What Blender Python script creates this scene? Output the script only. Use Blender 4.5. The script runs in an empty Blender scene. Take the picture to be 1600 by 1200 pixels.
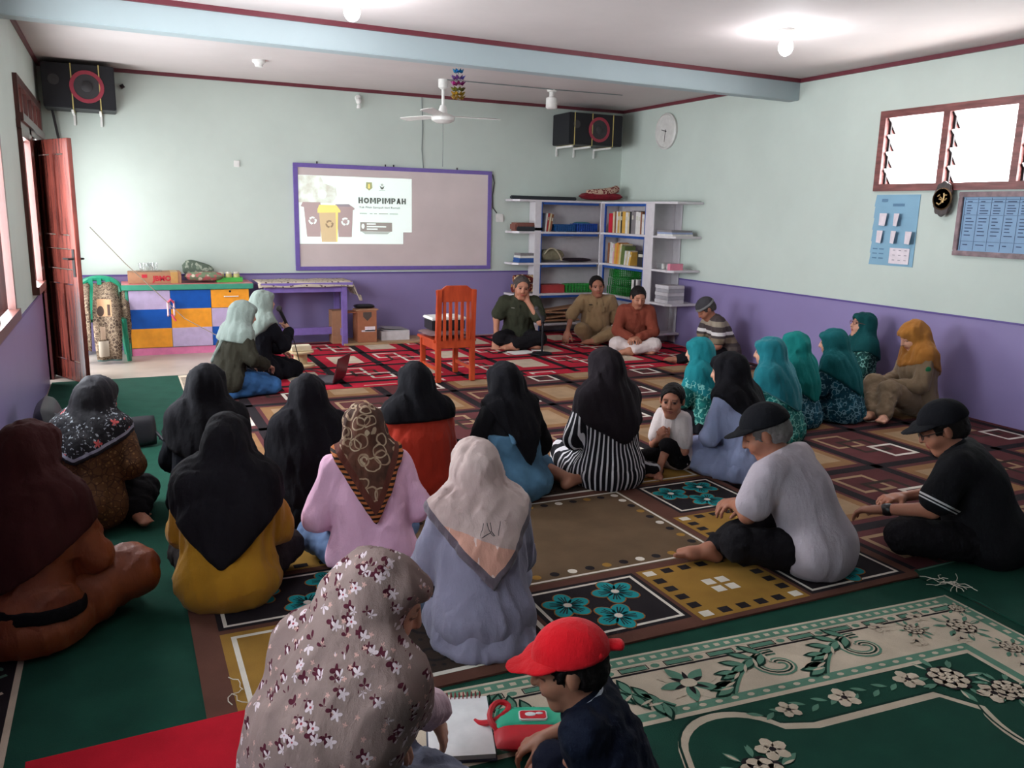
import bpy, bmesh, math, random
import numpy as np
from mathutils import Vector, Matrix
random.seed(7); np.random.seed(7)
scene = bpy.context.scene
COL = scene.collection
# ------------------------------------------------------------------ camera
cd = bpy.data.cameras.new('camera'); cam = bpy.data.objects.new('camera', cd); COL.objects.link(cam)
YAW, PITCH, ROLL, FPX = 0.4418, 0.2044, 0.0227, 1297.5
_fw = np.array([math.sin(YAW)*math.cos(PITCH), math.cos(YAW)*math.cos(PITCH), -math.sin(PITCH)])
_r = np.cross(_fw, [0, 0, 1]); _r /= np.linalg.norm(_r); _u = np.cross(_r, _fw)
_r2 = _r*math.cos(ROLL)+_u*math.sin(ROLL); _u2 = -_r*math.sin(ROLL)+_u*math.cos(ROLL)
cam.matrix_world = Matrix(((_r2[0], _u2[0], -_fw[0], 0), (_r2[1], _u2[1], -_fw[1], 0), (_r2[2], _u2[2], -_fw[2], 1.55), (0, 0, 0, 1)))
cd.sensor_width = 36.0; cd.lens = FPX/1600*36.0; cd.clip_start = 0.02
scene.camera = cam
# ------------------------------------------------------------------ world, light, exposure
XL, XR, YB, YF, ZC, ZR = -0.61, 6.15, 9.75, -2.2, 2.88, 0.80
w = bpy.data.worlds.new('world'); scene.world = w; w.use_nodes = True
bg = w.node_tree.nodes['Background']; bg.inputs[0].default_value = (0.93, 0.97, 1.0, 1); bg.inputs[1].default_value = 5.0
def area(name, loc, size, rot, power, col=(1, 1, 1)):
    l = bpy.data.lights.new(name, 'AREA'); l.shape = 'RECTANGLE'; l.size, l.size_y = size; l.energy = power; l.color = col
    o = bpy.data.objects.new(name, l); COL.objects.link(o); o.location = loc; o.rotation_euler = rot
    return o
R90 = math.pi/2
# daylight entering by the openings of the left wall (the lamps fill the window openings, just outside them)
area('daylight_window_1', (XL-0.012, 5.08, 1.62), (1.45, 1.45), (0, -R90, 0), 95, (0.94, 0.97, 1.0))
area('daylight_window_2', (XL-0.012, 7.55, 1.45), (1.1, 0.62), (0, -R90, 0), 42, (0.94, 0.97, 1.0))
area('daylight_door', (XL-0.012, 8.93, 1.08), (1.95, 0.80), (0, -R90, 0), 18, (0.97, 0.98, 1.0))
area('added_daylight_3', (XL-0.012, 1.6, 1.62), (1.45, 1.75), (0, -R90, 0), 9, (0.94, 0.97, 1.0))  # added lamp: extra daylight through an unseen window near the camera
# louvre window of the right wall
area('daylight_louvre', (XR+0.30, 4.55, 2.13), (0.62, 1.9), (0, R90, 0), 70, (1.0, 0.98, 0.94))
scene.view_settings.view_transform = 'Standard'; scene.view_settings.look = 'None'
scene.view_settings.gamma = 1.0; scene.view_settings.use_curve_mapping = False
scene.view_settings.exposure = 0.58

# ------------------------------------------------------------------ helpers
def lin(c):
    return tuple(((v/255.0)/12.92 if v/255.0 <= 0.04045 else ((v/255.0+0.055)/1.055)**2.4) for v in c)
MATS = {}
class NT:
    def __init__(s, name, rough=0.7, metal=0.0):
        s.m = bpy.data.materials.new(name); s.m.use_nodes = True; s.t = s.m.node_tree
        s.b = s.t.nodes['Principled BSDF']; s.b.inputs['Roughness'].default_value = rough; s.b.inputs['Metallic'].default_value = metal
        s._tc = None
    def n(s, typ, **kw):
        nd = s.t.nodes.new(typ)
        for k, v in kw.items():
            if hasattr(nd, k): setattr(nd, k, v)
        return nd
    def put(s, sock, v):
        if isinstance(v, bpy.types.NodeSocket): s.t.links.new(v, sock)
        else:
            if isinstance(v, (tuple, list)) and len(v) == 3 and sock.type == 'RGBA': v = (*v, 1)
            sock.default_value = v
    def obj(s):
        if s._tc is None: s._tc = s.n('ShaderNodeTexCoord')
        return s._tc.outputs['Object']
    def xyz(s, v=None):
        x = s.n('ShaderNodeSeparateXYZ'); s.put(x.inputs[0], v if v is not None else s.obj()); return x.outputs
    def comb(s, x, y, z):
        c = s.n('ShaderNodeCombineXYZ'); s.put(c.inputs[0], x); s.put(c.inputs[1], y); s.put(c.inputs[2], z); return c.outputs[0]
    def math(s, op, a, b=0.0, c=0.0):
        m = s.n('ShaderNodeMath', operation=op); s.put(m.inputs[0], a); s.put(m.inputs[1], b)
        if op in ('MULTIPLY_ADD', 'COMPARE', 'SMOOTH_MIN', 'WRAP'): s.put(m.inputs[2], c)
        return m.outputs[0]
    def vmath(s, op, a, b=(0, 0, 0)):
        m = s.n('ShaderNodeVectorMath', operation=op); s.put(m.inputs[0], a); s.put(m.inputs[1], b)
        return m.outputs[1] if op in ('LENGTH', 'DISTANCE', 'DOT_PRODUCT') else m.outputs[0]
    def noise(s, scale, detail=3, vec=None, rough=0.5):
        nd = s.n('ShaderNodeTexNoise'); s.put(nd.inputs['Vector'], vec if vec is not None else s.obj())
        nd.inputs['Scale'].default_value = scale; nd.inputs['Detail'].default_value = detail; nd.inputs['Roughness'].default_value = rough
        return nd.outputs[0]
    def vor(s, scale, vec=None, feature='F1', rnd=1.0):
        nd = s.n('ShaderNodeTexVoronoi', feature=feature); s.put(nd.inputs['Vector'], vec if vec is not None else s.obj())
        nd.inputs['Scale'].default_value = scale; nd.inputs['Randomness'].default_value = rnd
        return nd.outputs
    def mix(s, f, a, b):
        m = s.n('ShaderNodeMix', data_type='RGBA'); s.put(m.inputs[0], f); s.put(m.inputs[6], a); s.put(m.inputs[7], b); return m.outputs[2]
    def ramp(s, v, lo, hi):
        m = s.n('ShaderNodeMapRange'); s.put(m.inputs[0], v); m.inputs[1].default_value = lo; m.inputs[2].default_value = hi; return m.outputs[0]
    def attr(s, name):
        a = s.n('ShaderNodeAttribute'); a.attribute_name = name; return a.outputs
    def bump(s, h, strength=0.2, dist=0.01):
        b = s.n('ShaderNodeBump'); s.put(b.inputs['Height'], h); b.inputs['Strength'].default_value = strength; b.inputs['Distance'].default_value = dist
        s.t.links.new(b.outputs[0], s.b.inputs['Normal'])
    def done(s, col=None, spec=None):
        if col is not None: s.put(s.b.inputs['Base Color'], col)
        if spec is not None: s.b.inputs['Specular IOR Level'].default_value = spec
        return s.m
def M(name, rgb, rough=0.6, metal=0.0, var=0.08, scale=18.0, bump=0.0, bscale=None, spec=0.4, emit=0.0):
    key = name
    if key in MATS: return MATS[key]
    t = NT(name, rough, metal); c = lin(rgb)
    if var > 0:
        f = t.noise(scale, 4)
        col = t.mix(t.ramp(f, 0.3, 0.7), tuple(v*(1-var) for v in c), tuple(min(1, v*(1+var)) for v in c))
    else: col = c
    if bump > 0: t.bump(t.noise(bscale or scale*6, 3), bump, 0.004)
    if emit > 0:
        t.put(t.b.inputs['Emission Color'], c); t.b.inputs['Emission Strength'].default_value = emit
    MATS[key] = t.done(col, spec); return MATS[key]
def wood(name, dark, light, sc=(2, 30, 30), rough=0.35):
    if name in MATS: return MATS[name]
    t = NT(name, rough); v = t.vmath('MULTIPLY', t.obj(), sc)
    f = t.ramp(t.noise(1.6, 5, v), 0.3, 0.7)
    t.bump(f, 0.08, 0.002)
    MATS[name] = t.done(t.mix(f, lin(dark), lin(light)), 0.45); return MATS[name]

class MB:
    """collects shapes of one part; build() links them as ONE mesh object"""
    def __init__(s): s.v = []; s.f = []; s.mi = []
    def _add(s, vs, fs, mi=0):
        o = len(s.v); s.v += [tuple(p) for p in vs]; s.f += [tuple(i+o for i in f) for f in fs]; s.mi += [mi]*len(fs)
    def box(s, lo, hi, mi=0, T=None):
        x0, y0, z0 = lo; x1, y1, z1 = hi
        vs = [(x0, y0, z0), (x1, y0, z0), (x1, y1, z0), (x0, y1, z0), (x0, y0, z1), (x1, y0, z1), (x1, y1, z1), (x0, y1, z1)]
        if T is not None: vs = [T @ Vector(p) for p in vs]
        s._add(vs, [(0, 3, 2, 1), (4, 5, 6, 7), (0, 1, 5, 4), (1, 2, 6, 5), (2, 3, 7, 6), (3, 0, 4, 7)], mi); return s
    def rbox(s, lo, hi, r, mi=0, n=3, T=None):
        """box with rounded vertical edges"""
        x0, y0, z0 = lo; x1, y1, z1 = hi; pts = []
        for cx, cy, a0 in ((x1-r, y1-r, 0), (x0+r, y1-r, 90), (x0+r, y0+r, 180), (x1-r, y0+r, 270)):
            for i in range(n+1):
                a = math.radians(a0+90*i/n); pts.append((cx+r*math.cos(a), cy+r*math.sin(a)))
        return s.prism(pts, z0, z1, mi, T)
    def prism(s, pts, z0, z1, mi=0, T=None):
        n = len(pts); vs = [(x, y, z0) for x, y in pts]+[(x, y, z1) for x, y in pts]
        if T is not None: vs = [T @ Vector(p) for p in vs]
        s._add(vs, [tuple(range(n-1, -1, -1)), tuple(range(n, 2*n))]+[(i, (i+1) % n, n+(i+1) % n, n+i) for i in range(n)], mi); return s
    def poly(s, pts, mi=0):
        s._add(pts, [tuple(range(len(pts)))], mi); return s
    def ring(s, a, b, r0, r1=None, n=14, mi=0, cap=True):
        r1 = r0 if r1 is None else r1; a = Vector(a); b = Vector(b); d = (b-a).normalized()
        u = d.orthogonal().normalized(); w_ = d.cross(u)
        vs = [a+(u*math.cos(2*math.pi*i/n)+w_*math.sin(2*math.pi*i/n))*r0 for i in range(n)]
        vs += [b+(u*math.cos(2*math.pi*i/n)+w_*math.sin(2*math.pi*i/n))*r1 for i in range(n)]
        fs = [(i, (i+1) % n, n+(i+1) % n, n+i) for i in range(n)]
        if cap: fs += [tuple(range(n-1, -1, -1)), tuple(range(n, 2*n))]
        s._add(vs, fs, mi); return s
    def tube(s, pts, r, n=8, mi=0):
        pts = [Vector(p) for p in pts]; rs = r if isinstance(r, (list, tuple)) else [r]*len(pts); vs = []; u = None
        for i, p in enumerate(pts):
            d = (pts[min(i+1, len(pts)-1)]-pts[max(i-1, 0)]).normalized()
            u = d.orthogonal().normalized() if u is None else (u-d*u.dot(d)).normalized()
            w_ = d.cross(u)
            vs += [p+(u*math.cos(2*math.pi*k/n)+w_*math.sin(2*math.pi*k/n))*rs[i] for k in range(n)]
        fs = []
        for i in range(len(pts)-1):
            fs += [(i*n+k, i*n+(k+1) % n, (i+1)*n+(k+1) % n, (i+1)*n+k) for k in range(n)]
        m = len(pts)-1
        fs += [tuple(range(n-1, -1, -1)), tuple(m*n+k for k in range(n))]
        s._add(vs, fs, mi); return s
    def lathe(s, prof, T=None, n=20, mi=0):
        """profile of (r, z) turned about z; T places it"""
        vs = []; fs = []
        for r, z in prof:
            vs += [(r*math.cos(2*math.pi*k/n), r*math.sin(2*math.pi*k/n), z) for k in range(n)]
        for i in range(len(prof)-1):
            fs += [(i*n+k, i*n+(k+1) % n, (i+1)*n+(k+1) % n, (i+1)*n+k) for k in range(n)]
        if prof[0][0] > 1e-6: fs.append(tuple(range(n-1, -1, -1)))
        if prof[-1][0] > 1e-6: fs.append(tuple((len(prof)-1)*n+k for k in range(n)))
        if T is not None: vs = [T @ Vector(p) for p in vs]
        s._add(vs, fs, mi); return s
    def ball(s, c, r, n=14, m=9, mi=0, T=None):
        rx, ry, rz = r if isinstance(r, (tuple, list)) else (r, r, r)
        vs = []; fs = []
        for j in range(m+1):
            th = math.pi*j/m
            for k in range(n):
                vs.append((c[0]+rx*math.sin(th)*math.cos(2*math.pi*k/n), c[1]+ry*math.sin(th)*math.sin(2*math.pi*k/n), c[2]-rz*math.cos(th)))
        for j in range(m):
            fs += [(j*n+k, j*n+(k+1) % n, (j+1)*n+(k+1) % n, (j+1)*n+k) for k in range(n)]
        if T is not None: vs = [T @ Vector(p) for p in vs]
        s._add(vs, fs, mi); return s
    def build(s, name, mats, parent=None, smooth=False, bevel=0.0, local=None):
        me = bpy.data.meshes.new(name)
        vs = s.v if local is None else [tuple(Vector(p)-Vector(local)) for p in s.v]
        me.from_pydata(vs, [], s.f); me.polygons.foreach_set('material_index', s.mi)
        for m in (mats if isinstance(mats, (list, tuple)) else [mats]): me.materials.append(m)
        bm = bmesh.new(); bm.from_mesh(me); bmesh.ops.remove_doubles(bm, verts=bm.verts, dist=1e-6)
        bmesh.ops.recalc_face_normals(bm, faces=bm.faces)
        if bevel > 0:
            ed = [e for e in bm.edges if len(e.link_faces) == 2 and e.calc_face_angle(0) > 0.6]
            bmesh.ops.bevel(bm, geom=ed, offset=bevel, segments=2, affect='EDGES', clamp_overlap=True)
        bm.to_mesh(me); bm.free()
        if smooth:
            me.polygons.foreach_set('use_smooth', [True]*len(me.polygons))
            me.set_sharp_from_angle(angle=math.radians(40))
        o = bpy.data.objects.new(name, me); COL.objects.link(o)
        if parent is not None: o.parent = parent
        if local is not None: o.location = local
        return o
def empty(name, loc=(0, 0, 0), rz=0.0):
    o = bpy.data.objects.new(name, None); COL.objects.link(o); o.location = loc; o.rotation_euler = (0, 0, rz); o.empty_display_size = 0.1
    return o
def tag(o, label=None, cat=None, group=None, kind=None):
    if label: o['label'] = label
    if cat: o['category'] = cat
    if group: o['group'] = group
    if kind: o['kind'] = kind
    return o
def text_mesh(body, size, T, mat, name, parent=None, align='LEFT', depth=0.0005, bold=0.0):
    c = bpy.data.curves.new(name, 'FONT'); c.body = body; c.size = size; c.align_x = align; c.extrude = depth; c.offset = bold; c.resolution_u = 3
    o = bpy.data.objects.new('tmp', c); COL.objects.link(o)
    bpy.context.view_layer.update()
    me = bpy.data.meshes.new_from_object(o.evaluated_get(bpy.context.evaluated_depsgraph_get()))
    bpy.data.objects.remove(o); bpy.data.curves.remove(c)
    me.transform(T); me.materials.clear(); me.materials.append(mat); me.name = name
    r = bpy.data.objects.new(name, me); COL.objects.link(r)
    if parent is not None: r.parent = parent
    return r
def frame(ox, ax, az, origin):
    """matrix whose x axis is ax, y axis az, z axis ax x az: text and flat print drawn in its xy plane"""
    ax = Vector(ax).normalized(); az = Vector(az).normalized(); an = ax.cross(az)
    return Matrix(((ax.x, az.x, an.x, origin[0]), (ax.y, az.y, an.y, origin[1]), (ax.z, az.z, an.z, origin[2]), (0, 0, 0, 1)))
def TR(x, y, z, rz=0.0, rx=0.0, ry=0.0):
    return Matrix.Translation((x, y, z)) @ Matrix.Rotation(rz, 4, 'Z') @ Matrix.Rotation(ry, 4, 'Y') @ Matrix.Rotation(rx, 4, 'X')
# ------------------------------------------------------------------ the room
def paint(name, rgb, rough=0.55):
    t = NT(name, rough); c = lin(rgb)
    f = t.ramp(t.noise(1.3, 5), 0.25, 0.75); g = t.ramp(t.noise(9, 4), 0.3, 0.8)
    col = t.mix(f, tuple(v*0.93 for v in c), tuple(min(1, v*1.04) for v in c))
    col = t.mix(t.math('MULTIPLY', g, 0.12), col, tuple(v*0.8 for v in c))
    t.bump(t.noise(60, 4), 0.06, 0.004)
    MATS[name] = t.done(col, 0.35); return MATS[name]
MINT = paint('mint_wall_paint', (196, 206, 198)); PURPLE = paint('purple_wall_paint', (140, 126, 172), 0.4)
CEIL = paint('ceiling_paint', (200, 191, 189), 0.8); BEAM = paint('beam_paint', (166, 180, 184))
MAROON = M('maroon_trim', (104, 44, 54), 0.45)
TEAK = wood('red_brown_wood', (52, 24, 20), (84, 38, 30), (25, 25, 2), 0.3)
def glassy(name, tint=(0.9, 0.97, 1.0), refl=0.12, diff=0.0):
    m = bpy.data.materials.new(name); m.use_nodes = True; t = m.node_tree; t.nodes.remove(t.nodes['Principled BSDF'])
    tr = t.nodes.new('ShaderNodeBsdfTransparent'); tr.inputs[0].default_value = (*tint, 1)
    gl = t.nodes.new('ShaderNodeBsdfGlossy'); gl.inputs['Roughness'].default_value = 0.05
    mx = t.nodes.new('ShaderNodeMixShader'); mx.inputs[0].default_value = refl
    t.links.new(tr.outputs[0], mx.inputs[1]); t.links.new(gl.outputs[0], mx.inputs[2]); out = mx.outputs[0]
    if diff > 0:
        df = t.nodes.new('ShaderNodeBsdfTranslucent'); df.inputs[0].default_value = (0.95, 0.97, 0.97, 1)
        m2 = t.nodes.new('ShaderNodeMixShader'); m2.inputs[0].default_value = diff
        t.links.new(out, m2.inputs[1]); t.links.new(df.outputs[0], m2.inputs[2]); out = m2.outputs[0]
    t.links.new(out, t.nodes['Material Output'].inputs[0]); return m
GLASS = glassy('window_glass'); FROST = glassy('frosted_louvre_glass', (0.95, 0.98, 1), 0.08, 0.35)
CLEAR = glassy('clear_plastic', (0.97, 0.98, 0.98), 0.12, 0.12)

def wall_x(name, x0, x1, openings):
    m = MB(); ys = sorted({YF, YB+0.15} | {o[0] for o in openings} | {o[1] for o in openings})
    for a, b in zip(ys[:-1], ys[1:]):
        segs = [(0, ZC)]
        for oy0, oy1, oz0, oz1 in openings:
            if oy0 <= a and oy1 >= b:
                ns = []
                for s0, s1 in segs:
                    if oz0 > s0: ns.append((s0, min(s1, oz0)))
                    if oz1 < s1: ns.append((max(s0, oz1), s1))
                segs = [q for q in ns if q[1]-q[0] > 1e-5]
        for s0, s1 in segs:
            for z0, z1, k in ((s0, min(s1, ZR), 1), (max(s0, ZR), s1, 0)):
                if z1-z0 > 1e-4: m.box((x0, a, z0), (x1, b, z1), k)
    return tag(m.build(name, [MINT, PURPLE]), 'mint wall with purple lower band and dark wooden openings', kind='structure')
wall_x('wall_left', XL-0.15, XL, [(4.33, 5.83, 0.85, 2.4), (7.22, 7.9, 0.85, 2.07), (8.06, 8.26, 0.0, 2.07), (8.5, 9.36, 0.0, 2.07), (7.22, 9.36, 2.12, 2.45), (0.7, 2.5, 0.85, 2.4)])
wall_x('wall_right', XR, XR+0.15, [(3.62, 5.48, 1.84, 2.44)])
for nm, y0, y1 in (('wall_back', YB, YB+0.15), ('wall_front', YF-0.15, YF)):
    m = MB(); m.box((XL-0.15, y0, 0), (XR+0.15, y1, ZR), 1).box((XL-0.15, y0, ZR), (XR+0.15, y1, ZC), 0)
    tag(m.build(nm, [MINT, PURPLE]), 'mint wall with purple lower band', kind='structure')
tag(MB().box((XL-0.15, YF-0.15, ZC), (XR+0.15, YB+0.15, ZC+0.1)).build('ceiling', CEIL), 'pale pinkish flat ceiling', kind='structure')
t = NT('cement_floor', 0.35); f = t.ramp(t.noise(2.2, 6), 0.3, 0.7)
fl = t.done(t.mix(f, lin((150, 138, 128)), lin((186, 172, 160))), 0.4)
tag(MB().box((XL-0.15, YF-0.15, -0.1), (XR+0.15, YB+0.15, 0)).build('floor', fl), 'smooth beige cement floor', kind='structure')
m = MB(); q = [(XL, 6.34), (XR, 6.56), (XR, 6.70), (XL, 6.50)]
tag(m.prism(q, 2.68, ZC, 0).build('trim_1', BEAM, bevel=0.006), 'pale blue ceiling beam crossing the room', kind='structure')
# maroon cornices and the thin rail line on top of the purple band
tr = [((XL, YB-0.025, ZC-0.035), (XR, YB, ZC)), ((XL, 6.6, ZC-0.035), (XL+0.025, YB-0.025, ZC)), ((XR-0.025, 6.7, ZC-0.035), (XR, YB-0.025, ZC)),
      ((XR-0.025, YF, ZC-0.035), (XR, 6.55, ZC)), ((XL, YF, ZC-0.035), (XL+0.025, 6.3, ZC))]
for i, (lo, hi) in enumerate(tr): tag(MB().box(lo, hi).build('trim_%d' % (i+2), MAROON), 'maroon cornice strip', kind='structure')
tag(MB().prism([(XL, 6.315), (XR, 6.535), (XR, 6.558), (XL, 6.338)], ZC-0.035, ZC).build('trim_7', MAROON), 'maroon cornice strip along the beam', kind='structure')
RAIL = M('rail_purple', (92, 74, 140), 0.4)
for i, (lo, hi) in enumerate([((XL, YB-0.008, ZR-0.008), (XR, YB, ZR+0.008)), ((XR-0.008, YF, ZR-0.008), (XR, YB, ZR+0.008)), ((XL, YF, ZR-0.008), (XL+0.008, 7.93, ZR+0.008))]):
    tag(MB().box(lo, hi).build('trim_%d' % (i+8), RAIL), 'darker purple line on top of the purple band', kind='structure')

# left windows (frame + panes)
def window_left(name, y0, y1, z0, z1, bays, label):
    r = empty(name, (XL, (y0+y1)/2, z0)); tag(r, label, kind='structure')
    L = (XL, (y0+y1)/2, z0); w_ = 0.06
    def part(n, lo, hi, mat):
        o = MB().box(lo, hi).build(n, mat, local=L); o.parent = r; o.location = (0, 0, 0); return o
    part('window_frame', (XL-0.13, y0, z0+w_), (XL+0.03, y0+w_, z1-w_), TEAK); part('window_frame', (XL-0.13, y1-w_, z0+w_), (XL+0.03, y1, z1-w_), TEAK)
    part('window_frame', (XL-0.13, y0, z1-w_), (XL+0.03, y1, z1), TEAK); part('window_sill', (XL-0.13, y0, z0), (XL+0.05, y1, z0+w_), TEAK)
    for b in range(1, bays):
        yy = y0+(y1-y0)*b/bays; part('mullion', (XL-0.12, yy-0.03, z0+w_), (XL+0.02, yy+0.03, z1-w_), TEAK)
    for b in range(bays):
        a = y0+(y1-y0)*b/bays+0.03; c = y0+(y1-y0)*(b+1)/bays-0.03
        part('pane', (XL-0.075, a, z0+w_), (XL-0.07, c, z1-w_), GLASS)
window_left('window_1', 4.33, 5.83, 0.85, 2.4, 2, 'dark wooden window at the left edge of the picture')
window_left('window_2', 7.22, 7.9, 0.85, 2.07, 1, 'tall dark wooden window beside the open door')
window_left('added_window_3', 0.7, 2.5, 0.85, 2.4, 3, 'unseen dark wooden window added on the left wall for daylight')  # out of view, added to let more light in from the left
window_left('window_4', 7.22, 9.36, 2.12, 2.45, 5, 'transom window with small panes above the door')
# door frame and open leaf
r = tag(empty('door_1', (XL, 8.48, 0)), 'open dark red wooden panel door with brass handle', kind='structure')
for lo, hi in (((XL-0.14, 7.9, 0.80), (XL+0.03, 8.06, 2.12)), ((XL-0.14, 8.26, 0), (XL+0.02, 8.5, 2.12)), ((XL-0.14, 9.36, 0), (XL+0.03, 9.43, 2.48)), ((XL-0.14, 7.2, 2.07), (XL+0.03, 9.36, 2.13))):
    o = MB().box(lo, hi).build('door_frame', TEAK, local=(XL, 8.48, 0)); o.parent = r; o.location = (0, 0, 0)
hx, hy, ex, ey = 0.02, 0.0, 0.305, -0.58
dv = Vector((ex-hx, ey-hy, 0)); DW = dv.length; ang = math.atan2(dv.y, dv.x)
DT = TR(hx, hy, 0.0, ang)
DOORW = wood('door_wood', (72, 31, 27), (116, 56, 47), (20, 20, 2), 0.25)
def dpart(n, lo, hi, mat=DOORW, bev=0.003):
    o = MB().box(lo, hi).build(n, mat, bevel=bev); o.parent = r; o.matrix_local = DT; return o
leaf = [((0, -0.018, 0.01), (0.09, 0.018, 2.06)), ((DW-0.1, -0.018, 0.01), (DW, 0.018, 2.06)), ((0.09, -0.018, 0.01), (DW-0.1, 0.018, 0.18)), ((0.09, -0.018, 1.94), (DW-0.1, 0.018, 2.06)),
        ((0.09, -0.018, 0.86), (DW-0.1, 0.018, 0.98)), ((0.09, -0.018, 1.16), (DW-0.1, 0.018, 1.27)), ((DW/2-0.035, -0.018, 1.27), (DW/2+0.035, 0.018, 1.94)), ((DW/2-0.035, -0.018, 0.18), (DW/2+0.035, 0.018, 0.86))]
for i, (lo, hi) in enumerate(leaf): dpart('door_stile' if i < 2 else 'door_rail', lo, hi)
for x0, x1 in ((0.09, DW/2-0.035), (DW/2+0.035, DW-0.1)):
    dpart('door_panel', (x0+0.008, -0.009, 0.188), (x1-0.008, 0.009, 0.852)); dpart('door_panel', (x0+0.008, -0.009, 1.278), (x1-0.008, 0.009, 1.932))
dpart('door_panel', (0.098, -0.009, 0.988), (DW-0.108, 0.009, 1.152))
BRASS = M('dark_metal', (50, 46, 46), 0.35, 0.8)
m = MB()
for sy in (-1, 1): m.tube([(DW-0.05, sy*0.018, 1.08), (DW-0.05, sy*0.06, 1.08), (DW-0.14, sy*0.065, 1.08)], 0.009)
m.box((DW-0.07, -0.024, 0.93), (DW-0.03, 0.024, 1.16)); o = m.build('door_handle', BRASS); o.parent = r; o.matrix_local = DT
for z in (0.3, 1.05, 1.85):
    o = MB().ring((0.0, 0.0, z-0.05), (0.0, 0.0, z+0.05), 0.012, mi=0).build('hinge', BRASS); o.parent = r; o.matrix_local = DT

# right louvre window: bays of separate glass slats
r = tag(empty('window_5', (XR, 4.55, 1.8)), 'high louvre window with maroon frame and bright glass slats', kind='structure')
LW = (XR, 4.55, 1.8)
def rp(n, m_, mat, **k):
    o = m_.build(n, mat, local=LW, **k); o.parent = r; o.location = (0, 0, 0); return o
FRM = wood('maroon_window_wood', (98, 52, 50), (140, 82, 78), (20, 3, 20), 0.4)
rp('window_frame', MB().box((XR-0.03, 3.58, 2.42), (XR+0.14, 5.52, 2.48)), FRM); rp('window_frame', MB().box((XR-0.03, 3.58, 1.80), (XR+0.14, 5.52, 1.86)), FRM)
for y in (5.46, 4.83, 4.20, 3.58):
    rp('mullion' if y < 5.4 else 'window_frame', MB().box((XR-0.03, y, 1.86), (XR+0.14, y+0.06, 2.42)), FRM)
DARKM = M('dark_louvre_clip', (40, 34, 36), 0.5, 0.3)
sl = 0
for b, (ya, yb) in enumerate(((4.89, 5.46), (4.26, 4.83), (3.64, 4.20))):
    for k in range(4):
        zc = 1.925+k*0.143
        T_ = TR(XR+0.05, 0, zc, 0, 0, math.radians(-38))
        rp('louvre_slat', MB().box((-0.0025, ya+0.012, -0.085), (0.0025, yb-0.012, 0.085), T=T_), FROST)
        for yy in (ya+0.002, yb-0.014):
            rp('louvre_clip', MB().box((-0.008, yy, -0.075), (0.010, yy+0.012, 0.075), T=T_), DARKM)
    for yy in (ya, yb-0.02): rp('louvre_rail', MB().box((XR+0.02, yy, 1.86), (XR+0.035, yy+0.02, 2.42)), DARKM)

# ------------------------------------------------------------------ rugs
class Rug:
    def __init__(s, z, th=0.006, T=None):
        s.m = MB(); s.z = z; s.th = th; s.T = T
    def base(s, pts, mi=0): s.m.prism(pts, s.z, s.z+s.th, mi, s.T)
    def poly(s, pts, mi, layer=1):
        zz = s.z+s.th+layer*0.0006; p3 = [Vector((x, y, zz)) for x, y in pts]
        if s.T is not None: p3 = [s.T @ p for p in p3]
        a = sum(pts[i][0]*pts[(i+1) % len(pts)][1]-pts[(i+1) % len(pts)][0]*pts[i][1] for i in range(len(pts)))
        if a < 0: p3.reverse()
        s.m.poly(p3, mi)
    def rect(s, x0, y0, x1, y1, mi, layer=1, clip=None):
        if clip:
            x0, x1 = max(x0, clip[0]), min(x1, clip[2]); y0, y1 = max(y0, clip[1]), min(y1, clip[3])
            if x1-x0 < 1e-4 or y1-y0 < 1e-4: return
        s.poly([(x0, y0), (x1, y0), (x1, y1), (x0, y1)], mi, layer)
    def frame(s, x0, y0, x1, y1, w_, mi, layer=1, clip=None):
        s.rect(x0, y0, x1, y0+w_, mi, layer, clip); s.rect(x0, y1-w_, x1, y1, mi, layer, clip)
        s.rect(x0, y0+w_, x0+w_, y1-w_, mi, layer, clip); s.rect(x1-w_, y0+w_, x1, y1-w_, mi, layer, clip)
    def oval(s, cx, cy, rx, ry, mi, layer=1, a=0.0, n=14):
        s.poly([(cx+rx*math.cos(t)*math.cos(a)-ry*math.sin(t)*math.sin(a), cy+rx*math.cos(t)*math.sin(a)+ry*math.sin(t)*math.cos(a)) for t in [2*math.pi*i/n for i in range(n)]], mi, layer)
    def ribbon(s, pts, w_, mi, layer=1):
        n = len(pts); ws = w_ if isinstance(w_, list) else [w_]*n; L = []; Rr = []
        for i in range(n):
            a = pts[max(i-1, 0)]; b = pts[min(i+1, n-1)]; dx, dy = b[0]-a[0], b[1]-a[1]; l = math.hypot(dx, dy) or 1
            L.append((pts[i][0]-dy/l*ws[i]/2, pts[i][1]+dx/l*ws[i]/2)); Rr.append((pts[i][0]+dy/l*ws[i]/2, pts[i][1]-dx/l*ws[i]/2))
        for i in range(n-1): s.poly([L[i], Rr[i], Rr[i+1], L[i+1]], mi, layer)
    def flower(s, cx, cy, r, petal, edge, dark, mid, layer=2, a0=0.3):
        for i in range(5):
            a = a0+i*2*math.pi/5; px, py = cx+0.55*r*math.cos(a), cy+0.55*r*math.sin(a)
            s.oval(px, py, 0.50*r, 0.40*r, edge, layer, a); s.oval(px, py, 0.45*r, 0.35*r, petal, layer+1, a)
            for q in (-0.22, 0.0, 0.22):
                s.ribbon([(cx+0.2*r*math.cos(a+q), cy+0.2*r*math.sin(a+q)), (cx+0.72*r*math.cos(a+q*0.9), cy+0.72*r*math.sin(a+q*0.9))], 0.05*r, dark, layer+2)
        s.oval(cx, cy, 0.17*r, 0.17*r, mid, layer+3)
    def build(s, name, mats, label, cat='rug', group=None):
        o = s.m.build(name, mats); return tag(o, label, cat, group)
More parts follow.
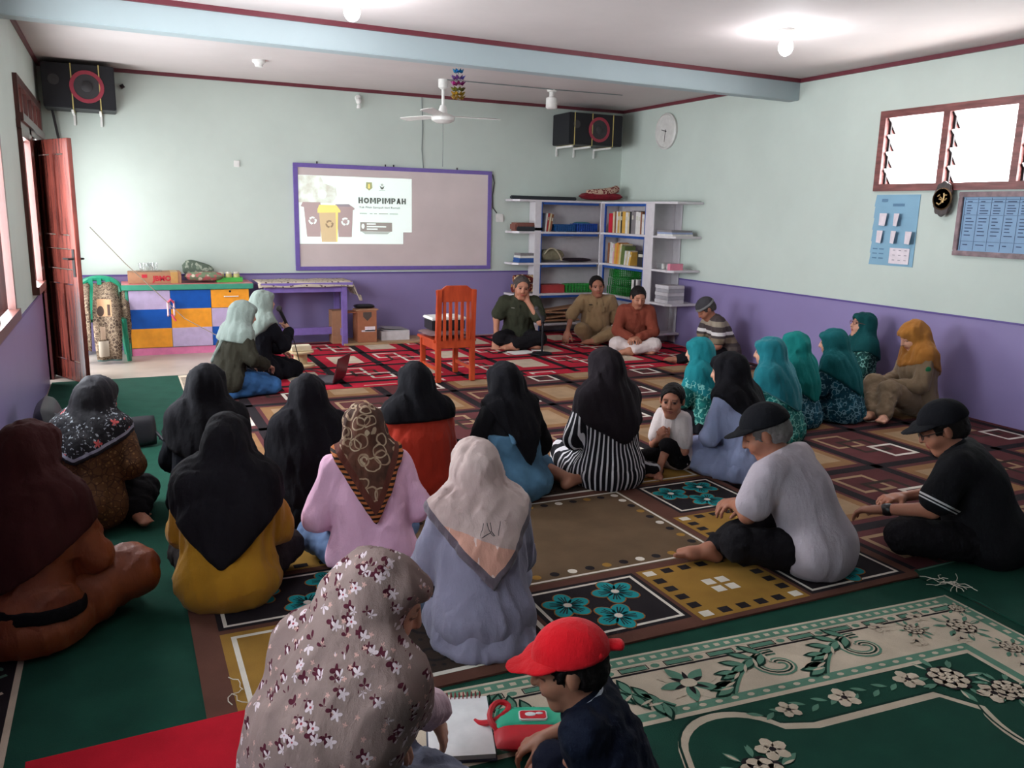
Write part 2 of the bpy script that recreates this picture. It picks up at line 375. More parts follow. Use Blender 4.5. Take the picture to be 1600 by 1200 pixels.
def pile(name, rgb, rough=0.95, var=0.14):
    if name in MATS: return MATS[name]
    t = NT(name, rough); c = lin(rgb)
    f = t.ramp(t.noise(7, 5), 0.3, 0.7); g = t.noise(420, 2)
    col = t.mix(f, tuple(v*(1-var) for v in c), tuple(min(1, v*(1+var)) for v in c))
    col = t.mix(t.math('MULTIPLY', t.ramp(g, 0.35, 0.65), 0.25), col, tuple(v*0.7 for v in c))
    t.bump(g, 0.5, 0.004); MATS[name] = t.done(col, 0.15); return MATS[name]
PG = pile('green_pile', (24, 66, 53)); PTEAL = pile('sage_pile', (92, 132, 112)); PCREAM = pile('cream_pile', (198, 180, 160)); PBLK = pile('black_pile', (34, 28, 32))
PRED = pile('red_pile', (176, 30, 52)); PMAR = pile('maroon_pile', (88, 45, 47)); PTAN = pile('tan_pile', (134, 98, 66)); PWHT = pile('white_pile', (214, 204, 192))
PGOLD = pile('gold_pile', (148, 110, 48)); PTUR = pile('turquoise_pile', (26, 140, 144)); PBRN = pile('brown_pile', (96, 76, 56)); PDBR = pile('dark_brown_pile', (56, 44, 38)); PORG = pile('rust_pile', (150, 96, 44))
PDGR = pile('dark_green_pile', (14, 50, 40)); PROSE = pile('bright_red_mat', (186, 22, 40))
SQ = [0, 1, 2, 3, 4]
def square_rug(name, z, x0, y0, x1, y1, pal, label, ox, oy, inner):
    """pal: field, black, tan, cream, white, dark"""
    R_ = Rug(z); R_.base([(x0, y0), (x1, y0), (x1, y1), (x0, y1)], 0); cl = (x0+0.03, y0+0.03, x1-0.03, y1-0.03)
    cw, ch = 0.575, 0.75
    for j in range(-12, 14):
        for i in range(-14, 16):
            cx = ox+i*cw*2+(j % 2)*cw; cy = oy+j*ch
            if cx < x0-1 or cx > x1+1 or cy < y0-1 or cy > y1+1: continue
            # interlocked hollow squares
            R_.frame(cx-0.23, cy+0.0, cx+0.03, cy+0.27, 0.030, 3 if not inner else 4, 2, cl)
            R_.frame(cx-0.13, cy-0.14, cx+0.13, cy+0.14, 0.034, 5, 3, cl)
            R_.frame(cx-0.0, cy-0.27, cx+0.23, cy-0.02, 0.030, 4, 4, cl)
            # big square with black outline
            gx, gy = cx+cw, cy
            R_.frame(gx-0.34, gy-0.42, gx+0.30, gy+0.40, 0.075, 1, 1, cl)
            R_.rect(gx-0.235, gy-0.30, gx+0.195, gy+0.28, 0 if inner else 2, 2, cl)
            R_.rect(gx-0.165, gy-0.22, gx+0.135, gy+0.20, 3, 3, cl)
            R_.rect(gx-0.10, gy-0.14, gx+0.085, gy+0.12, 3, 4, cl)
    return R_.build(name, pal, label)
square_rug('patterned_rug', 0.006, 0.70, 2.36, 6.12, 7.02, [PMAR, PBLK, PTAN, pile('dull_cream_pile', (154, 126, 98)), PWHT, PDBR], 'maroon brown rug with tan and white interlocking squares', 4.60, 3.99, False)
square_rug('patterned_rug', 0.012, 0.92, 7.0, 6.05, 9.55, [PRED, PBLK, PTAN, PCREAM, PWHT, PDBR], 'red rug with black bars and cream squares before the whiteboard', 4.35, 7.6, True)
# left green carpet with cream patterned stripe
R_ = Rug(0.0); R_.base([(-0.60, 0.6), (0.56, 0.6), (0.56, 8.1), (-0.60, 8.1)])
R_.rect(0.42, 2.5, 0.50, 8.08, 1, 1); 
for i in range(150):
    y = 2.6+i*0.036; R_.rect(0.435, y, 0.485, y+0.016, 2, 2)
R_.rect(-0.60, 0.6, -0.385, 4.6, 2, 1); R_.rect(-0.405, 0.6, -0.385, 4.6, 1, 3)
for i in range(34):
    y = 0.7+i*0.115
    for k, sx in ((0, -0.46), (1, -0.55)):
        yy = y+0.05*k; pts = [(sx+(0.008+0.036*t_)*math.cos(5.5*t_+k*3), yy+(0.008+0.042*t_)*math.sin(5.5*t_+k*3)) for t_ in [q/12 for q in range(13)]]
        R_.ribbon(pts, 0.016, 1 if (i+k) % 2 else 3, 2)
R_.build('green_carpet', [PG, PCREAM, PBLK, PTEAL], 'long plain green carpet along the left wall with cream stripes')
# flower rug
R_ = Rug(0.0135, 0.008)
R_.base([(0.15, 2.32), (3.12, 2.32), (3.14, 4.28), (0.15, 4.28)], 6)
def panel(x0, y0, x1, y1, kind):
    if kind == 'flower':
        R_.rect(x0, y0, x1, y1, 1, 1); R_.frame(x0+0.02, y0+0.02, x1-0.02, y1-0.02, 0.014, 4, 2)
        w_, h_ = x1-x0, y1-y0; r_ = 0.235*min(w_, h_)
        for fx, fy, a in ((0.26, 0.62, 0.2), (0.70, 0.70, 0.5), (0.52, 0.27, 0.9)): R_.flower(x0+w_*fx, y0+h_*fy, r_, 3, 7, 1, 5, 3, a)
    elif kind == 'gold':
        R_.rect(x0, y0, x1, y1, 2, 1); nx, ny = 6, 6; sx, sy = (x1-x0)/nx, (y1-y0)/ny
        for i in range(nx):
            for j in range(ny):
                if i in (0, nx-1) or j in (0, ny-1):
                    c = 4 if (i in (0, nx-1) and j in (0, ny-1)) else 1
                    R_.rect(x0+sx*(i+0.25), y0+sy*(j+0.25), x0+sx*(i+0.8), y0+sy*(j+0.8), c, 2)
        mx, my = (x0+x1)/2, (y0+y1)/2
        for a in (-1, 1):
            for b in (-1, 1): R_.rect(mx+a*0.035-0.025, my+b*0.035-0.025, mx+a*0.035+0.025, my+b*0.035+0.025, 4, 2)
    elif kind == 'leaf':
        R_.rect(x0, y0, x1, y1, 2, 1); R_.frame(x0+0.035, y0+0.02, x1-0.01, y1-0.03, 0.018, 4, 2)
        cx, cy = (x0+x1)/2+0.03, (y0+y1)/2+0.03; R_.oval(cx, cy, 0.15, 0.15, 1, 3, n=22)
        for i in range(6):
            yy = cy-0.10+0.04*i; hw = 0.85*math.sqrt(max(0, 0.15**2-(yy-cy)**2))
            R_.poly([(cx-hw, yy-0.012), (cx+hw, yy+0.004), (cx+hw, yy+0.018), (cx-hw, yy+0.012)], 3, 4)
    elif kind == 'scroll':
        R_.rect(x0, y0, x1, y1, 8, 1); R_.frame(x0, y0, x1, y1, 0.022, 4, 2)
        for (cx, cy, a0, sg) in ((x0+0.15, y0+0.15, 0, 1), (x0+0.33, y0+0.2, 2, -1), (x0+0.5, y0+0.14, 1, 1), (x0+0.2, y0+0.34, 3, -1), (x0+0.45, y0+0.36, 4, 1)):
            R_.ribbon([(cx+(0.01+0.07*t_)*math.cos(a0+sg*7*t_), cy+(0.01+0.07*t_)*math.sin(a0+sg*7*t_)) for t_ in [q/14 for q in range(15)]], 0.016, 1, 2)
            for k in range(4): R_.oval(cx-0.06+0.035*k, cy-0.09+0.008*(k % 2), 0.009, 0.009, 1, 2, n=8)
    elif kind == 'dots':
        R_.rect(x0, y0, x1, y1, 0, 1); R_.frame(x0+0.01, y0+0.01, x1-0.01, y1-0.01, 0.014, 4, 2)
        pts = []; n = int((x1-x0-0.12)/0.085); k = int((y1-y0-0.12)/0.085)
        for i in range(n+1): pts += [(x0+0.06+(x1-x0-0.12)*i/n, y0+0.065), (x0+0.06+(x1-x0-0.12)*i/n, y1-0.065)]
        for j in range(1, k): pts += [(x0+0.06, y0+0.06+(y1-y0-0.12)*j/k), (x1-0.06, y0+0.06+(y1-y0-0.12)*j/k)]
        for q, p in enumerate(pts): R_.oval(p[0], p[1], 0.022, 0.022, (4, 1, 2, 1)[(q//2) % 4], 2, n=10)
for a in ((0.24, 2.40, 0.74, 2.94, 'leaf'), (0.76, 2.38, 1.36, 2.84, 'scroll'), (1.38, 2.39, 1.93, 2.82, 'flower'), (1.95, 2.35, 2.50, 2.82, 'gold'), (2.52, 2.36, 3.07, 2.82, 'flower'),
          (0.24, 2.97, 0.90, 3.36, 'flower'), (0.94, 2.87, 2.46, 3.78, 'dots'), (2.50, 2.87, 3.07, 3.31, 'gold'), (2.58, 3.35, 3.09, 3.79, 'flower'), (0.24, 3.40, 0.90, 3.80, 'gold'),
          (0.24, 3.84, 0.80, 4.25, 'flower'), (0.84, 3.83, 1.40, 4.25, 'gold'), (1.42, 3.83, 1.9, 4.25, 'flower'), (1.93, 3.83, 2.44, 4.25, 'scroll'), (2.46, 3.83, 3.08, 4.25, 'leaf')): panel(*a)
R_.build('flower_rug', [PBRN, PBLK, PGOLD, PTUR, PWHT, PWHT, pile('rug_edge_brown', (92, 58, 48)), PORG, PDBR], 'brown and gold panel rug with turquoise flowers in the middle')
# ornate green rug in the foreground
T_ = TR(3.02, 2.16, 0, math.radians(-4.0))
R_ = Rug(0.0065, 0.006, T_)
R_.base([(-2.9, -3.2), (0.10, -3.2), (0.10, 0.155), (-2.9, 0.155)])
GX = -2.85
def band_h(y0, y1, mi, layer): R_.rect(GX, y0, 0.02, y1, mi, layer)
band_h(-0.022, -0.010, 1, 1); band_h(-0.068, -0.022, 2, 1); band_h(-0.078, -0.068, 1, 2); band_h(-0.118, -0.078, 1, 1); band_h(-0.128, -0.118, 4, 2)
for i in range(64): R_.rect(GX+0.02+i*0.0445, -0.054, GX+0.042+i*0.0445, -0.036, 1, 2)
for i in range(16):
    x = GX+0.05+i*0.178; R_.rect(x, -0.110, x+0.10, -0.087, 2, 2); R_.oval(x+0.135, -0.098, 0.018, 0.013, 2, 2, n=8); R_.frame(x-0.006, -0.114, x+0.106, -0.083, 0.004, 4, 3)
band_h(-0.335, -0.128, 1, 1); band_h(-0.375, -0.335, 2, 1); band_h(-0.395, -0.375, 1, 2)
for i in range(46): R_.oval(GX+0.03+i*0.062, -0.355, 0.014, 0.009, 1, 2, n=8)
# right border going towards the viewer
R_.rect(-0.235, -3.2, -0.03, -0.13, 1, 3); R_.rect(-0.27, -3.2, -0.235, -0.37, 2, 3); R_.rect(-0.29, -3.2, -0.27, -0.385, 1, 3); R_.rect(-0.03, -3.2, 0.02, -0.02, 2, 3); R_.rect(0.02, -3.2, 0.032, -0.01, 1, 3)
for i in range(40): R_.rect(-0.014, -0.1-i*0.06, 0.006, -0.075-i*0.06, 1, 4)
def leaf_(cx, cy, l, a, mi=2, layer=3, fat=0.34):
    R_.poly([(cx+l*t_*math.cos(a)-sg*fat*l*math.sin(math.pi*t_)*math.sin(a)*0.5, cy+l*t_*math.sin(a)+sg*fat*l*math.sin(math.pi*t_)*math.cos(a)*0.5) for sg, rng in ((1, range(0, 9)), (-1, range(7, 0, -1))) for t_ in [q/8 for q in rng]], mi, layer)
def scroll_(cx, cy, sg, s=1.0):
    pts = [(cx+sg*s*(0.012+0.075*(1-t_))*math.cos(1.2+7.2*t_), cy+s*(0.012+0.06*(1-t_))*math.sin(1.2+7.2*t_)) for t_ in [q/20 for q in range(21)]]
    R_.ribbon(pts, 0.034*s, 2, 3); R_.ribbon(pts, 0.018*s, 1, 4); R_.ribbon(pts, 0.007*s, 3, 5)
    st = [(cx+sg*s*(0.03-0.26*t_), cy+s*(0.07-0.16*t_*t_)) for t_ in [q/12 for q in range(13)]]
    R_.ribbon(st, 0.026*s, 2, 3); R_.ribbon(st, 0.009*s, 3, 4)
    for k in range(6):
        x, y = st[2+k*2-(k > 4)]; leaf_(x, y, 0.085*s, (2.2 if sg > 0 else 0.9)+0.25*k, 3, 5, .4); leaf_(x, y, 0.072*s, (2.2 if sg > 0 else 0.9)+0.25*k, 2, 6, .34); leaf_(x, y, 0.085*s, (-2.3 if sg > 0 else -0.8)-0.2*k, 3, 5, .4); leaf_(x, y, 0.07*s, (-2.3 if sg > 0 else -0.8)-0.2*k, 2, 6, .32); leaf_(x, y, 0.05*s, -1.6-0.3*k, 1, 7, 0.2)
def rose_(cx, cy, r, seed, lay=5, ground=True):
    rr = random.Random(seed)
    for k in range(9):
        a = k*0.698+rr.uniform(-.2, .2); leaf_(cx+0.7*r*math.cos(a), cy+0.7*r*math.sin(a), r*rr.uniform(.55, .85), a+rr.uniform(-.3, .3), 2, lay); 
        leaf_(cx+0.75*r*math.cos(a), cy+0.75*r*math.sin(a), r*0.5, a, 1 if k % 3 == 0 else 2, lay+1, 0.2)
    for rad, n, c, l in ((0.62, 8, 4, lay+2), (0.55, 8, 1, lay+3), (0.33, 6, 4, lay+4), (0.29, 6, 1, lay+5), (0.12, 4, 4, lay+6)):
        for k in range(n):
            a = k*2*math.pi/n+rad*3; R_.oval(cx+rad*0.72*r*math.cos(a), cy+rad*0.72*r*math.sin(a), rad*0.5*r, rad*0.44*r, c, l, a, 10)
    R_.oval(cx, cy, 0.12*r, 0.1*r, 1, lay+7, n=8)
def small_(cx, cy, r, lay=5):
    for k in range(5):
        a = k*1.2566+0.3; R_.oval(cx+0.6*r*math.cos(a), cy+0.6*r*math.sin(a), 0.5*r, 0.4*r, 1, lay, a, 8)
    R_.oval(cx, cy, 0.22*r, 0.22*r, 4, lay+1, n=8)
for x, sg in ((-0.62, 1), (-1.0, 1), (-1.75, -1), (-2.1, -1), (-2.55, -1)): scroll_(x, -0.232, sg, 1.15)
for k in range(10): leaf_(-1.37, -0.235, 0.11, k*0.628, 2 if k % 2 else 1, 5+k % 2, 0.4)
for k in range(6): leaf_(-1.37, -0.235, 0.07, k*1.047+0.3, 4, 8, 0.25)
R_.oval(-1.37, -0.235, 0.03, 0.025, 1, 9)
for i, (x, y, r_) in enumerate(((-0.14, -0.24, 0.075), (-0.34, -0.20, 0.05), (-0.10, -0.42, 0.055), (-0.03, -0.12, 0.045), (-0.12, -0.62, 0.06), (-0.13, -0.86, 0.06))): rose_(x, y, r_, i)
for x, y in ((-0.25, -0.12), (-0.22, -0.31), (-0.17, -0.52), (-0.4, -0.27), (-0.08, -0.74), (-0.46, -0.14)): small_(x, y, 0.035)
# cusped inner line of the field with bouquets and twigs
def arc(cx, cy, r, a0, a1, n=12): return [(cx+r*math.cos(math.radians(a0+(a1-a0)*q/n)), cy+r*math.sin(math.radians(a0+(a1-a0)*q/n))) for q in range(n+1)]
line = [(-0.30, -1.35), (-0.40, -1.1)]+arc(-0.28, -0.82, 0.30, 248, 150, 12)+[(-0.62, -0.56), (-1.12, -0.565)]+arc(-1.40, -0.62, 0.20, 25, 155, 12)+[(-1.64, -0.70), (-1.70, -0.66), (-2.2, -0.56), (-2.85, -0.56)]
R_.ribbon(line, 0.030, 1, 1); R_.ribbon([(x, y+0.02) for x, y in line], 0.008, 3, 2)
rose_(-0.50, -0.50, 0.10, 21, 4); small_(-0.64, -0.46, 0.05, 5); small_(-0.43, -0.62, 0.055, 5); rose_(-0.36, -0.62, 0.08, 22, 4)
rose_(-1.42, -0.70, 0.10, 23, 4); small_(-1.54, -0.76, 0.06, 6); small_(-1.33, -0.62, 0.05, 6); rose_(-2.3, -0.72, 0.1, 24, 4)
for i in range(14):
    x = -0.70-i*0.042; leaf_(x, -0.465-0.005*(i % 3), 0.055, 2.6 if i % 2 else -2.6, 2, 3)
small_(-0.93, -0.475, 0.05, 5); small_(-1.15, -0.47, 0.04, 5)
R_.build('ornate_rug', [PG, PCREAM, PTEAL, PDGR, PBLK], 'green rug with cream floral scroll border in the foreground')
# plain green rug at the right foreground, overlapping the corner
edge = [(3.10+0.015*math.sin(k*1.7), 2.16-k*0.12) for k in range(24)]
R_ = Rug(0.016, 0.007); R_.base([(5.6, -0.72)]+[(5.6, 2.36)]+[(4.9, 2.38), (4.2, 2.36), (3.6, 2.37), (3.13, 2.365), (3.09, 2.30)]+edge); 
R_.ribbon([(3.14, 2.355), (3.6, 2.36), (4.2, 2.35), (4.9, 2.37), (5.6, 2.35)], 0.012, 1, 1)
R_.build('plain_rug', [PG, PTEAL], 'plain dark green rug overlapping the ornate rug at right')
R_ = Rug(0.0215, 0.01, TR(0.30, 2.06, 0, math.radians(1.0))); R_.base([(-0.62, -0.6), (0.22, -0.6), (0.22, 0.36), (-0.62, 0.35)])
R_.build('red_mat', [PROSE], 'bright red mat under the woman in the floral hijab')
# loose fringe at the rug corners
FR = M('fringe_thread', (205, 196, 180), 0.9)
def fringe(n, x, y, z, label, seed, sx, sy):
    rr = random.Random(seed); m = MB()
    for k in range(n):
        px, py = x+rr.uniform(-sx, sx), y+rr.uniform(-sy, sy); a = rr.uniform(0, 6.28); pts = []
        for q in range(6):
            pts.append((px, py, z+0.004+0.006*rr.random())); a += rr.uniform(-0.8, 0.8); px += 0.022*math.cos(a); py += 0.022*math.sin(a)
        m.tube(pts, 0.0016, 5)
    tag(m.build('loose_fringe', FR), label, 'fringe')
fringe(12, 3.15, 2.21, 0.024, 'pale loose threads at the corner of the ornate rug', 3, 0.045, 0.02)
fringe(3, 0.22, 2.50, 0.024, 'pale loose thread on the brown rug edge beside the red mat', 5, 0.05, 0.04)
# ------------------------------------------------------------------ whiteboard and projected slide
WBX0, WBX1, WBZ0, WBZ1 = 1.83, 4.26, 0.835, 2.035
PURF = M('purple_frame_paint', (112, 92, 164), 0.4); BOARD = M('whiteboard_surface', (206, 190, 188), 0.3, var=0.05, scale=3)
r = tag(empty('whiteboard', (3.04, YB-0.03, WBZ0)), 'wide whiteboard with purple wooden frame on the back wall', 'whiteboard')
LW = (3.04, YB-0.03, WBZ0)
def ch(root, L, n, m_, mat, **k):
    o = m_.build(n, mat, local=L, **k); o.parent = root; o.location = (0, 0, 0); return o
ch(r, LW, 'board', MB().box((WBX0+0.03, YB-0.018, WBZ0+0.03), (WBX1-0.03, YB-0.002, WBZ1-0.03)), BOARD)
for lo, hi in (((WBX0, YB-0.03, WBZ0), (WBX1, YB-0.002, WBZ0+0.045)), ((WBX0, YB-0.03, WBZ1-0.045), (WBX1, YB-0.002, WBZ1)), ((WBX0, YB-0.03, WBZ0+0.045), (WBX0+0.05, YB-0.002, WBZ1-0.045)), ((WBX1-0.05, YB-0.03, WBZ0+0.045), (WBX1, YB-0.002, WBZ1-0.045))):
    ch(r, LW, 'frame_strip', MB().box(lo, hi), PURF, bevel=0.003)
for x in (2.1, 2.9, 3.0, 3.8): ch(r, LW, 'hook', MB().ring((x, YB-0.012, WBZ1), (x, YB-0.012, WBZ1+0.025), 0.008), BRASS)
def lit(name, rgb, e): return M(name, rgb, 0.6, 0, 0.0, emit=e)
S0 = Vector((0, YB-0.0195, 0))
r = tag(empty('projected_slide', (2.5, YB-0.02, 1.14)), 'projected slide with recycling bins and the title HOMPIMPAH', 'projection')
LW = (2.5, YB-0.02, 1.14)
def sx_(zx): return 1.87+(zx-180)/(1470-180)*1.35
def sz_(zy): return 1.905-(zy-115)/(880-115)*0.765
def sp(n, pts, mat, lay):
    q = [(sx_(a), sz_(b)) for a, b in pts]
    T2 = Matrix(((1, 0, 0, 0), (0, 0, -1, YB-0.0185), (0, 1, 0, 0), (0, 0, 0, 1)))
    if lay == 0: z0, z1 = -0.0, 0.0006
    else: z0, z1 = 0.0004+lay*0.0005, 0.0008+lay*0.0005
    return ch(r, LW, n, MB().prism(q, z0, z1, 0, T2), mat)
SLW = lit('slide_white', (238, 250, 244), 0.24)
sp('slide_background', [(180, 115), (1470, 115), (1470, 740), (1365, 740), (1365, 880), (180, 880)], SLW, 0)
t = NT('slide_trees', 0.7); f = t.ramp(t.noise(9, 5), 0.35, 0.65); cc = t.mix(f, lin((205, 205, 190)), lin((238, 248, 240))); t.put(t.b.inputs['Emission Color'], cc); t.b.inputs['Emission Strength'].default_value = 0.25
TREES = t.done(cc)
sp('tree_picture', [(184, 118), (430, 118), (470, 200), (600, 240), (610, 330), (560, 420), (420, 420), (184, 420)], TREES, 1)
ov = lambda cx, cy, rx, ry, n=22: [(cx+rx*math.cos(2*math.pi*q/n), cy+ry*math.sin(2*math.pi*q/n)) for q in range(n)]
sp('moon_picture', ov(448, 322, 48, 50), SLW, 2)
MAUVE = lit('slide_mauve', (190, 168, 166), 0.12); YEL = lit('slide_yellow', (216, 192, 150), 0.22); YEL2 = lit('slide_bright_yellow', (236, 220, 130), 0.3); GREYT = lit('slide_grey', (116, 122, 114), 0.0); PAL = lit('slide_pale_grey', (196, 204, 196), 0.12)
sp('bin_picture', [(235, 412), (425, 412), (430, 450), (420, 800), (272, 800), (245, 470), (212, 460)], MAUVE, 2)
sp('bin_picture', [(590, 430), (740, 425), (805, 470), (800, 488), (785, 490), (768, 802), (620, 802)], MAUVE, 2)
sp('bin_lid_picture', [(590, 430), (740, 425), (760, 455), (620, 455)], M('slide_lid', (168, 158, 166), 0.6, 0, 0, emit=0.1), 3)
sp('bin_picture', [(408, 520), (618, 520), (606, 858), (432, 858)], YEL, 4); sp('bin_side_picture', [(590, 520), (618, 520), (606, 858), (594, 858)], YEL2, 5)
sp('bin_lid_picture', [(412, 440), (600, 440), (645, 500), (645, 522), (392, 530), (392, 490)], YEL2, 5)
def recycle(cx, cy, R0, mat, lay):
    for k in range(3):
        a0 = math.radians(90+120*k-38); a1 = math.radians(90+120*k+38); pts = []
        for q in range(7): a = a0+(a1-a0)*q/6; pts.append((cx+R0*math.cos(a), cy-R0*math.sin(a)))
        for q in range(6, -1, -1): a = a0+(a1-a0)*q/6; pts.append((cx+R0*0.58*math.cos(a), cy-R0*0.58*math.sin(a)))
        sp('recycling_arrow', pts, mat, lay)
        a = a1; sp('recycling_arrow', [(cx+R0*1.15*math.cos(a), cy-R0*1.15*math.sin(a)), (cx+R0*0.8*math.cos(a+0.55), cy-R0*0.8*math.sin(a+0.55)), (cx+R0*0.42*math.cos(a), cy-R0*0.42*math.sin(a))], mat, lay+1)
recycle(336, 618, 44, SLW, 6); recycle(520, 655, 44, M('slide_mark', (176, 150, 120), 0.6, 0, 0, emit=0.05), 6); recycle(697, 625, 46, SLW, 6)
sp('crest_picture', [(940, 170), (1005, 170), (1010, 235), (972, 265), (935, 235)], lit('slide_crest', (176, 178, 130), 0.15), 2); sp('crest_picture', [(962, 190), (982, 190), (982, 240), (962, 240)], YEL2, 3)
sp('logo_picture', [(1095, 205), (1122, 225), (1150, 205), (1135, 245), (1108, 245)], GREYT, 2); sp('logo_picture', ov(1122, 195, 16, 14, 12), PAL, 2); sp('logo_picture', [(1085, 255), (1160, 255), (1160, 261), (1085, 261)], PAL, 2)
sp('speaker_button', [(865, 628), (1235, 628), (1235, 735), (865, 735)], lit('slide_button', (168, 160, 152), 0.1), 2); sp('button_shadow', [(880, 738), (1220, 738), (1180, 765), (920, 765)], PAL, 1)
sp('microphone_icon', ov(897, 675, 18, 30, 14), SLW, 4)
def stext(s_, zx, zy, hpx, wpx, mat, n, bold=0.0):
    o = text_mesh(s_, 1.0, Matrix.Identity(4), mat, n, None, bold=bold)
    xs = [v.co.x for v in o.data.vertices]; ys = [v.co.y for v in o.data.vertices]
    w0 = max(xs)-min(xs); h0 = max(ys)-min(ys); W = (wpx)/(1290)*1.35; H = hpx/765*0.765
    for v in o.data.vertices:
        x, y, z = v.co; v.co = Vector((sx_(zx)+(x-min(xs))/w0*W, YB-0.0208-z*0.3, sz_(zy)+(y-min(ys))/h0*H))-Vector(LW)
    o.parent = r; return o
def block_title(word, zx, zy, hpx, wpx, mat):
    """bold block capitals drawn as strokes; one mesh per letter"""
    n = len(word); wd = {'M': 1.25, 'I': 0.33, 'O': 1.12}; tot = sum(wd.get(c, 0.92) for c in word)+0.16*(n-1); k = wpx/tot; x = zx; st = 0.33
    for c in word:
        W = wd.get(c, 0.92); m_ = MB(); T2 = Matrix(((1, 0, 0, 0), (0, 0, -1, YB-0.0185), (0, 1, 0, 0), (0, 0, 0, 1)))
        def P4(pts): m_.prism([(sx_(x+a_*k), sz_(zy-b_*hpx)) for a_, b_ in pts], 0.0026, 0.0030, 0, T2)
        def arcq(cx, cy, rx, ry, a0, a1, t_=st):
            for q in range(10):
                u0, u1 = [math.radians(a0+(a1-a0)*v/10) for v in (q, q+1)]; f_ = lambda a_, e: (cx+(rx-e)*math.cos(a_), cy+(ry-e*0.85)*math.sin(a_)); P4([f_(u0, 0), f_(u1, 0), f_(u1, t_), f_(u0, t_)])
        if c in 'HMPI': P4([(0, 0), (st, 0), (st, 1), (0, 1)])
        if c in 'HM': P4([(W-st, 0), (W, 0), (W, 1), (W-st, 1)])
        if c == 'H': P4([(st, .40), (W-st, .40), (W-st, .60), (st, .60)])
        if c == 'M': P4([(st*0.6, 1), (st*1.2, 1), (W/2+.06, .28), (W/2-.06, .20)]); P4([(W-st*1.2, 1), (W-st*.6, 1), (W/2+.06, .20), (W/2-.06, .28)])
        if c == 'O': arcq(W/2, .5, W/2, .5, 0, 360)
        if c == 'P': P4([(st, .80), (W*.55, .80), (W*.55, 1), (st, 1)]); P4([(st, .36), (W*.55, .36), (W*.55, .56), (st, .56)]); arcq(W*.55, .68, W*.42, .32, -90, 90)
        if c == 'A': P4([(0, 0), (st, 0), (W/2+st/2, 1), (W/2-st/2, 1)]); P4([(W-st, 0), (W, 0), (W/2+st/2, 1), (W/2-st/2, 1)]); P4([(W*.25, .22), (W*.75, .22), (W*.70, .40), (W*.30, .40)])
        ch(r, LW, 'title_letter', m_, mat); x += (W+0.16)*k
block_title('HOMPIMPAH', 848, 412, 68, 552, GREYT); stext('Yuk Pilah Sampah dari Rumah', 855, 474, 30, 475, M('slide_dark_grey', (84, 88, 82), 0.6, 0, 0), 'subtitle_text'); 
for a, b in ((860, 945), (975, 1010), (1025, 1060), (1080, 1190), (1205, 1305)): sp('faint_text_line', [(a, 520), (b, 520), (b, 534), (a, 534)], PAL, 2)
for a, b, y in ((940, 1045, 648), (940, 1165, 678), (940, 1065, 706)): sp('button_text_line', [(a, y-8), (b, y-8), (b, y+8), (a, y+8)], SLW, 4)

# ------------------------------------------------------------------ wall things
BLKP = M('black_vinyl', (22, 22, 28), 0.5); PINKR = M('speaker_ring_red', (150, 50, 66), 0.5); CONE = M('speaker_cone_grey', (58, 56, 58), 0.7); STRAP = M('yellow_strap', (196, 178, 110), 0.7); WHT = M('white_metal', (224, 222, 218), 0.4)
def speaker(x0, x1, y0, z0, z1, cx, label, straps):
    r = tag(empty('wall_speaker', ((x0+x1)/2, y0, z0)), label, 'loudspeaker', 'pair of loudspeakers high in the corners'); L = ((x0+x1)/2, y0, z0); yb = YB-0.005
    ch(r, L, 'cabinet', MB().box((x0, y0, z0), (x1, yb, z1)), BLKP, bevel=0.008)
    zc = (z0+z1)/2; T2 = Matrix.Translation((cx, y0, zc)) @ Matrix.Rotation(R90, 4, 'X')
    ch(r, L, 'ring', MB().lathe([(0.115, 0.0), (0.115, 0.008), (0.15, 0.008), (0.15, 0.0)], T2, 28), PINKR, smooth=True)
    ch(r, L, 'cone', MB().lathe([(0.115, 0.005), (0.05, -0.0), (0.048, 0.012), (0.03, 0.022), (0.0, 0.026)], T2, 28), CONE, smooth=True)
    ch(r, L, 'tweeter', MB().lathe([(0.05, 0.0), (0.05, 0.006), (0.02, 0.006), (0.0, 0.014)], Matrix.Translation((x0+0.1, y0, zc+0.05)) @ Matrix.Rotation(R90, 4, 'X'), 18), CONE, smooth=True)
    for s_ in straps:
        ch(r, L, 'strap', MB().box((s_-0.005, y0-0.006, z0-0.012), (s_+0.005, y0-0.002, z1+0.004)).box((s_-0.005, y0-0.006, z0-0.012), (s_+0.005, yb, z0-0.006)), STRAP)
        ch(r, L, 'bracket', MB().box((s_-0.02, y0+0.02, z0-0.035), (s_+0.0, yb, z0-0.012)).box((s_-0.02, yb-0.02, z0-0.13), (s_, yb, z0-0.03)), WHT)
    return r
speaker(-0.55, 0.075, 9.33, 2.43, 2.835, -0.17, 'black loudspeaker with red ring above the open door', (-0.30, -0.06))
speaker(5.10, 5.86, 9.30, 2.385, 2.76, 5.52, 'black loudspeaker with red ring beside the wall clock', (5.17, 5.42, 5.72))
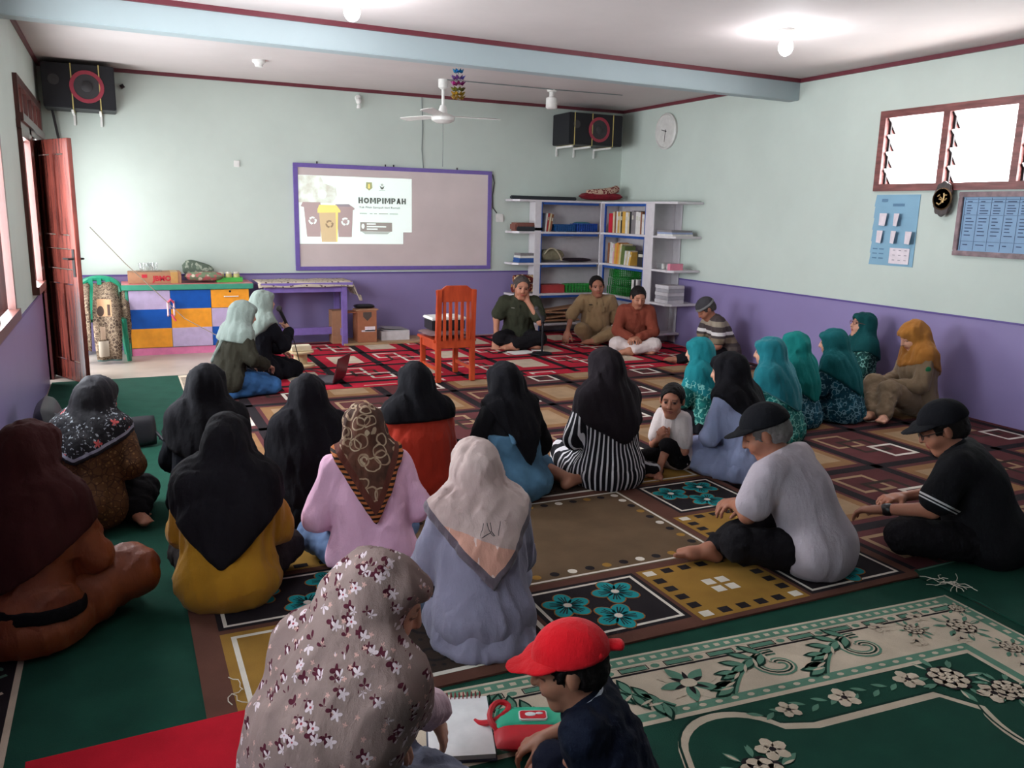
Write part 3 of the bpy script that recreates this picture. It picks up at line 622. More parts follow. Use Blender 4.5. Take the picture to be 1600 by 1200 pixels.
# clock
r = tag(empty('wall_clock', (XR-0.02, 8.74, 2.55)), 'round white wall clock on the right wall', 'clock'); L = (XR-0.02, 8.74, 2.55)
TC = Matrix.Translation((XR, 8.74, 2.55)) @ Matrix.Rotation(-R90, 4, 'Y')
ch(r, L, 'rim', MB().lathe([(0.21, 0.0), (0.215, 0.03), (0.195, 0.045), (0.185, 0.03)], TC, 36), M('clock_rim', (206, 204, 200), 0.35), smooth=True)
ch(r, L, 'dial', MB().lathe([(0.19, 0.02), (0.0, 0.021)], TC, 36), M('clock_dial', (232, 226, 222), 0.5))
BLK = M('black_paint', (30, 28, 30), 0.5)
for k in range(12):
    a = math.radians(90-30*k); n_ = str(12 if k == 0 else k)
    Tn = frame(0, (0, -1, 0), (0, 0, 1), (XR-0.024, 8.74, 2.55)) @ Matrix.Translation((0.148*math.cos(a), 0.148*math.sin(a)-0.018, 0))
    o = text_mesh(n_, 0.052, Tn, BLK, 'numeral', None, 'CENTER'); o.data.transform(Matrix.Translation(-Vector(L))); o.parent = r
for a_, l_, w_ in ((math.radians(90-285), 0.085, 0.012), (math.radians(90-186), 0.125, 0.009)):
    d = Vector((0, -math.cos(a_), math.sin(a_))); c0 = Vector((XR-0.03, 8.74, 2.55)); pz = Vector((0, d.z, -d.y))
    pts = [c0-d*0.02-pz*w_/2, c0-d*0.02+pz*w_/2, c0+d*l_+pz*w_/4, c0+d*l_-pz*w_/4]
    mm = MB(); mm._add([*pts, *[p+Vector((-0.003, 0, 0)) for p in pts]], [(0, 1, 2, 3), (7, 6, 5, 4), (0, 4, 5, 1), (1, 5, 6, 2), (2, 6, 7, 3), (3, 7, 4, 0)]); ch(r, L, 'clock_hand', mm, BLK)
# poster with notes; framed class board; carved medallion
POST = M('poster_blue', (132, 172, 196), 0.7, var=0.05, scale=4); NOTE = M('note_paper', (226, 214, 220), 0.8)
r = tag(empty('paper_poster', (XR-0.003, 5.26, 1.17)), 'pale blue paper poster with folded white notes under the window', 'poster'); L = (XR-0.003, 5.26, 1.17)
mm = MB(); n = 6
for j in range(n):
    z0, z1 = 1.16+0.61*j/n, 1.16+0.61*(j+1)/n; d0, d1 = [0.004+0.004*math.sin(3*v) for v in (j, j+1)]
    mm._add([(XR-0.002-d0, 5.50, z0), (XR-0.002-d0, 5.035, z0), (XR-0.002-d1, 5.035, z1), (XR-0.002-d1, 5.49, z1), (XR-0.001, 5.50, z0), (XR-0.001, 5.035, z0), (XR-0.001, 5.035, z1), (XR-0.001, 5.49, z1)], [(0, 1, 2, 3), (7, 6, 5, 4), (0, 4, 5, 1), (1, 5, 6, 2), (2, 6, 7, 3), (3, 7, 4, 0)])
ch(r, L, 'sheet', mm, POST)
for y, z, w_, tl in ((5.38, 1.56, 0.10, 0.03), (5.235, 1.56, 0.085, 0.045), (5.40, 1.41, 0.08, 0.025), (5.25, 1.41, 0.08, 0.04), (5.09, 1.41, 0.10, 0.05)):
    mm = MB(); a, b = y+w_/2, y-w_/2; z0, z1 = z-0.055, z+0.05
    mm._add([(XR-0.013, a, z0), (XR-0.013-tl, b+0.01, z0-0.004), (XR-0.013-tl*0.8, b, z1), (XR-0.013, a, z1), (XR-0.011, a, z0), (XR-0.011-tl, b+0.01, z0-0.004), (XR-0.011-tl*0.8, b, z1), (XR-0.011, a, z1)], [(0, 1, 2, 3), (7, 6, 5, 4), (0, 4, 5, 1), (1, 5, 6, 2), (2, 6, 7, 3), (3, 7, 4, 0)])
    ch(r, L, 'folded_note', mm, NOTE)
o = ch(r, L, 'calendar_sheet', MB().box((XR-0.014, 5.075, 1.18), (XR-0.011, 5.28, 1.315)), NOTE)
INK = M('faded_ink', (96, 130, 158), 0.8)
for k in range(3):
    for y in (5.44, 5.37): ch(r, L, 'faint_writing', MB().box((XR-0.0125, y-0.025, 1.295-k*0.04), (XR-0.0118, y+0.025, 1.305-k*0.04)), INK)
for a, b, z in ((5.42, 5.36, 1.73), (5.30, 5.18, 1.69)): ch(r, L, 'faint_writing', MB().box((XR-0.0125, b, z-0.02), (XR-0.0118, a, z+0.004)), INK)
for k in range(3):
    for q in range(3): ch(r, L, 'calendar_line', MB().box((XR-0.0152, 5.245-q*0.06-0.025, 1.293-k*0.042), (XR-0.0142, 5.245-q*0.06, 1.299-k*0.042)), M('grey_ink', (150, 140, 150), 0.8))
r = tag(empty('class_board', (XR-0.01, 4.2, 1.29)), 'framed blue name board with columns of printed boxes', 'notice board'); L = (XR-0.01, 4.2, 1.29)
MARB = wood('marbled_frame_wood', (86, 66, 70), (142, 112, 118), (9, 9, 9), 0.35); BBL = M('board_blue', (126, 158, 190), 0.5, var=0.04); INKD = M('dark_ink', (52, 66, 96), 0.7)
b0, b1, c0, c1 = 3.55, 4.66, 1.285, 1.785
ch(r, L, 'sheet', MB().box((XR-0.012, b0+0.03, c0+0.03), (XR-0.002, b1-0.03, c1-0.03)), BBL)
for lo, hi in (((XR-0.03, b0, c0), (XR, b1, c0+0.04)), ((XR-0.03, b0, c1-0.04), (XR, b1, c1)), ((XR-0.03, b0, c0+0.04), (XR, b0+0.04, c1-0.04)), ((XR-0.03, b1-0.04, c0+0.04), (XR, b1, c1-0.04))): ch(r, L, 'frame_strip', MB().box(lo, hi), MARB, bevel=0.004)
rr = random.Random(4)
for k in range(9):
    ya = b1-0.055-k*0.112
    for zz in (c1-0.06, c1-0.085, c1-0.18, c0+0.115): ch(r, L, 'ruled_line', MB().box((XR-0.0135, ya-0.105, zz), (XR-0.0122, ya, zz+0.0025)), INKD)
    ch(r, L, 'ruled_line', MB().box((XR-0.0135, ya-0.0015, c0+0.045), (XR-0.0122, ya+0.0015, c1-0.045)), INKD)
    for zz in (c1-0.075, c1-0.105, c1-0.125, c1-0.145, c1-0.165, c1-0.205, c1-0.23, c1-0.255, c1-0.28, c1-0.305, c1-0.335, c0+0.09):
        ln_ = rr.uniform(0.03, 0.075); ch(r, L, 'printed_line', MB().box((XR-0.0135, ya-0.02-ln_, zz-0.004), (XR-0.0122, ya-0.02, zz+0.003)), INKD)
r = tag(empty('carved_medallion', (XR-0.033, 4.78, 1.58)), 'dark carved wooden medallion with golden calligraphy', 'wall ornament'); L = (XR-0.02, 4.78, 1.58)
DKW = wood('dark_carved_wood', (38, 28, 28), (66, 50, 48), (20, 20, 20), 0.4)
mm = MB(); pts = []
for k in range(48):
    a = 2*math.pi*k/48; rad = 0.108+0.022*math.cos(2*a+math.pi)+0.006*math.cos(12*a); pts.append((rad*math.cos(a)*0.92, rad*math.sin(a)*1.06))
TM = frame(0, (0, -1, 0), (0, 0, 1), (XR-0.032, 4.78, 1.73))
ch(r, L, 'carved_plate', mm.prism(pts, 0.0, 0.02, 0, TM), DKW, bevel=0.004)
ch(r, L, 'ring', MB().lathe([(0.078, 0.02), (0.082, 0.03), (0.090, 0.02)], TM, 30), M('worn_gold', (120, 96, 70), 0.4, 0.5), smooth=True)
GLD = M('gold_leaf_paint', (190, 160, 110), 0.4, 0.4)
for pts in ([(-0.045, -0.03), (-0.02, -0.045), (0.0, -0.03), (0.005, 0.0), (-0.015, 0.015), (-0.025, 0.0), (0.0, -0.008), (0.03, -0.01), (0.045, 0.005)], [(0.012, -0.03), (0.02, 0.02), (0.015, 0.045)], [(0.025, 0.03), (0.045, 0.03)], [(-0.04, 0.02), (-0.02, 0.035)]):
    ch(r, L, 'calligraphy_stroke', MB().tube([TM @ Vector((a, b, 0.024)) for a, b in pts], 0.006, 6), GLD, smooth=True)
# switch, socket, cables, alarm thing
WPL = M('white_plastic', (222, 220, 216), 0.4)
o = MB().box((4.33, YB-0.02, 1.42), (4.43, YB, 1.52)).build('wall_switch', WPL, bevel=0.006); tag(o, 'white light switch at the right of the whiteboard', 'switch')
o = MB().ring((2.58, YB, 2.78), (2.58, YB-0.04, 2.78), 0.03).ball((2.58, YB-0.06, 2.74), 0.035).ring((2.58, YB-0.06, 2.70), (2.58, YB-0.06, 2.66), 0.02, 0.026).build('lamp_socket', WPL, smooth=True); tag(o, 'small white bracket lamp socket high on the back wall', 'lamp socket')
tag(MB().box((1.20, YB-0.012, 1.96), (1.26, YB, 2.03)).build('wall_socket', WPL, bevel=0.004), 'small white cable outlet on the bare back wall', 'socket')
tag(MB().tube([(0.13, YB-0.02, 2.70), (0.16, YB-0.02, 2.72)], 0.02).build('wall_clip', BLK), 'small black clip beside the left loudspeaker', 'clip')
CBL = M('cable_grey', (120, 128, 128), 0.6); DCBL = M('cable_dark', (44, 40, 44), 0.6)
tag(MB().tube([(3.35, YB-0.008, 2.85), (3.36, YB-0.008, 2.5), (3.35, YB-0.008, 2.25), (3.37, YB-0.008, 2.04)], 0.005).build('wall_cable', CBL), 'thin grey cable from the ceiling down to the whiteboard', 'cable')
tag(MB().tube([(4.275, YB-0.01, 2.0), (4.30, YB-0.012, 1.9), (4.28, YB-0.01, 1.75), (4.285, YB-0.01, 1.6), (4.34, YB-0.01, 1.53)], 0.006).build('wall_cable', DCBL), 'dark cable beside the right frame of the whiteboard', 'cable')
tag(MB().tube([(-0.50, 9.66, 2.45), (-0.47, 9.70, 2.2), (-0.42, 9.71, 1.9), (-0.43, 9.71, 1.2)], 0.012).build('wall_cable', DCBL), 'dark cable hanging below the left loudspeaker', 'cable')
tag(MB().tube([(-0.25, 9.70, 1.30), (0.05, 9.45, 0.95), (0.28, 9.12, 0.72), (0.55, 8.7, 0.45), (0.85, 8.3, 0.30), (1.1, 8.0, 0.16)], 0.004).build('string_line', M('string_brown', (112, 98, 84), 0.8)), 'thin cord running down across the coloured cabinet', 'cord')
# ------------------------------------------------------------------ ceiling things
def bulb(x, y, lit_, label, grp=None):
    r = tag(empty('ceiling_bulb', (x, y, ZC-0.2)), label, 'ceiling lamp', grp); L = (x, y, ZC-0.2)
    ch(r, L, 'lamp_base', MB().lathe([(0.055, 0), (0.055, -0.02), (0.03, -0.03), (0.028, -0.065)], TR(x, y, ZC), 18), WPL, smooth=True)
    if lit_:
        g = M('lit_bulb', (255, 252, 255), 0.5, 0, 0, emit=14)
        ch(r, L, 'bulb', MB().ball((x, y, ZC-0.12), (0.052, 0.052, 0.06), 18, 12), g, smooth=True)
        l = bpy.data.lights.new('bulb_light', 'POINT'); l.energy = 16; l.color = (0.96, 0.95, 1.0); l.shadow_soft_size = 0.055
        o = bpy.data.objects.new('bulb_light', l); COL.objects.link(o); o.location = (x, y, ZC-0.19)
    else:
        g = M('frosted_bulb', (226, 222, 218), 0.3)
        ch(r, L, 'bulb', MB().lathe([(0.026, -0.05), (0.03, -0.075), (0.062, -0.09), (0.064, -0.19), (0.05, -0.205), (0, -0.206)], TR(x, y, ZC), 18), g, smooth=True)
bulb(4.47, 4.95, True, 'glowing white bulb on the ceiling at upper right'); bulb(1.43, 5.5, True, 'glowing white bulb at the top edge of the picture')
bulb(4.45, 8.55, False, 'unlit white cylinder lamp on the ceiling near the right loudspeaker')
tag(MB().lathe([(0.06, 0), (0.06, -0.02), (0.04, -0.035), (0.035, -0.06)], TR(1.30, 8.42, ZC), 18).build('lamp_socket', WPL, smooth=True), 'empty white lamp socket on the ceiling at left', 'lamp socket')
tag(MB().tube([(3.2, 8.5, ZC-0.006), (4.45, 8.5, ZC-0.006), (5.3, 8.45, ZC-0.006)], 0.005).build('ceiling_cable', CBL), 'thin cable across the ceiling behind the beam', 'cable')
r = tag(empty('ceiling_fan', (3.17, 8.54, 2.42)), 'white ceiling fan with three blades', 'ceiling fan'); L = (3.17, 8.54, 2.42)
ch(r, L, 'canopy', MB().lathe([(0.05, 0), (0.05, -0.08), (0.02, -0.10)], TR(3.17, 8.54, ZC), 18), WHT, smooth=True)
ch(r, L, 'rod', MB().ring((3.17, 8.54, ZC-0.08), (3.17, 8.54, 2.60), 0.016), WHT, smooth=True)
ch(r, L, 'motor', MB().lathe([(0.03, 2.62), (0.045, 2.58), (0.05, 2.54), (0.10, 2.525), (0.125, 2.50), (0.12, 2.47), (0.07, 2.445), (0.0, 2.44)], TR(3.17, 8.54, 0), 26), WHT, smooth=True)
for k in range(3):
    a = math.radians(-6+120*k+ (0 if k else 0)); Tb = TR(3.17, 8.54, 2.515, a, math.radians(10))
    o = ch(r, L, 'blade', MB().prism([(0.11, -0.02), (0.2, -0.055), (0.60, -0.065), (0.63, -0.03), (0.63, 0.03), (0.60, 0.065), (0.2, 0.055), (0.11, 0.02)], -0.003, 0.003, 0, Tb), WHT)
ch(r, L, 'pull_cord', MB().tube([(3.17, 8.54, 2.44), (3.175, 8.55, 2.2), (3.172, 8.55, 2.0)], 0.003), CBL)
r = tag(empty('foil_garland', (2.61, 6.68, 2.43)), 'hanging foil garland in blue, magenta and gold', 'decoration'); L = (2.61, 6.68, 2.43)
for k, (z, c) in enumerate(((2.66, (40, 140, 190)), (2.61, (130, 100, 170)), (2.565, (170, 40, 130)), (2.52, (120, 130, 50)), (2.485, (190, 160, 60)), (2.455, (180, 150, 70)))):
    mm = MB()
    for q in range(8):
        a = q*0.785+k; d = Vector((math.cos(a), math.sin(a), 0)); s_ = Vector((-d.y, d.x, 0)); p = Vector((2.61, 6.68, z)); rad = 0.065 if k else 0.05
        b_ = [p+s_*0.004, p+d*rad*0.6+s_*0.018+Vector((0, 0, 0.004)), p+d*rad+Vector((0, 0, 0.02)), p+d*rad*0.6-s_*0.018-Vector((0, 0, 0.012)), p-s_*0.004]
        mm._add(b_+[v+Vector((0, 0, 0.0015)) for v in b_], [(0, 1, 2, 3, 4), (9, 8, 7, 6, 5)])
    ch(r, L, 'foil_tier', mm, M('foil_%d' % k, c, 0.25, 0.8))
ch(r, L, 'thread', MB().tube([(2.61, 6.68, 2.44), (2.61, 6.68, 2.69)], 0.002), CBL)
# ------------------------------------------------------------------ coloured cabinet
CG = M('cabinet_green', (66, 146, 120), 0.4); CPK = M('cabinet_pink', (226, 128, 170), 0.4); CTOP = M('cabinet_top_rose', (196, 116, 116), 0.35)
CLV = M('panel_lavender', (190, 172, 206), 0.4); CBL_ = M('panel_blue', (22, 84, 172), 0.35); COR = M('panel_orange', (240, 158, 46), 0.4)
X0, X1, YFc, YBc = 0.03, 1.25, 9.32, 9.74
r = tag(empty('storage_cabinet', (0.64, 9.53, 0)), 'low cabinet with blue, orange and lavender checker doors', 'cabinet'); L = (0.64, 9.53, 0)
ch(r, L, 'carcass', MB().box((X0, YFc+0.02, 0.0), (X1, YBc, 0.68)), CG)
ch(r, L, 'plinth', MB().box((X0+0.03, YFc+0.008, 0.0), (X1, YFc+0.02, 0.075)), CPK)
ch(r, L, 'worktop', MB().box((X0-0.03, YFc-0.03, 0.68), (X1+0.04, YBc, 0.735)), CG, bevel=0.004)
ch(r, L, 'worktop_cover', MB().box((X0-0.025, YFc-0.025, 0.735), (X1+0.035, YBc, 0.740)), CTOP)
ch(r, L, 'side_edge', MB().box((X0, YFc, 0.0), (X0+0.025, YFc+0.02, 0.68)), CG)
xs = (0.06, 0.455, 0.855, 1.245); zs = (0.08, 0.28, 0.48, 0.675); pal = ((COR, CBL_, CLV), (CLV, COR, CBL_), (CBL_, CLV, COR))
for i in range(3):
    nm = 'cabinet_door'
    for j in range(3):
        o = ch(r, L, 'drawer' if (i == 2 and j == 2) else 'door_panel', MB().box((xs[i]+0.002, YFc-0.002, zs[j]+(0.002 if j == 0 or (i, j) == (2, 2) else 0)), (xs[i+1]-0.002, YFc+0.02, zs[j+1]-(0.002 if j == 2 or (i, j) == (2, 1) else 0))), pal[i][j])
        if (i, j) == (2, 2):
            h = MB().tube([(0.99, YFc-0.004, 0.60), (0.99, YFc-0.03, 0.60), (1.13, YFc-0.03, 0.60), (1.13, YFc-0.004, 0.60)], 0.006).build('drawer_handle', WHT, local=L); h.parent = o; h.location = (0, 0, 0)
            h = MB().ring((1.05, YFc-0.006, 0.652), (1.05, YFc, 0.652), 0.012).build('lock', BLK, local=L); h.parent = o; h.location = (0, 0, 0)
for x in (0.425, 0.485):
    ch(r, L, 'door_handle', MB().tube([(x, YFc-0.004, 0.41), (x, YFc-0.04, 0.42), (x, YFc-0.04, 0.55), (x, YFc-0.004, 0.56)], 0.010), M('pink_white_handle', (236, 200, 206), 0.3), smooth=True)
ch(r, L, 'ribbon_tie', MB().tube([(0.425, YFc-0.05, 0.55), (0.455, YFc-0.06, 0.585), (0.485, YFc-0.05, 0.55)], 0.012).tube([(0.455, YFc-0.05, 0.43), (0.475, YFc-0.055, 0.39), (0.495, YFc-0.05, 0.36)], 0.010), M('ribbon_pink', (224, 84, 110), 0.6), smooth=True)
# things on the cabinet
CARD = M('cardboard', (166, 122, 92), 0.8, bump=0.1); REDI = M('red_print', (186, 40, 56), 0.6); TAPE = M('parcel_tape', (190, 150, 90), 0.4)
r = tag(empty('carton', (0.27, 9.5, 0.74)), 'flat cardboard carton with red lettering on the coloured cabinet', 'box'); L = (0.27, 9.5, 0.74)
ch(r, L, 'carton_body', MB().box((0.07, 9.38, 0.741), (0.58, 9.66, 0.855)), CARD, bevel=0.004)
ch(r, L, 'tape', MB().box((0.475, 9.377, 0.741), (0.545, 9.66, 0.857)), TAPE)
o = text_mesh('JBMO', 0.072, frame(0, (1, 0, 0), (0, 0, 1), (0.305, 9.379, 0.768)), REDI, 'print', None, bold=0.003); o.data.transform(Matrix.Translation(-Vector(L))); o.parent = r; o.data.transform(Matrix.Identity(4))
ch(r, L, 'print', MB().box((0.20, 9.3785, 0.80), (0.25, 9.3795, 0.835)), REDI)
r = tag(empty('cup_tray', (0.27, 9.5, 0.857)), 'clear tray of plastic cups on the cardboard carton', 'tray'); L = (0.27, 9.5, 0.857)
ch(r, L, 'tray', MB().rbox((0.15, 9.43, 0.8575), (0.40, 9.60, 0.868), 0.03), CLEAR)
for x, y in ((0.21, 9.48), (0.27, 9.52), (0.33, 9.48), (0.30, 9.56)): ch(r, L, 'cup', MB().lathe([(0.025, 0), (0.036, 0.075), (0.033, 0.075), (0.022, 0.006), (0, 0.006)], TR(x, y, 0.869), 14), CLEAR, smooth=True)
def cloth_pat(name, cols, scale=14, rough=0.85, rnd=1.0):
    if name in MATS: return MATS[name]
    t = NT(name, rough); v = t.vor(scale, rnd=rnd); n2 = t.noise(scale*1.4, 3)
    c = t.mix(t.ramp(v[0], 0.25, 0.34), lin(cols[0]), lin(cols[1])); c = t.mix(t.ramp(n2, 0.52, 0.58), c, lin(cols[2]))
    sep = t.xyz(v[1]); c = t.mix(t.math('GREATER_THAN', sep[0], 0.72), c, t.mix(t.ramp(v[0], 0.18, 0.26), lin(cols[3]), c))
    t.bump(t.noise(260, 2), 0.25, 0.002); MATS[name] = t.done(c, 0.2); return MATS[name]
o = MB()
def pillow(m_, cx, cy, z, sx, sy, sz, T=None, n=14, puff=0.75):
    vs = []; fs = []
    for side in (1, -1):
        for j in range(n+1):
            for i in range(n+1):
                u, v = i/n*2-1, j/n*2-1; hgt = max(0.0, (1-u**4)*(1-v**4))**0.5
                k = 1-0.06*(u*u*v*v); vs.append((cx+sx*u*k, cy+sy*v*k, z+sz*(1+side*hgt*puff)))
    st = (n+1)**2
    for s_ in range(2):
        for j in range(n):
            for i in range(n):
                a = s_*st+j*(n+1)+i; q_ = (a, a+1, a+n+2, a+n+1); fs.append(q_ if s_ == 0 else q_[::-1])
    if T is not None: vs = [T @ Vector(p) for p in vs]
    m_._add(vs, fs); return m_
P1 = cloth_pat('grey_leaf_cloth', [(126, 138, 122), (92, 104, 92), (160, 166, 150), (190, 186, 170)], 16)
P2 = cloth_pat('rose_cloth', [(206, 190, 172), (110, 128, 100), (170, 96, 96), (196, 60, 84)], 15)
tag(pillow(MB(), 0, 0, 0, 0.17, 0.05, 0.12, TR(0.73, 9.6, 0.745, 0, 0, math.radians(18))).build('floral_cushion', P1, smooth=True), 'grey leafy cushion leaning against the wall on the cabinet', 'cushion')
tag(pillow(MB(), 0.81, 9.47, 0.742, 0.2, 0.09, 0.062).build('floral_cushion', P2, smooth=True), 'long rose patterned cushion lying on the cabinet', 'cushion')
r = tag(empty('jar_tray', (1.07, 9.5, 0.741)), 'bright green plastic tray with yellow jars on the cabinet', 'tray'); L = (1.07, 9.5, 0.741)
GRN = M('green_plastic', (74, 176, 74), 0.4)
mm = MB().rbox((0.93, 9.42, 0.7412), (1.20, 9.58, 0.748), 0.02); mm.box((0.93, 9.42, 0.748), (1.20, 9.426, 0.79)).box((0.93, 9.574, 0.748), (1.20, 9.58, 0.79)).box((0.93, 9.426, 0.748), (0.936, 9.574, 0.79)).box((1.194, 9.426, 0.748), (1.20, 9.574, 0.79)); ch(r, L, 'tray', mm, GRN)
for x in (0.985, 1.065, 1.145):
    o = ch(r, L, 'jar', MB().lathe([(0.03, 0), (0.034, 0.02), (0.034, 0.07), (0.028, 0.078)], TR(x, 9.5, 0.7485), 16), M('jar_yellow', (196, 184, 120), 0.3), smooth=True)
    h = MB().lathe([(0.031, 0.078), (0.031, 0.095), (0, 0.096)], TR(x, 9.5, 0.7485), 16).build('lid', M('jar_lid', (214, 206, 190), 0.4), local=L, smooth=True); h.parent = o; h.location = (0, 0, 0)
# ------------------------------------------------------------------ purple table with runner
TP = M('table_purple', (124, 104, 172), 0.4)
r = tag(empty('purple_table', (1.85, 9.45, 0)), 'purple wooden table against the wall beside the cabinet', 'table'); L = (1.85, 9.45, 0)
ch(r, L, 'table_top', MB().box((1.36, 9.22, 0.70), (2.36, 9.70, 0.735)), TP, bevel=0.004)
ch(r, L, 'apron', MB().box((1.42, 9.26, 0.63), (2.30, 9.28, 0.70)), TP); ch(r, L, 'apron', MB().box((1.42, 9.64, 0.63), (2.30, 9.66, 0.70)), TP)
for x in (1.40, 2.24):
    for y in (9.25, 9.61): ch(r, L, 'leg', MB().box((x, y, 0.018), (x+0.06, y+0.06, 0.70)), TP, bevel=0.003)
    ch(r, L, 'stretcher', MB().box((x+0.01, 9.31, 0.12), (x+0.05, 9.61, 0.20)), TP)
ch(r, L, 'stretcher', MB().box((1.46, 9.44, 0.13), (2.24, 9.48, 0.21)), TP)
t = NT('runner_cloth', 0.9); v = t.vor(26); x_ = t.xyz(); b_ = t.math('LESS_THAN', t.math('ABSOLUTE', t.math('SUBTRACT', x_[1], 0.0)), 10)
c = t.mix(t.ramp(v[0], 0.22, 0.34), lin((80, 66, 60)), lin((186, 172, 156))); t.bump(t.noise(200, 2), 0.3, 0.003); RUN = t.done(c, 0.1)
mm = MB(); prof = []
for k in range(27):
    u = k/26; x = 1.33+1.16*u; z = 0.742 if x < 2.37 else 0.742-min(0.16, (x-2.37)*2.2)
    x = x if x < 2.37 else 2.37+(x-2.37)*0.75; prof.append((x, z))
vs = []; fs = []; ny = 8
for x, z in prof:
    for j in range(ny+1): y = 9.20+0.47*j/ny; vs.append((x, y+0.008*math.sin(9*x), z+0.003*math.sin(17*x+5*y)+(-0.05 if j == 0 else 0)))
st = ny+1
for i in range(len(prof)-1):
    for j in range(ny): a = i*st+j; fs.append((a, a+1, a+st+1, a+st))
mm._add(vs, fs); o = mm.build('table_runner', RUN, smooth=True); md = o.modifiers.new('s', 'SOLIDIFY'); md.thickness = 0.006; md.offset = 1
tag(o, 'patterned grey cloth runner over the purple table, hanging at its right end', 'tablecloth')
# board, carton and paper tray on the floor
PLY = wood('plywood', (150, 116, 84), (184, 150, 114), (2, 20, 20), 0.6)
tag(MB().box((2.25, 9.20, 0.0185), (3.25, 9.66, 0.04)).build('floor_board', PLY, bevel=0.003), 'thin plywood board on the floor under the carton', 'board')
r = tag(empty('parcel_carton', (2.5, 9.38, 0.04)), 'tall open brown carton with crest print next to the table', 'box'); L = (2.5, 9.38, 0.04)
CB2 = M('brown_carton', (158, 100, 72), 0.75, bump=0.1)
ch(r, L, 'carton_body', MB().box((2.42, 9.26, 0.0405), (2.64, 9.50, 0.41)), CB2, bevel=0.004)
ch(r, L, 'flap', MB().box((2.40, 9.25, 0.41), (2.66, 9.42, 0.422)), CARD); ch(r, L, 'flap', MB().box((2.30, 9.30, 0.38), (2.43, 9.48, 0.392), T=TR(0, 0, 0)), CB2)
ch(r, L, 'crest_print', MB().prism([(-0.05, 0.0), (0.05, 0.0), (0.05, -0.05), (0.0, -0.10), (-0.05, -0.05)], 0, 0.001, 0, frame(0, (1, 0, 0), (0, 0, 1), (2.53, 9.259, 0.39))), M('crest_ink', (84, 72, 66), 0.8))
ch(r, L, 'address_label', MB().box((2.50, 9.2585, 0.17), (2.62, 9.2598, 0.225)).box((2.46, 9.2585, 0.165), (2.62, 9.2598, 0.185)), NOTE)
ch(r, L, 'bag_stuffing', pillow(MB(), 2.53, 9.40, 0.415, 0.12, 0.07, 0.03), BLKP, smooth=True)
tag(MB().box((2.16, 9.40, 0.0185), (2.30, 9.58, 0.40), T=TR(0, 0, 0)).build('carton_sheet', CARD, bevel=0.003), 'plain cardboard box standing behind the purple table leg', 'box')
r = tag(empty('paper_tray', (2.9, 9.45, 0.04)), 'white open carton full of papers on the plywood board', 'box'); L = (2.9, 9.45, 0.04)
PAP = M('paper_white', (226, 222, 222), 0.8); WCB = M('white_carton', (198, 192, 194), 0.6)
mm = MB().box((2.72, 9.34, 0.0405), (3.06, 9.56, 0.05)).box((2.72, 9.34, 0.05), (3.06, 9.346, 0.15)).box((2.72, 9.554, 0.05), (3.06, 9.56, 0.15)).box((2.72, 9.346, 0.05), (2.726, 9.554, 0.15)).box((3.054, 9.346, 0.05), (3.06, 9.554, 0.15)); ch(r, L, 'carton_body', mm, WCB)
for k in range(5): ch(r, L, 'paper', MB().box((-0.15, -0.09, 0), (0.15, 0.09, 0.004), T=TR(2.89, 9.45, 0.10+0.018*k, 0.06*k-0.1, 0.05, math.radians(-7+3*k))), PAP if k % 2 else M('paper_grey', (150, 144, 148), 0.8))
# ------------------------------------------------------------------ wooden chair, its cushion and the projector
CW = wood('orange_wood', (150, 52, 26), (186, 74, 40), (14, 14, 3), 0.3)
cx0, cx1, cy0, cy1, zf = 2.525, 2.90, 6.93, 7.40, 0.019
r = tag(empty('wooden_chair', (2.72, 7.17, zf)), 'orange wooden slat-back chair with its back to the audience', 'chair'); L = (2.72, 7.17, zf)
for x in (cx0, cx1-0.045):
    mm = MB(); pts = [(cy0, zf), (cy0+0.045, zf), (cy0+0.055, 0.42), (cy0+0.02, 0.86), (cy0-0.02, 0.86), (cy0+0.005, 0.42)]
    mm.prism(pts, x, x+0.045, 0, Matrix(((0, 0, 1, 0), (1, 0, 0, 0), (0, 1, 0, 0), (0, 0, 0, 1)))); ch(r, L, 'leg', mm, CW, bevel=0.004)
    ch(r, L, 'leg', MB().box((x, cy1-0.045, zf), (x+0.045, cy1, 0.38)), CW, bevel=0.004)
    ch(r, L, 'side_rail', MB().box((x+0.008, cy0+0.05, 0.31), (x+0.037, cy1-0.045, 0.38)), CW); ch(r, L, 'stretcher', MB().box((x+0.01, cy0+0.05, 0.12), (x+0.035, cy1-0.045, 0.15)), CW)
ch(r, L, 'seat', MB().box((cx0-0.02, cy0+0.03, 0.38), (cx1+0.02, cy1+0.02, 0.405)), CW, bevel=0.005)
ch(r, L, 'front_rail', MB().box((cx0+0.045, cy1-0.04, 0.31), (cx1-0.045, cy1-0.012, 0.38)), CW); ch(r, L, 'back_rail', MB().box((cx0+0.045, cy0+0.01, 0.33), (cx1-0.045, cy0+0.04, 0.40)), CW)
TYZ = Matrix(((1, 0, 0, 0), (0, 0, -1, cy0+0.025), (0, 1, 0, 0), (0, 0, 0, 1)))
ch(r, L, 'crest_rail', MB().prism([(cx0+0.03, 0.75), (cx1-0.03, 0.75), (cx1, 0.80), (cx1+0.005, 0.855), (cx1-0.05, 0.865), (cx1-0.09, 0.895), (cx0+0.09, 0.895), (cx0+0.05, 0.865), (cx0-0.005, 0.855), (cx0, 0.80)], 0, 0.03, 0, TYZ), CW, bevel=0.004)
for k in range(5):
    x = cx0+0.062+k*0.0565; ch(r, L, 'back_slat', MB().box((x, cy0+0.0, 0.40), (x+0.026, cy0+0.02, 0.76)), CW)
r = tag(pillow(MB(), 2.70, 7.22, 0.406, 0.21, 0.20, 0.03).build('seat_cushion', M('cushion_maroon_grey', (112, 86, 88), 0.85, var=0.25, scale=9), smooth=True), 'flat maroon grey cushion on the wooden chair', 'cushion')
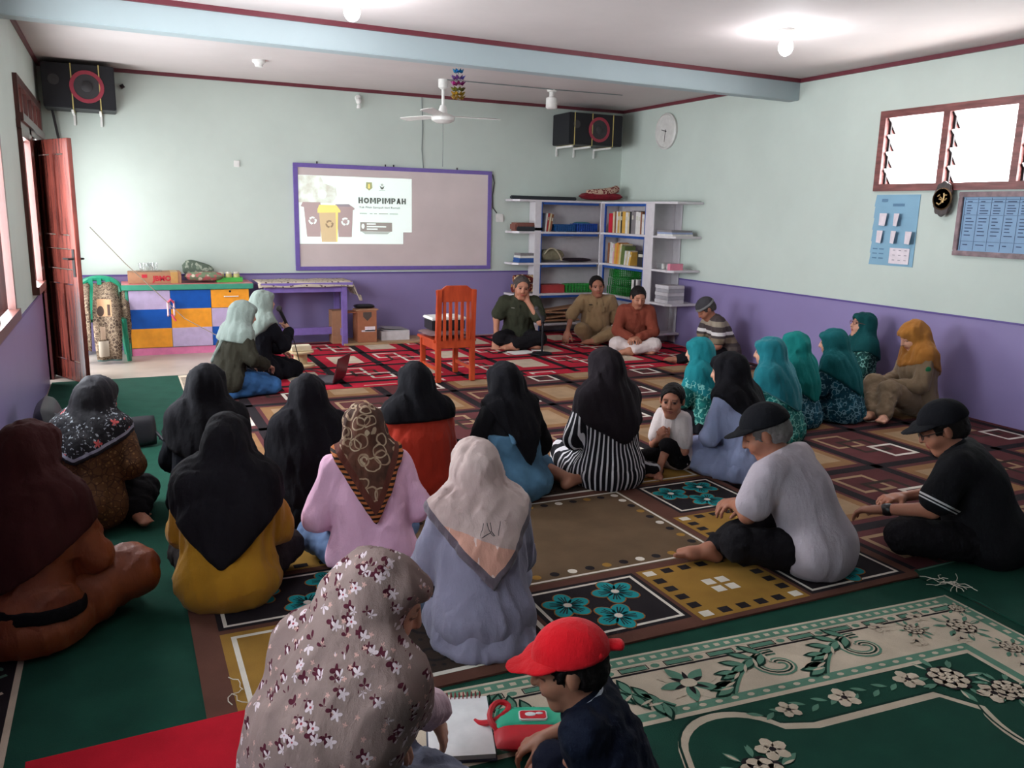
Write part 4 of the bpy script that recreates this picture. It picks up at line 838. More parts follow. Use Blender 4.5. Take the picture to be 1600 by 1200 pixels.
r = tag(empty('projector', (2.72, 7.26, 0.466)), 'black and white video projector standing on the wooden chair', 'projector'); L = (2.72, 7.26, 0.466)
ch(r, L, 'projector_body', MB().box((2.56, 7.14, 0.463), (2.88, 7.38, 0.56)), M('projector_black', (28, 28, 32), 0.4), bevel=0.01)
ch(r, L, 'top_cover', MB().box((2.55, 7.13, 0.56), (2.89, 7.39, 0.585)), WPL, bevel=0.008); ch(r, L, 'lens', MB().ring((2.80, 7.38, 0.52), (2.80, 7.41, 0.52), 0.032, 0.03), CONE, smooth=True)
ch(r, L, 'dial', MB().ring((2.75, 7.25, 0.585), (2.75, 7.25, 0.605), 0.03), WPL, smooth=True)
# ------------------------------------------------------------------ laptop, spool stand, cables, microphone stand, paper
r = tag(empty('laptop', (1.62, 7.35, 0.019)), 'open black laptop on the red rug with its lid seen from the side', 'laptop'); L = (1.62, 7.35, 0.019)
TL = TR(1.62, 7.36, 0.02, math.radians(-122))
ch(r, L, 'keyboard_base', MB().box((-0.17, -0.12, 0), (0.17, 0.12, 0.018), T=TL), M('laptop_black', (36, 34, 38), 0.35), bevel=0.003)
ch(r, L, 'keys', MB().box((-0.15, -0.03, 0.018), (0.15, 0.09, 0.0195), T=TL), M('laptop_keys', (70, 68, 72), 0.4))
ch(r, L, 'screen_lid', MB().box((-0.17, 0, 0), (0.17, 0.012, 0.23), T=TL @ TR(0, 0.118, 0.015, 0, math.radians(-14))), M('laptop_lid_maroon', (78, 30, 36), 0.3), bevel=0.004)
ch(r, L, 'screen', MB().box((-0.155, -0.002, 0.02), (0.155, 0.0, 0.215), T=TL @ TR(0, 0.118, 0.015, 0, math.radians(-14))), M('laptop_screen', (150, 170, 190), 0.3, emit=0.3))
r = tag(empty('spool_stand', (1.55, 8.15, 0.019)), 'cream wooden spool standing on the red rug', 'stand'); L = (1.55, 8.15, 0.019)
CRM = M('cream_wood', (214, 190, 150), 0.6)
ch(r, L, 'spool', MB().lathe([(0.14, 0), (0.14, 0.018), (0.065, 0.022), (0.065, 0.13), (0.13, 0.135), (0.13, 0.15), (0, 0.151)], TR(1.55, 8.15, 0.0192), 26), CRM, smooth=True)
tag(MB().box((1.46, 8.09, 0.171), (1.65, 8.21, 0.225)).build('cream_box', M('cream_box', (222, 208, 180), 0.7), bevel=0.006), 'small cream box lying on the wooden spool', 'box')
def snake(a, b, n, amp, seed, z=0.024):
    rr = random.Random(seed); return [(a[0]+(b[0]-a[0])*k/n+(rr.uniform(-amp, amp) if 0 < k < n else 0), a[1]+(b[1]-a[1])*k/n+(rr.uniform(-amp, amp) if 0 < k < n else 0), z) for k in range(n+1)]
def smoothp(p, it=2):
    for _ in range(it):
        q = [p[0]]
        for a, b in zip(p[:-1], p[1:]): q += [tuple(a[i]*0.75+b[i]*0.25 for i in range(3)), tuple(a[i]*0.25+b[i]*0.75 for i in range(3))]
        p = q+[p[-1]]
    return p
for a, b, sd, lb in (((1.55, 8.0), (1.75, 7.5), 1, 'dark cable between the spool and the laptop'), ((1.8, 7.5), (2.6, 7.45), 2, 'dark cable from the laptop to the wooden chair'), ((1.3, 8.3), (1.45, 7.6), 3, 'dark cable beside the spool on the red rug'), ((1.75, 7.9), (2.5, 8.2), 4, 'dark cable curling behind the wooden chair')):
    tag(MB().tube(smoothp(snake(a, b, 6, 0.07, sd)), 0.005, 6).build('floor_cable', DCBL, smooth=True), lb, 'cable')
r = tag(empty('microphone_stand', (4.2, 8.06, 0.019)), 'short black microphone stand on the red rug', 'microphone stand'); L = (4.2, 8.06, 0.019)
ch(r, L, 'base', MB().lathe([(0.11, 0.0), (0.11, 0.012), (0.03, 0.022), (0, 0.022)], TR(4.17, 8.06, 0.0192), 24), BLKP, smooth=True); ch(r, L, 'pole', MB().ring((4.17, 8.06, 0.03), (4.17, 8.06, 0.36), 0.011), BLKP, smooth=True)
ch(r, L, 'clip', MB().ring((4.17, 8.06, 0.36), (4.20, 8.12, 0.42), 0.02, 0.024), BLKP, smooth=True); ch(r, L, 'microphone', MB().ring((4.19, 8.10, 0.38), (4.13, 8.14, 0.50), 0.013, 0.02).ball((4.127, 8.142, 0.515), 0.026), CONE, smooth=True)
for x, y, a, n in ((3.98, 8.20, 0.2, 'white sheet of paper on the rug before the man in olive'), (4.22, 8.27, -0.3, 'small white paper slip beside the microphone stand')):
    s_ = 1 if n.startswith('white') else 0.45
    tag(MB().box((-0.15*s_, -0.105*s_, 0.0), (0.15*s_, 0.105*s_, 0.003), T=TR(x, y, 0.0215, a)).build('paper_sheet', PAP), n, 'paper')
tag(MB().ring((3.72, 8.24, 0.027), (3.84, 8.28, 0.027), 0.008).build('dark_pen', BLK, smooth=True), 'black pen next to the paper sheet', 'pen')
# ------------------------------------------------------------------ green plastic chair with prayer rugs
GCH = M('chair_green_plastic', (30, 128, 98), 0.35)
r = tag(empty('plastic_chair', (-0.2, 9.3, 0)), 'green plastic chair in the corner behind the door', 'chair'); L = (-0.2, 9.3, 0)
for x, y in ((-0.40, 9.06), (0.0, 9.06), (-0.38, 9.50), (-0.02, 9.50)): ch(r, L, 'leg', MB().tube([(x+(0.03 if x > -0.2 else -0.03), y-0.02, 0), (x, y, 0.42)], [0.022, 0.028], 8), GCH, smooth=True)
ch(r, L, 'seat', MB().rbox((-0.42, 9.04, 0.40), (0.02, 9.50, 0.425), 0.06), GCH, bevel=0.006)
arcp = [(-0.40, 9.50, 0.42), (-0.41, 9.54, 0.62), (-0.36, 9.56, 0.76), (-0.2, 9.57, 0.80), (-0.04, 9.56, 0.76), (0.01, 9.54, 0.62), (0.0, 9.50, 0.42)]
ch(r, L, 'back_frame', MB().tube(smoothp(arcp), 0.028, 8), GCH, smooth=True)
for x in (-0.28, -0.2, -0.12): ch(r, L, 'back_slat', MB().box((x-0.022, 9.535, 0.42), (x+0.022, 9.55, 0.79)), GCH, bevel=0.003)
t = NT('prayer_rug_pile', 0.95); x_ = t.xyz(); vv = t.vor(30, feature='DISTANCE_TO_EDGE'); nn = t.noise(22, 4)
c = t.mix(t.ramp(nn, 0.42, 0.58), lin((74, 61, 53)), lin((112, 95, 80))); c = t.mix(t.math('LESS_THAN', vv[0], 0.06), c, lin((146, 128, 108)))
xc = t.math('ABSOLUTE', t.math('SUBTRACT', x_[0], -0.165)); sky = t.math('MULTIPLY', t.math('LESS_THAN', xc, 0.065), t.math('COMPARE', x_[2], 0.53, 0.075)); c = t.mix(sky, c, lin((178, 138, 106)))
dome = t.math('LESS_THAN', t.vmath('LENGTH', t.vmath('MULTIPLY', t.comb(t.math('ADD', x_[0], 0.20), 0.0, t.math('SUBTRACT', x_[2], 0.50)), (1, 1, 0.7))), 0.032); dome2 = t.math('MULTIPLY', t.math('COMPARE', x_[0], -0.125, 0.013), t.math('COMPARE', x_[2], 0.51, 0.05)); c = t.mix(t.math('MAXIMUM', dome, dome2), c, lin((70, 56, 50)))
way = t.math('MULTIPLY', t.math('COMPARE', x_[0], -0.19, 0.045), t.math('COMPARE', x_[2], 0.15, 0.075)); c = t.mix(way, c, lin((196, 184, 168))); door = t.math('MULTIPLY', t.math('COMPARE', x_[0], -0.19, 0.022), t.math('COMPARE', x_[2], 0.30, 0.06)); c = t.mix(door, c, lin((186, 160, 138)))
c = t.mix(t.math('LESS_THAN', x_[2], 0.045), c, lin((96, 124, 122))); t.bump(t.noise(300, 2), 0.3, 0.003); PRUG = t.done(c, 0.1)
def draped(name, x0, x1, prof, label, mat, sway=0.02, seed=0):
    mm = MB(); nx = 10; vs = []; fs = []; rr = random.Random(seed); ph = rr.uniform(0, 6)
    for (y, z, sp) in prof:
        for i in range(nx+1):
            u = i/nx-0.5; x = (x0+x1)/2+(x1-x0)*u*sp; vs.append((x, y+sway*math.sin(9*u+ph+3*z)+0.05*u*u, z+0.01*math.sin(7*u+ph)*(1 if z > 0.1 else 0)))
    st = nx+1
    for j in range(len(prof)-1):
        for i in range(nx): a = j*st+i; fs.append((a, a+1, a+st+1, a+st))
    mm._add(vs, fs); o = mm.build(name, mat, smooth=True); md = o.modifiers.new('s', 'SOLIDIFY'); md.thickness = 0.012; md.offset = 0
    return tag(o, label, 'prayer rug', 'prayer rugs hung over the plastic chair')
draped('prayer_rug', -0.27, -0.02, [(9.60, 0.45, 0.9), (9.60, 0.70, 0.9), (9.56, 0.74, 0.9), (9.46, 0.70, 0.9), (9.26, 0.62, 0.95), (9.08, 0.50, 1.0), (8.98, 0.35, 1.0), (8.94, 0.2, 0.95), (8.92, 0.03, 0.85)], 'beige and brown mosque prayer rug hanging to the floor over the chair', PRUG, 0.02, 1)
draped('prayer_rug', -0.44, -0.29, [(9.60, 0.5, 1.0), (9.58, 0.73, 1.0), (9.45, 0.71, 1.0), (9.15, 0.62, 1.0), (9.02, 0.5, 1.0), (8.98, 0.3, 1.0), (8.97, 0.12, 0.9)], 'prayer rug partly hidden behind the open door', PRUG, 0.015, 2)
draped('prayer_rug', -0.02, 0.06, [(9.58, 0.5, 1.0), (9.55, 0.66, 1.0), (9.40, 0.62, 1.0), (9.2, 0.5, 1.1), (9.12, 0.36, 1.2), (9.08, 0.18, 0.6)], 'narrow reddish prayer rug edge beside the coloured cabinet', PRUG, 0.01, 3)
# bags at the left wall
r = tag(empty('black_backpack', (-0.42, 5.3, 0.008)), 'black backpack leaning against the purple left wall', 'bag'); L = (-0.42, 5.3, 0.008)
ch(r, L, 'bag_body', pillow(MB(), 0, 0, 0, 0.17, 0.24, 0.09, TR(-0.50, 5.3, 0.25, 0, 0, math.radians(78))), BLKP, smooth=True)
ch(r, L, 'front_pocket', pillow(MB(), 0, 0, 0, 0.11, 0.16, 0.04, TR(-0.36, 5.3, 0.16, 0, 0, math.radians(78))), BLKP, smooth=True)
ch(r, L, 'strap', MB().tube([(-0.42, 5.16, 0.40), (-0.30, 5.14, 0.34), (-0.27, 5.14, 0.2), (-0.33, 5.15, 0.06)], 0.014, 6), M('strap_grey', (40, 38, 44), 0.7), smooth=True)
r = tag(empty('black_handbag', (0.18, 5.75, 0.008)), 'black handbag with loose strap on the green carpet', 'bag'); L = (0.18, 5.75, 0.008)
ch(r, L, 'bag_body', pillow(MB(), 0, 0, 0, 0.12, 0.10, 0.055, TR(0.02, 5.75, 0.10, 0.2, R90*0.9)), BLKP, smooth=True)
ch(r, L, 'strap', MB().tube(smoothp([(0.08, 5.75, 0.16), (0.14, 5.72, 0.10), (0.2, 5.62, 0.03), (0.32, 5.60, 0.016), (0.42, 5.62, 0.016), (0.30, 5.66, 0.018), (0.16, 5.68, 0.06)]), 0.011, 6), BLKP, smooth=True)
# ------------------------------------------------------------------ corner shelf
SW = M('shelf_white', (206, 200, 204), 0.4, var=0.04); SB = M('shelf_blue', (30, 74, 150), 0.45)
ZS = (0.12, 0.51, 0.90, 1.29, 1.68)
r = tag(empty('corner_shelf', (5.4, 9.5, 0)), 'white corner shelf unit with blue edges filled with books', 'shelf'); L = (5.4, 9.5, 0)
XC = 5.72
for k, z in enumerate(ZS):
    xl = 4.46 if k else 4.70; yr = 7.93 if k else 8.25
    pts = [(xl+0.06, 9.45), (XC-0.03, 9.45), (XC, 9.42), (XC, yr+0.06), (XC+0.06, yr), (6.145, yr), (6.145, 9.745), (xl, 9.745), (xl, 9.52)]
    ch(r, L, 'shelf_board', MB().prism(pts, z, z+0.025), SW, bevel=0.003)
    if k: ch(r, L, 'blue_strip', MB().box((4.86, 9.46, z-0.03), (XC-0.06, 9.475, z)), SB); ch(r, L, 'blue_strip', MB().box((XC+0.01, 8.50, z-0.03), (XC+0.025, 9.40, z)), SB)
for a, b in zip((0.019,)+tuple(z+0.025 for z in ZS[:-1]), ZS):
    ch(r, L, 'upright', MB().box((4.80, 9.475, a), (4.82, 9.73, b)), SW); ch(r, L, 'upright_face', MB().box((4.745, 9.462, a), (4.83, 9.475, b)), SW); ch(r, L, 'blue_edge', MB().box((4.83, 9.462, a), (4.845, 9.73, b)), SB)
    ch(r, L, 'upright', MB().box((XC+0.013, 8.46, a), (6.13, 8.475, b)), SW); ch(r, L, 'upright_face', MB().box((XC, 8.30, a), (XC+0.013, 8.475, b)), SW); ch(r, L, 'blue_edge', MB().box((XC, 8.475, a), (6.13, 8.49, b)), SB)
    ch(r, L, 'back_panel', MB().box((4.80, 9.735, a), (6.13, 9.743, b)), SW); ch(r, L, 'back_panel', MB().box((6.135, 8.32, a), (6.143, 9.73, b)), SW)
    ch(r, L, 'corner_post', MB().box((XC-0.045, 9.42, a), (XC+0.005, 9.445, b)), SW); ch(r, L, 'blue_edge', MB().box((XC+0.005, 9.40, a), (XC+0.025, 9.445, b)), SB)
ORD = ['first', 'second', 'third', 'fourth', 'fifth', 'sixth', 'seventh', 'eighth', 'ninth', 'tenth', 'eleventh', 'twelfth', 'thirteenth', 'fourteenth', 'fifteenth', 'sixteenth', 'seventeenth', 'eighteenth', 'nineteenth', 'twentieth']
BC = {'white': (214, 210, 206), 'yellow': (206, 160, 70), 'cream': (206, 188, 150), 'brown': (136, 88, 62), 'grey': (128, 122, 124), 'black': (38, 38, 40), 'green': (96, 112, 60), 'red': (176, 40, 50), 'pale blue': (150, 160, 190), 'blue': (44, 84, 150), 'orange': (212, 132, 60), 'pink': (214, 160, 170)}
def books(seq, place, z, start, where, grp, seed):
    """upright books; place(u, z) maps the running position to a matrix: x depth into the shelf, y along, z up"""
    rr = random.Random(seed); u = start
    for i, (c, th, hgt, tilt) in enumerate(seq):
        T2 = place(u, z, tilt)
        r = tag(empty('book', tuple(T2.translation)), '%s book, %s from the left %s' % (c, ORD[i], where), 'book', grp)
        bm_ = M('book_'+c.replace(' ', '_'), BC[c], 0.6)
        Ti = Matrix.Translation(-T2.translation) @ T2
        o = MB().box((0, 0, 0), (0.16, 0.003, hgt), T=Ti).box((0, th-0.003, 0), (0.16, th, hgt), T=Ti).box((0, 0.003, 0), (0.004, th-0.003, hgt), T=Ti).build('cover', bm_); o.parent = r
        o = MB().box((0.004, 0.003, 0.003), (0.155, th-0.003, hgt-0.004), T=Ti).build('pages', PAP); o.parent = r
        if rr.random() < 0.6:
            o = MB().box((-0.0008, 0.15*th, hgt*0.62), (0, 0.85*th, hgt*0.8), T=Ti).build('spine_label', M('book_label', (200, 196, 180), 0.7)); o.parent = r
        u += th+0.0025
def pl_right(u, z, tilt): return Matrix.Translation((5.77, 9.40-u, z)) @ Matrix(((1, 0, 0, 0), (0, -1, 0, 0), (0, 0, 1, 0), (0, 0, 0, 1))) @ Matrix.Rotation(-tilt, 4, 'X')
def pl_left(u, z, tilt): return Matrix.Translation((4.885+u, 9.50, z)) @ Matrix(((0, 1, 0, 0), (1, 0, 0, 0), (0, 0, 1, 0), (0, 0, 0, 1))) @ Matrix.Rotation(-tilt, 4, 'X')
s1 = [(c, th*1.62, h_, 0) for c, th, h_ in (('cream', .026, .26), ('brown', .022, .27), ('white', .02, .27), ('yellow', .022, .26), ('cream', .02, .27), ('black', .018, .26), ('yellow', .024, .27), ('yellow', .02, .27), ('white', .03, .26), ('cream', .022, .26), ('black', .026, .27), ('grey', .03, .28), ('grey', .026, .27), ('white', .034, .27), ('white', .026, .26), ('brown', .02, .27), ('white', .03, .24), ('pale blue', .026, .23))]
books(s1, pl_right, 1.3155, 0.115, 'in the row on the upper right shelf', 'books on the upper right shelf', 1)
s2 = [(c, th*1.72, h_, t_) for c, th, h_, t_ in (('brown', .028, .26, 0), ('white', .02, .27, 0.03), ('white', .02, .26, 0.05), ('pink', .018, .25, 0.06), ('yellow', .022, .26, 0.08), ('orange', .022, .27, 0.08), ('yellow', .02, .25, 0.1), ('cream', .022, .26, 0.1), ('green', .045, .24, 0.08), ('white', .018, .18, 0.12), ('cream', .018, .18, 0.16), ('white', .02, .18, 0.2), ('yellow', .02, .18, 0.24))]
books(s2, pl_right, 0.9255, 0.02, 'in the leaning row on the middle right shelf', 'books on the middle right shelf', 2)
books([('black', .15, .19, 0)], pl_right, 0.9255, 0.72, 'standing alone at the right of the leaning row', 'books on the middle right shelf', 3)
books([('white', .018, .23, 0.1), ('red', .018, .23, 0.12), ('cream', .02, .23, 0.16), ('brown', .022, .22, 0.18)], pl_left, 1.3155, 0.02, 'leaning on the upper left shelf', 'books on the upper left shelf', 4)
books([('white', .05, .22, 0), ('black', .04, .22, 0), ('white', .04, .23, 0), ('grey', .04, .22, 0)], pl_right, 0.5355, 0.62, 'among the thick binders on the low right shelf', 'binders on the low right shelf', 5)
def basket(name, x0, y0, x1, y1, z, h_, rgb, label, mn):
    m_ = M(mn, rgb, 0.45); cx, cy = (x0+x1)/2, (y0+y1)/2
    r = tag(empty(name, (cx, cy, z)), label, 'basket'); L = (cx, cy, z)
    ch(r, L, 'basket_floor', MB().rbox((x0+0.01, y0+0.01, z), (x1-0.01, y1-0.01, z+0.006), 0.02), m_)
    def loop(zz, e, rad): 
        c_ = [(x0-e, y0-e), (x1+e, y0-e), (x1+e, y1+e), (x0-e, y1+e)]; return smoothp([(a, b, zz) for a, b in c_+c_[:2]], 2)
    ch(r, L, 'rim', MB().tube(loop(z+h_, 0.004, 0), 0.007, 6), m_, smooth=True)
    for k in range(1, 4): ch(r, L, 'band', MB().tube(loop(z+h_*k/4.0, 0.0, 0), 0.004, 5), m_, smooth=True)
    mm = MB(); n = 9
    for q in range(n+1):
        u = q/n
        for a, b in (((x0+(x1-x0)*u, y0), None), ((x0+(x1-x0)*u, y1), None), ((x0, y0+(y1-y0)*u), None), ((x1, y0+(y1-y0)*u), None)): mm.box((a[0]-0.006, a[1]-0.003, z+0.004), (a[0]+0.006, a[1]+0.003, z+h_))
    ch(r, L, 'slats', mm, m_)
    return r
basket('plastic_basket', 5.06, 9.49, 5.33, 9.68, 1.316, 0.085, (28, 82, 140), 'blue plastic basket beside the leaning books', 'basket_blue')
basket('plastic_basket', 5.37, 9.49, 5.66, 9.68, 1.316, 0.10, (30, 74, 160), 'darker blue plastic basket in the shelf corner', 'basket_blue_dark')
tag(pillow(MB(), 5.48, 9.58, 1.39, 0.10, 0.08, 0.03).build('cloth_bundle', M('teal_cloth', (70, 128, 140), 0.8), smooth=True), 'teal cloth lying in the darker blue basket', 'cloth')
basket('plastic_basket', 5.24, 9.49, 5.64, 9.68, 0.536, 0.10, (44, 150, 62), 'green plastic basket on the low left shelf', 'basket_green')
for k in range(3): basket('plastic_basket', 5.76, 8.86+0.02*k, 6.04, 9.32-0.02*k, 0.536+0.108*k, 0.10, (36, 130, 52), ('bottom', 'middle', 'top')[k]+' one of the three green baskets stacked in the shelf corner', 'basket_green_dark')
def flat(name, lo, hi, mat, label, cat, bev=0.006): return tag(MB().box(lo, hi).build(name, mat, bevel=bev), label, cat)
flat('red_folder', (5.77, 9.29, 1.3155), (6.0, 9.39, 1.56), M('folder_red', (196, 34, 54), 0.5), 'bright red folder standing on the upper right shelf', 'folder')
flat('storage_box', (4.50, 9.50, 1.3155), (4.78, 9.70, 1.42), M('box_brown_red', (122, 74, 64), 0.6), 'brown red box on the left end of the upper shelf', 'box', 0.02)
flat('dark_case', (4.50, 9.462, 1.3155), (4.86, 9.498, 1.375), M('case_dark', (34, 40, 46), 0.5), 'flat black case on the left end of the upper shelf', 'case', 0.012)
flat('red_tray', (4.87, 9.50, 0.5355), (5.22, 9.69, 0.64), M('tray_red', (164, 56, 56), 0.6), 'red tray box on the low left shelf', 'box')
for k, c in enumerate(('blue', 'blue', 'white', 'grey')): flat('flat_book', (4.55+0.006*k, 9.49, 0.9255+0.029*k), (4.86-0.004*k, 9.68, 0.953+0.029*k), M('book_'+c, BC[c], 0.6), '%s book, %s from the bottom of the flat stack on the left shelf' % (c, ORD[k]), 'book', 0.003)
r = tag(empty('canvas_bag', (5.05, 9.57, 0.926)), 'crumpled olive canvas bag on the middle left shelf', 'bag'); L = (5.05, 9.57, 0.926)
OLB = M('olive_canvas', (120, 114, 92), 0.85, var=0.25, scale=14, bump=0.3); ch(r, L, 'bag_body', pillow(MB(), 5.03, 9.57, 0.926, 0.17, 0.09, 0.095), OLB, smooth=True)
ch(r, L, 'strap', MB().tube(smoothp([(4.90, 9.49, 1.03), (4.96, 9.475, 1.11), (5.05, 9.475, 1.10), (5.12, 9.478, 1.02), (5.15, 9.478, 0.95)]), 0.012, 6), M('canvas_strap', (160, 150, 128), 0.8), smooth=True)
tag(pillow(MB(), 5.42, 9.58, 0.926, 0.19, 0.10, 0.03).build('folded_cloth', M('dark_plum_cloth', (44, 30, 40), 0.85), smooth=True), 'dark folded cloth on the middle shelf corner', 'cloth')
flat('black_rod_case', (4.44, 9.50, 1.7055), (5.35, 9.58, 1.75), M('case_dark', (34, 40, 46), 0.5), 'long flat black case on top of the corner shelf', 'case', 0.01)
BAT = cloth_pat('batik_red', [(120, 20, 36), (200, 170, 150), (110, 18, 34), (214, 190, 170)], 22)
tag(pillow(MB(), 5.72, 9.53, 1.7055, 0.30, 0.10, 0.065).build('batik_bundle', M('deep_red_cloth', (126, 22, 38), 0.8, var=0.2), smooth=True), 'deep red cloth bundle on top of the corner shelf', 'cloth')
_p = smoothp([(5.50, 9.50, 1.80), (5.62, 9.48, 1.815), (5.75, 9.48, 1.825), (5.88, 9.49, 1.85), (5.95, 9.52, 1.87)])
tag(MB().tube(_p, 0.048, 10).build('batik_roll', BAT, smooth=True), 'rolled red and cream batik cloth on the red bundle', 'cloth')
flat('glass_sheet', (5.80, 7.96, 1.7055), (6.13, 8.42, 1.72), CLEAR, 'clear plastic sheet on the right end of the shelf top', 'sheet', 0)
for k, (c, n_) in enumerate((('white', 'bottom'), ('pale blue', 'middle'), ('grey', 'top'))): flat('flat_folder', (5.76, 7.97+0.01*k, 1.3155+0.022*k), (6.05, 8.28, 1.336+0.022*k), M('book_'+c.replace(' ', '_'), BC[c], 0.6), '%s folder, %s of the flat stack on the right shelf end' % (c, n_), 'folder', 0.002)
r = tag(empty('clear_box', (5.86, 8.13, 0.926)), 'clear plastic box with pink side on the right shelf end', 'box'); L = (5.86, 8.13, 0.926)
ch(r, L, 'box_shell', MB().box((5.77, 8.05, 0.9255), (5.95, 8.28, 1.0)), CLEAR, bevel=0.004); ch(r, L, 'pink_side', MB().box((5.77, 7.99, 0.9255), (5.95, 8.045, 1.0)), M('pink_plastic', (214, 130, 150), 0.4))
for k in range(4): ch(r, L, 'content', MB().ring((5.81+0.03*(k % 2), 8.08+0.05*k, 0.93), (5.81+0.03*(k % 2), 8.08+0.05*k, 0.985), 0.018), WPL)
for k in range(5): flat('paper_stack', (5.77+0.004*(k % 2), 8.0, 0.5355+0.042*k), (6.0, 8.27-0.008*(k % 2), 0.5755+0.042*k), M('paper_ream_%d' % (k % 2), ((196, 190, 194), (168, 164, 170))[k % 2], 0.8), '%s packet of the grey paper stack on the low right shelf end' % ('lowest', 'second', 'third', 'fourth', 'topmost')[k], 'paper', 0.003)
BT2 = cloth_pat('batik_orange', [(178, 120, 62), (96, 34, 30), (206, 180, 140), (120, 30, 34)], 13)
for k, (x0, x1, z, rr_, lb) in enumerate(((4.50, 4.80, 0.60, 0.06, 'lower rolled orange batik cloth on the low left shelf'), (4.52, 4.84, 0.715, 0.055, 'upper rolled orange batik cloth on the low left shelf'))):
    tag(MB().tube([(x0, 9.57, z), (x0+0.1, 9.57, z+0.005), (x0+0.2, 9.57, z), (x1, 9.57, z)], [rr_*0.9, rr_, rr_, rr_*0.9], 12).build('cloth_roll', BT2, smooth=True), lb, 'cloth')
for k in range(4): tag(MB().box((-0.28, -0.08, 0), (0.28, 0.08, 0.022), T=TR(5.18, 9.58, 0.165+0.05*k, 0.02*k, 0, math.radians((0, -4, 3, -6)[k]))).build('folded_carton', CARD, bevel=0.003), '%s flattened carton on the bottom shelf' % ('lowest', 'second', 'third', 'topmost')[k], 'carton')
# ------------------------------------------------------------------ foreground things
r = tag(empty('open_notebook', (0.84, 2.08, 0.02)), 'open white notebook on the ornate rug beside the kneeling woman', 'notebook'); L = (0.84, 2.08, 0.02)
TN = TR(0.835, 2.08, 0.0135, math.radians(-18))
ch(r, L, 'cover', MB().box((-0.10, -0.15, 0), (0.10, 0.15, 0.008), T=TN), M('notebook_cover', (70, 74, 90), 0.5), bevel=0.002)
ch(r, L, 'pages', MB().box((-0.095, -0.145, 0.008), (0.095, 0.145, 0.022), T=TN), PAP)
mm = MB()
for k in range(13): mm.tube([TN @ Vector((-0.085+0.013*k, 0.135, 0.02)), TN @ Vector((-0.083+0.013*k, 0.152, 0.034)), TN @ Vector((-0.08+0.013*k, 0.160, 0.015))], 0.0022, 5)
ch(r, L, 'spiral_binding', mm, M('spiral_red', (140, 60, 60), 0.4))
r = tag(empty('red_pouch', (1.0, 1.95, 0.013)), 'red children pouch with green top and strap on the ornate rug', 'bag'); L = (1.0, 1.95, 0.013)
RP = M('pouch_red', (198, 22, 38), 0.5); GP = M('pouch_green', (44, 172, 136), 0.5)
TPp = TR(1.01, 1.95, 0.014, math.radians(-22))
ch(r, L, 'pouch_body', pillow(MB(), 0, 0, 0, 0.11, 0.08, 0.032, TPp), RP, smooth=True)
ch(r, L, 'flap', pillow(MB(), 0.0, 0.045, 0.03, 0.105, 0.05, 0.018, TPp), GP, smooth=True)
ch(r, L, 'badge', MB().rbox((-0.035, 0.012, 0.060), (0.05, 0.058, 0.066), 0.01, T=TPp), PAP); ch(r, L, 'badge_face', MB().rbox((-0.031, 0.016, 0.066), (0.046, 0.054, 0.0675), 0.008, T=TPp), RP)
ch(r, L, 'badge_mark', MB().ball((0.0, 0.036, 0.068), (0.017, 0.011, 0.0022), 10, 6, T=TPp).ball((0.027, 0.040, 0.068), (0.012, 0.006, 0.0022), 10, 6, T=TPp), PAP)
ch(r, L, 'strap', MB().tube([TPp @ Vector(p) for p in smoothp([(-0.09, 0.0, 0.03), (-0.13, 0.03, 0.06), (-0.10, 0.10, 0.075), (-0.05, 0.09, 0.06), (-0.10, 0.03, 0.05), (-0.15, 0.06, 0.02), (-0.17, 0.09, 0.012)])], 0.009, 6), RP, smooth=True)
# ------------------------------------------------------------------ people: smooth signed-distance bodies and garments
f32 = np.float32
def V(*a): return np.array(a, float)
def unit(v): v = np.asarray(v, float); return v/(np.linalg.norm(v)+1e-12)
class RC:      # tapered round limb, optionally flattened along axis n by factor k
    def __init__(s, a, b, ra, rb=None, n=None, k=1.0):
        s.a, s.b, s.ra, s.rb = np.asarray(a, float), np.asarray(b, float), ra, ra if rb is None else rb; s.n = None if n is None else unit(n); s.k = k
    def box(s):
        r = max(s.ra, s.rb)*max(1.0, s.k); return np.minimum(s.a, s.b)-r, np.maximum(s.a, s.b)+r
    def ev(s, X, Y, Z):
        d = s.b-s.a; L2 = float(d@d)+1e-12; px, py, pz = X-f32(s.a[0]), Y-f32(s.a[1]), Z-f32(s.a[2])
        t = np.clip((px*f32(d[0]/L2)+py*f32(d[1]/L2))+pz*f32(d[2]/L2), 0, 1)
        qx, qy, qz = px-t*f32(d[0]), py-t*f32(d[1]), pz-t*f32(d[2])
        if s.n is not None:
            c = (qx*f32(s.n[0])+qy*f32(s.n[1])+qz*f32(s.n[2]))*f32(1/s.k-1); qx, qy, qz = qx+c*f32(s.n[0]), qy+c*f32(s.n[1]), qz+c*f32(s.n[2])
        return (np.sqrt(qx*qx+qy*qy+qz*qz)-(f32(s.ra)+f32(s.rb-s.ra)*t))*f32(min(1.0, s.k) if s.n is not None else 1.0)
class EL:
    def __init__(s, c, r, R=None): s.c, s.r, s.R = np.asarray(c, float), np.asarray(r, float), R
    def box(s): m = s.r if s.R is None else np.full(3, s.r.max()); return s.c-m, s.c+m
    def ev(s, X, Y, Z):
        px, py, pz = X-f32(s.c[0]), Y-f32(s.c[1]), Z-f32(s.c[2])
        if s.R is not None:
            R = s.R.astype(f32); px, py, pz = R[0, 0]*px+R[1, 0]*py+R[2, 0]*pz, R[0, 1]*px+R[1, 1]*py+R[2, 1]*pz, R[0, 2]*px+R[1, 2]*py+R[2, 2]*pz
        r = s.r.astype(f32); ax, ay, az = px/r[0], py/r[1], pz/r[2]
        k0 = np.sqrt(ax*ax+ay*ay+az*az); bx, by, bz = ax/r[0], ay/r[1], az/r[2]; k1 = np.sqrt(bx*bx+by*by+bz*bz)+f32(1e-6)
        return k0*(k0-1)/k1
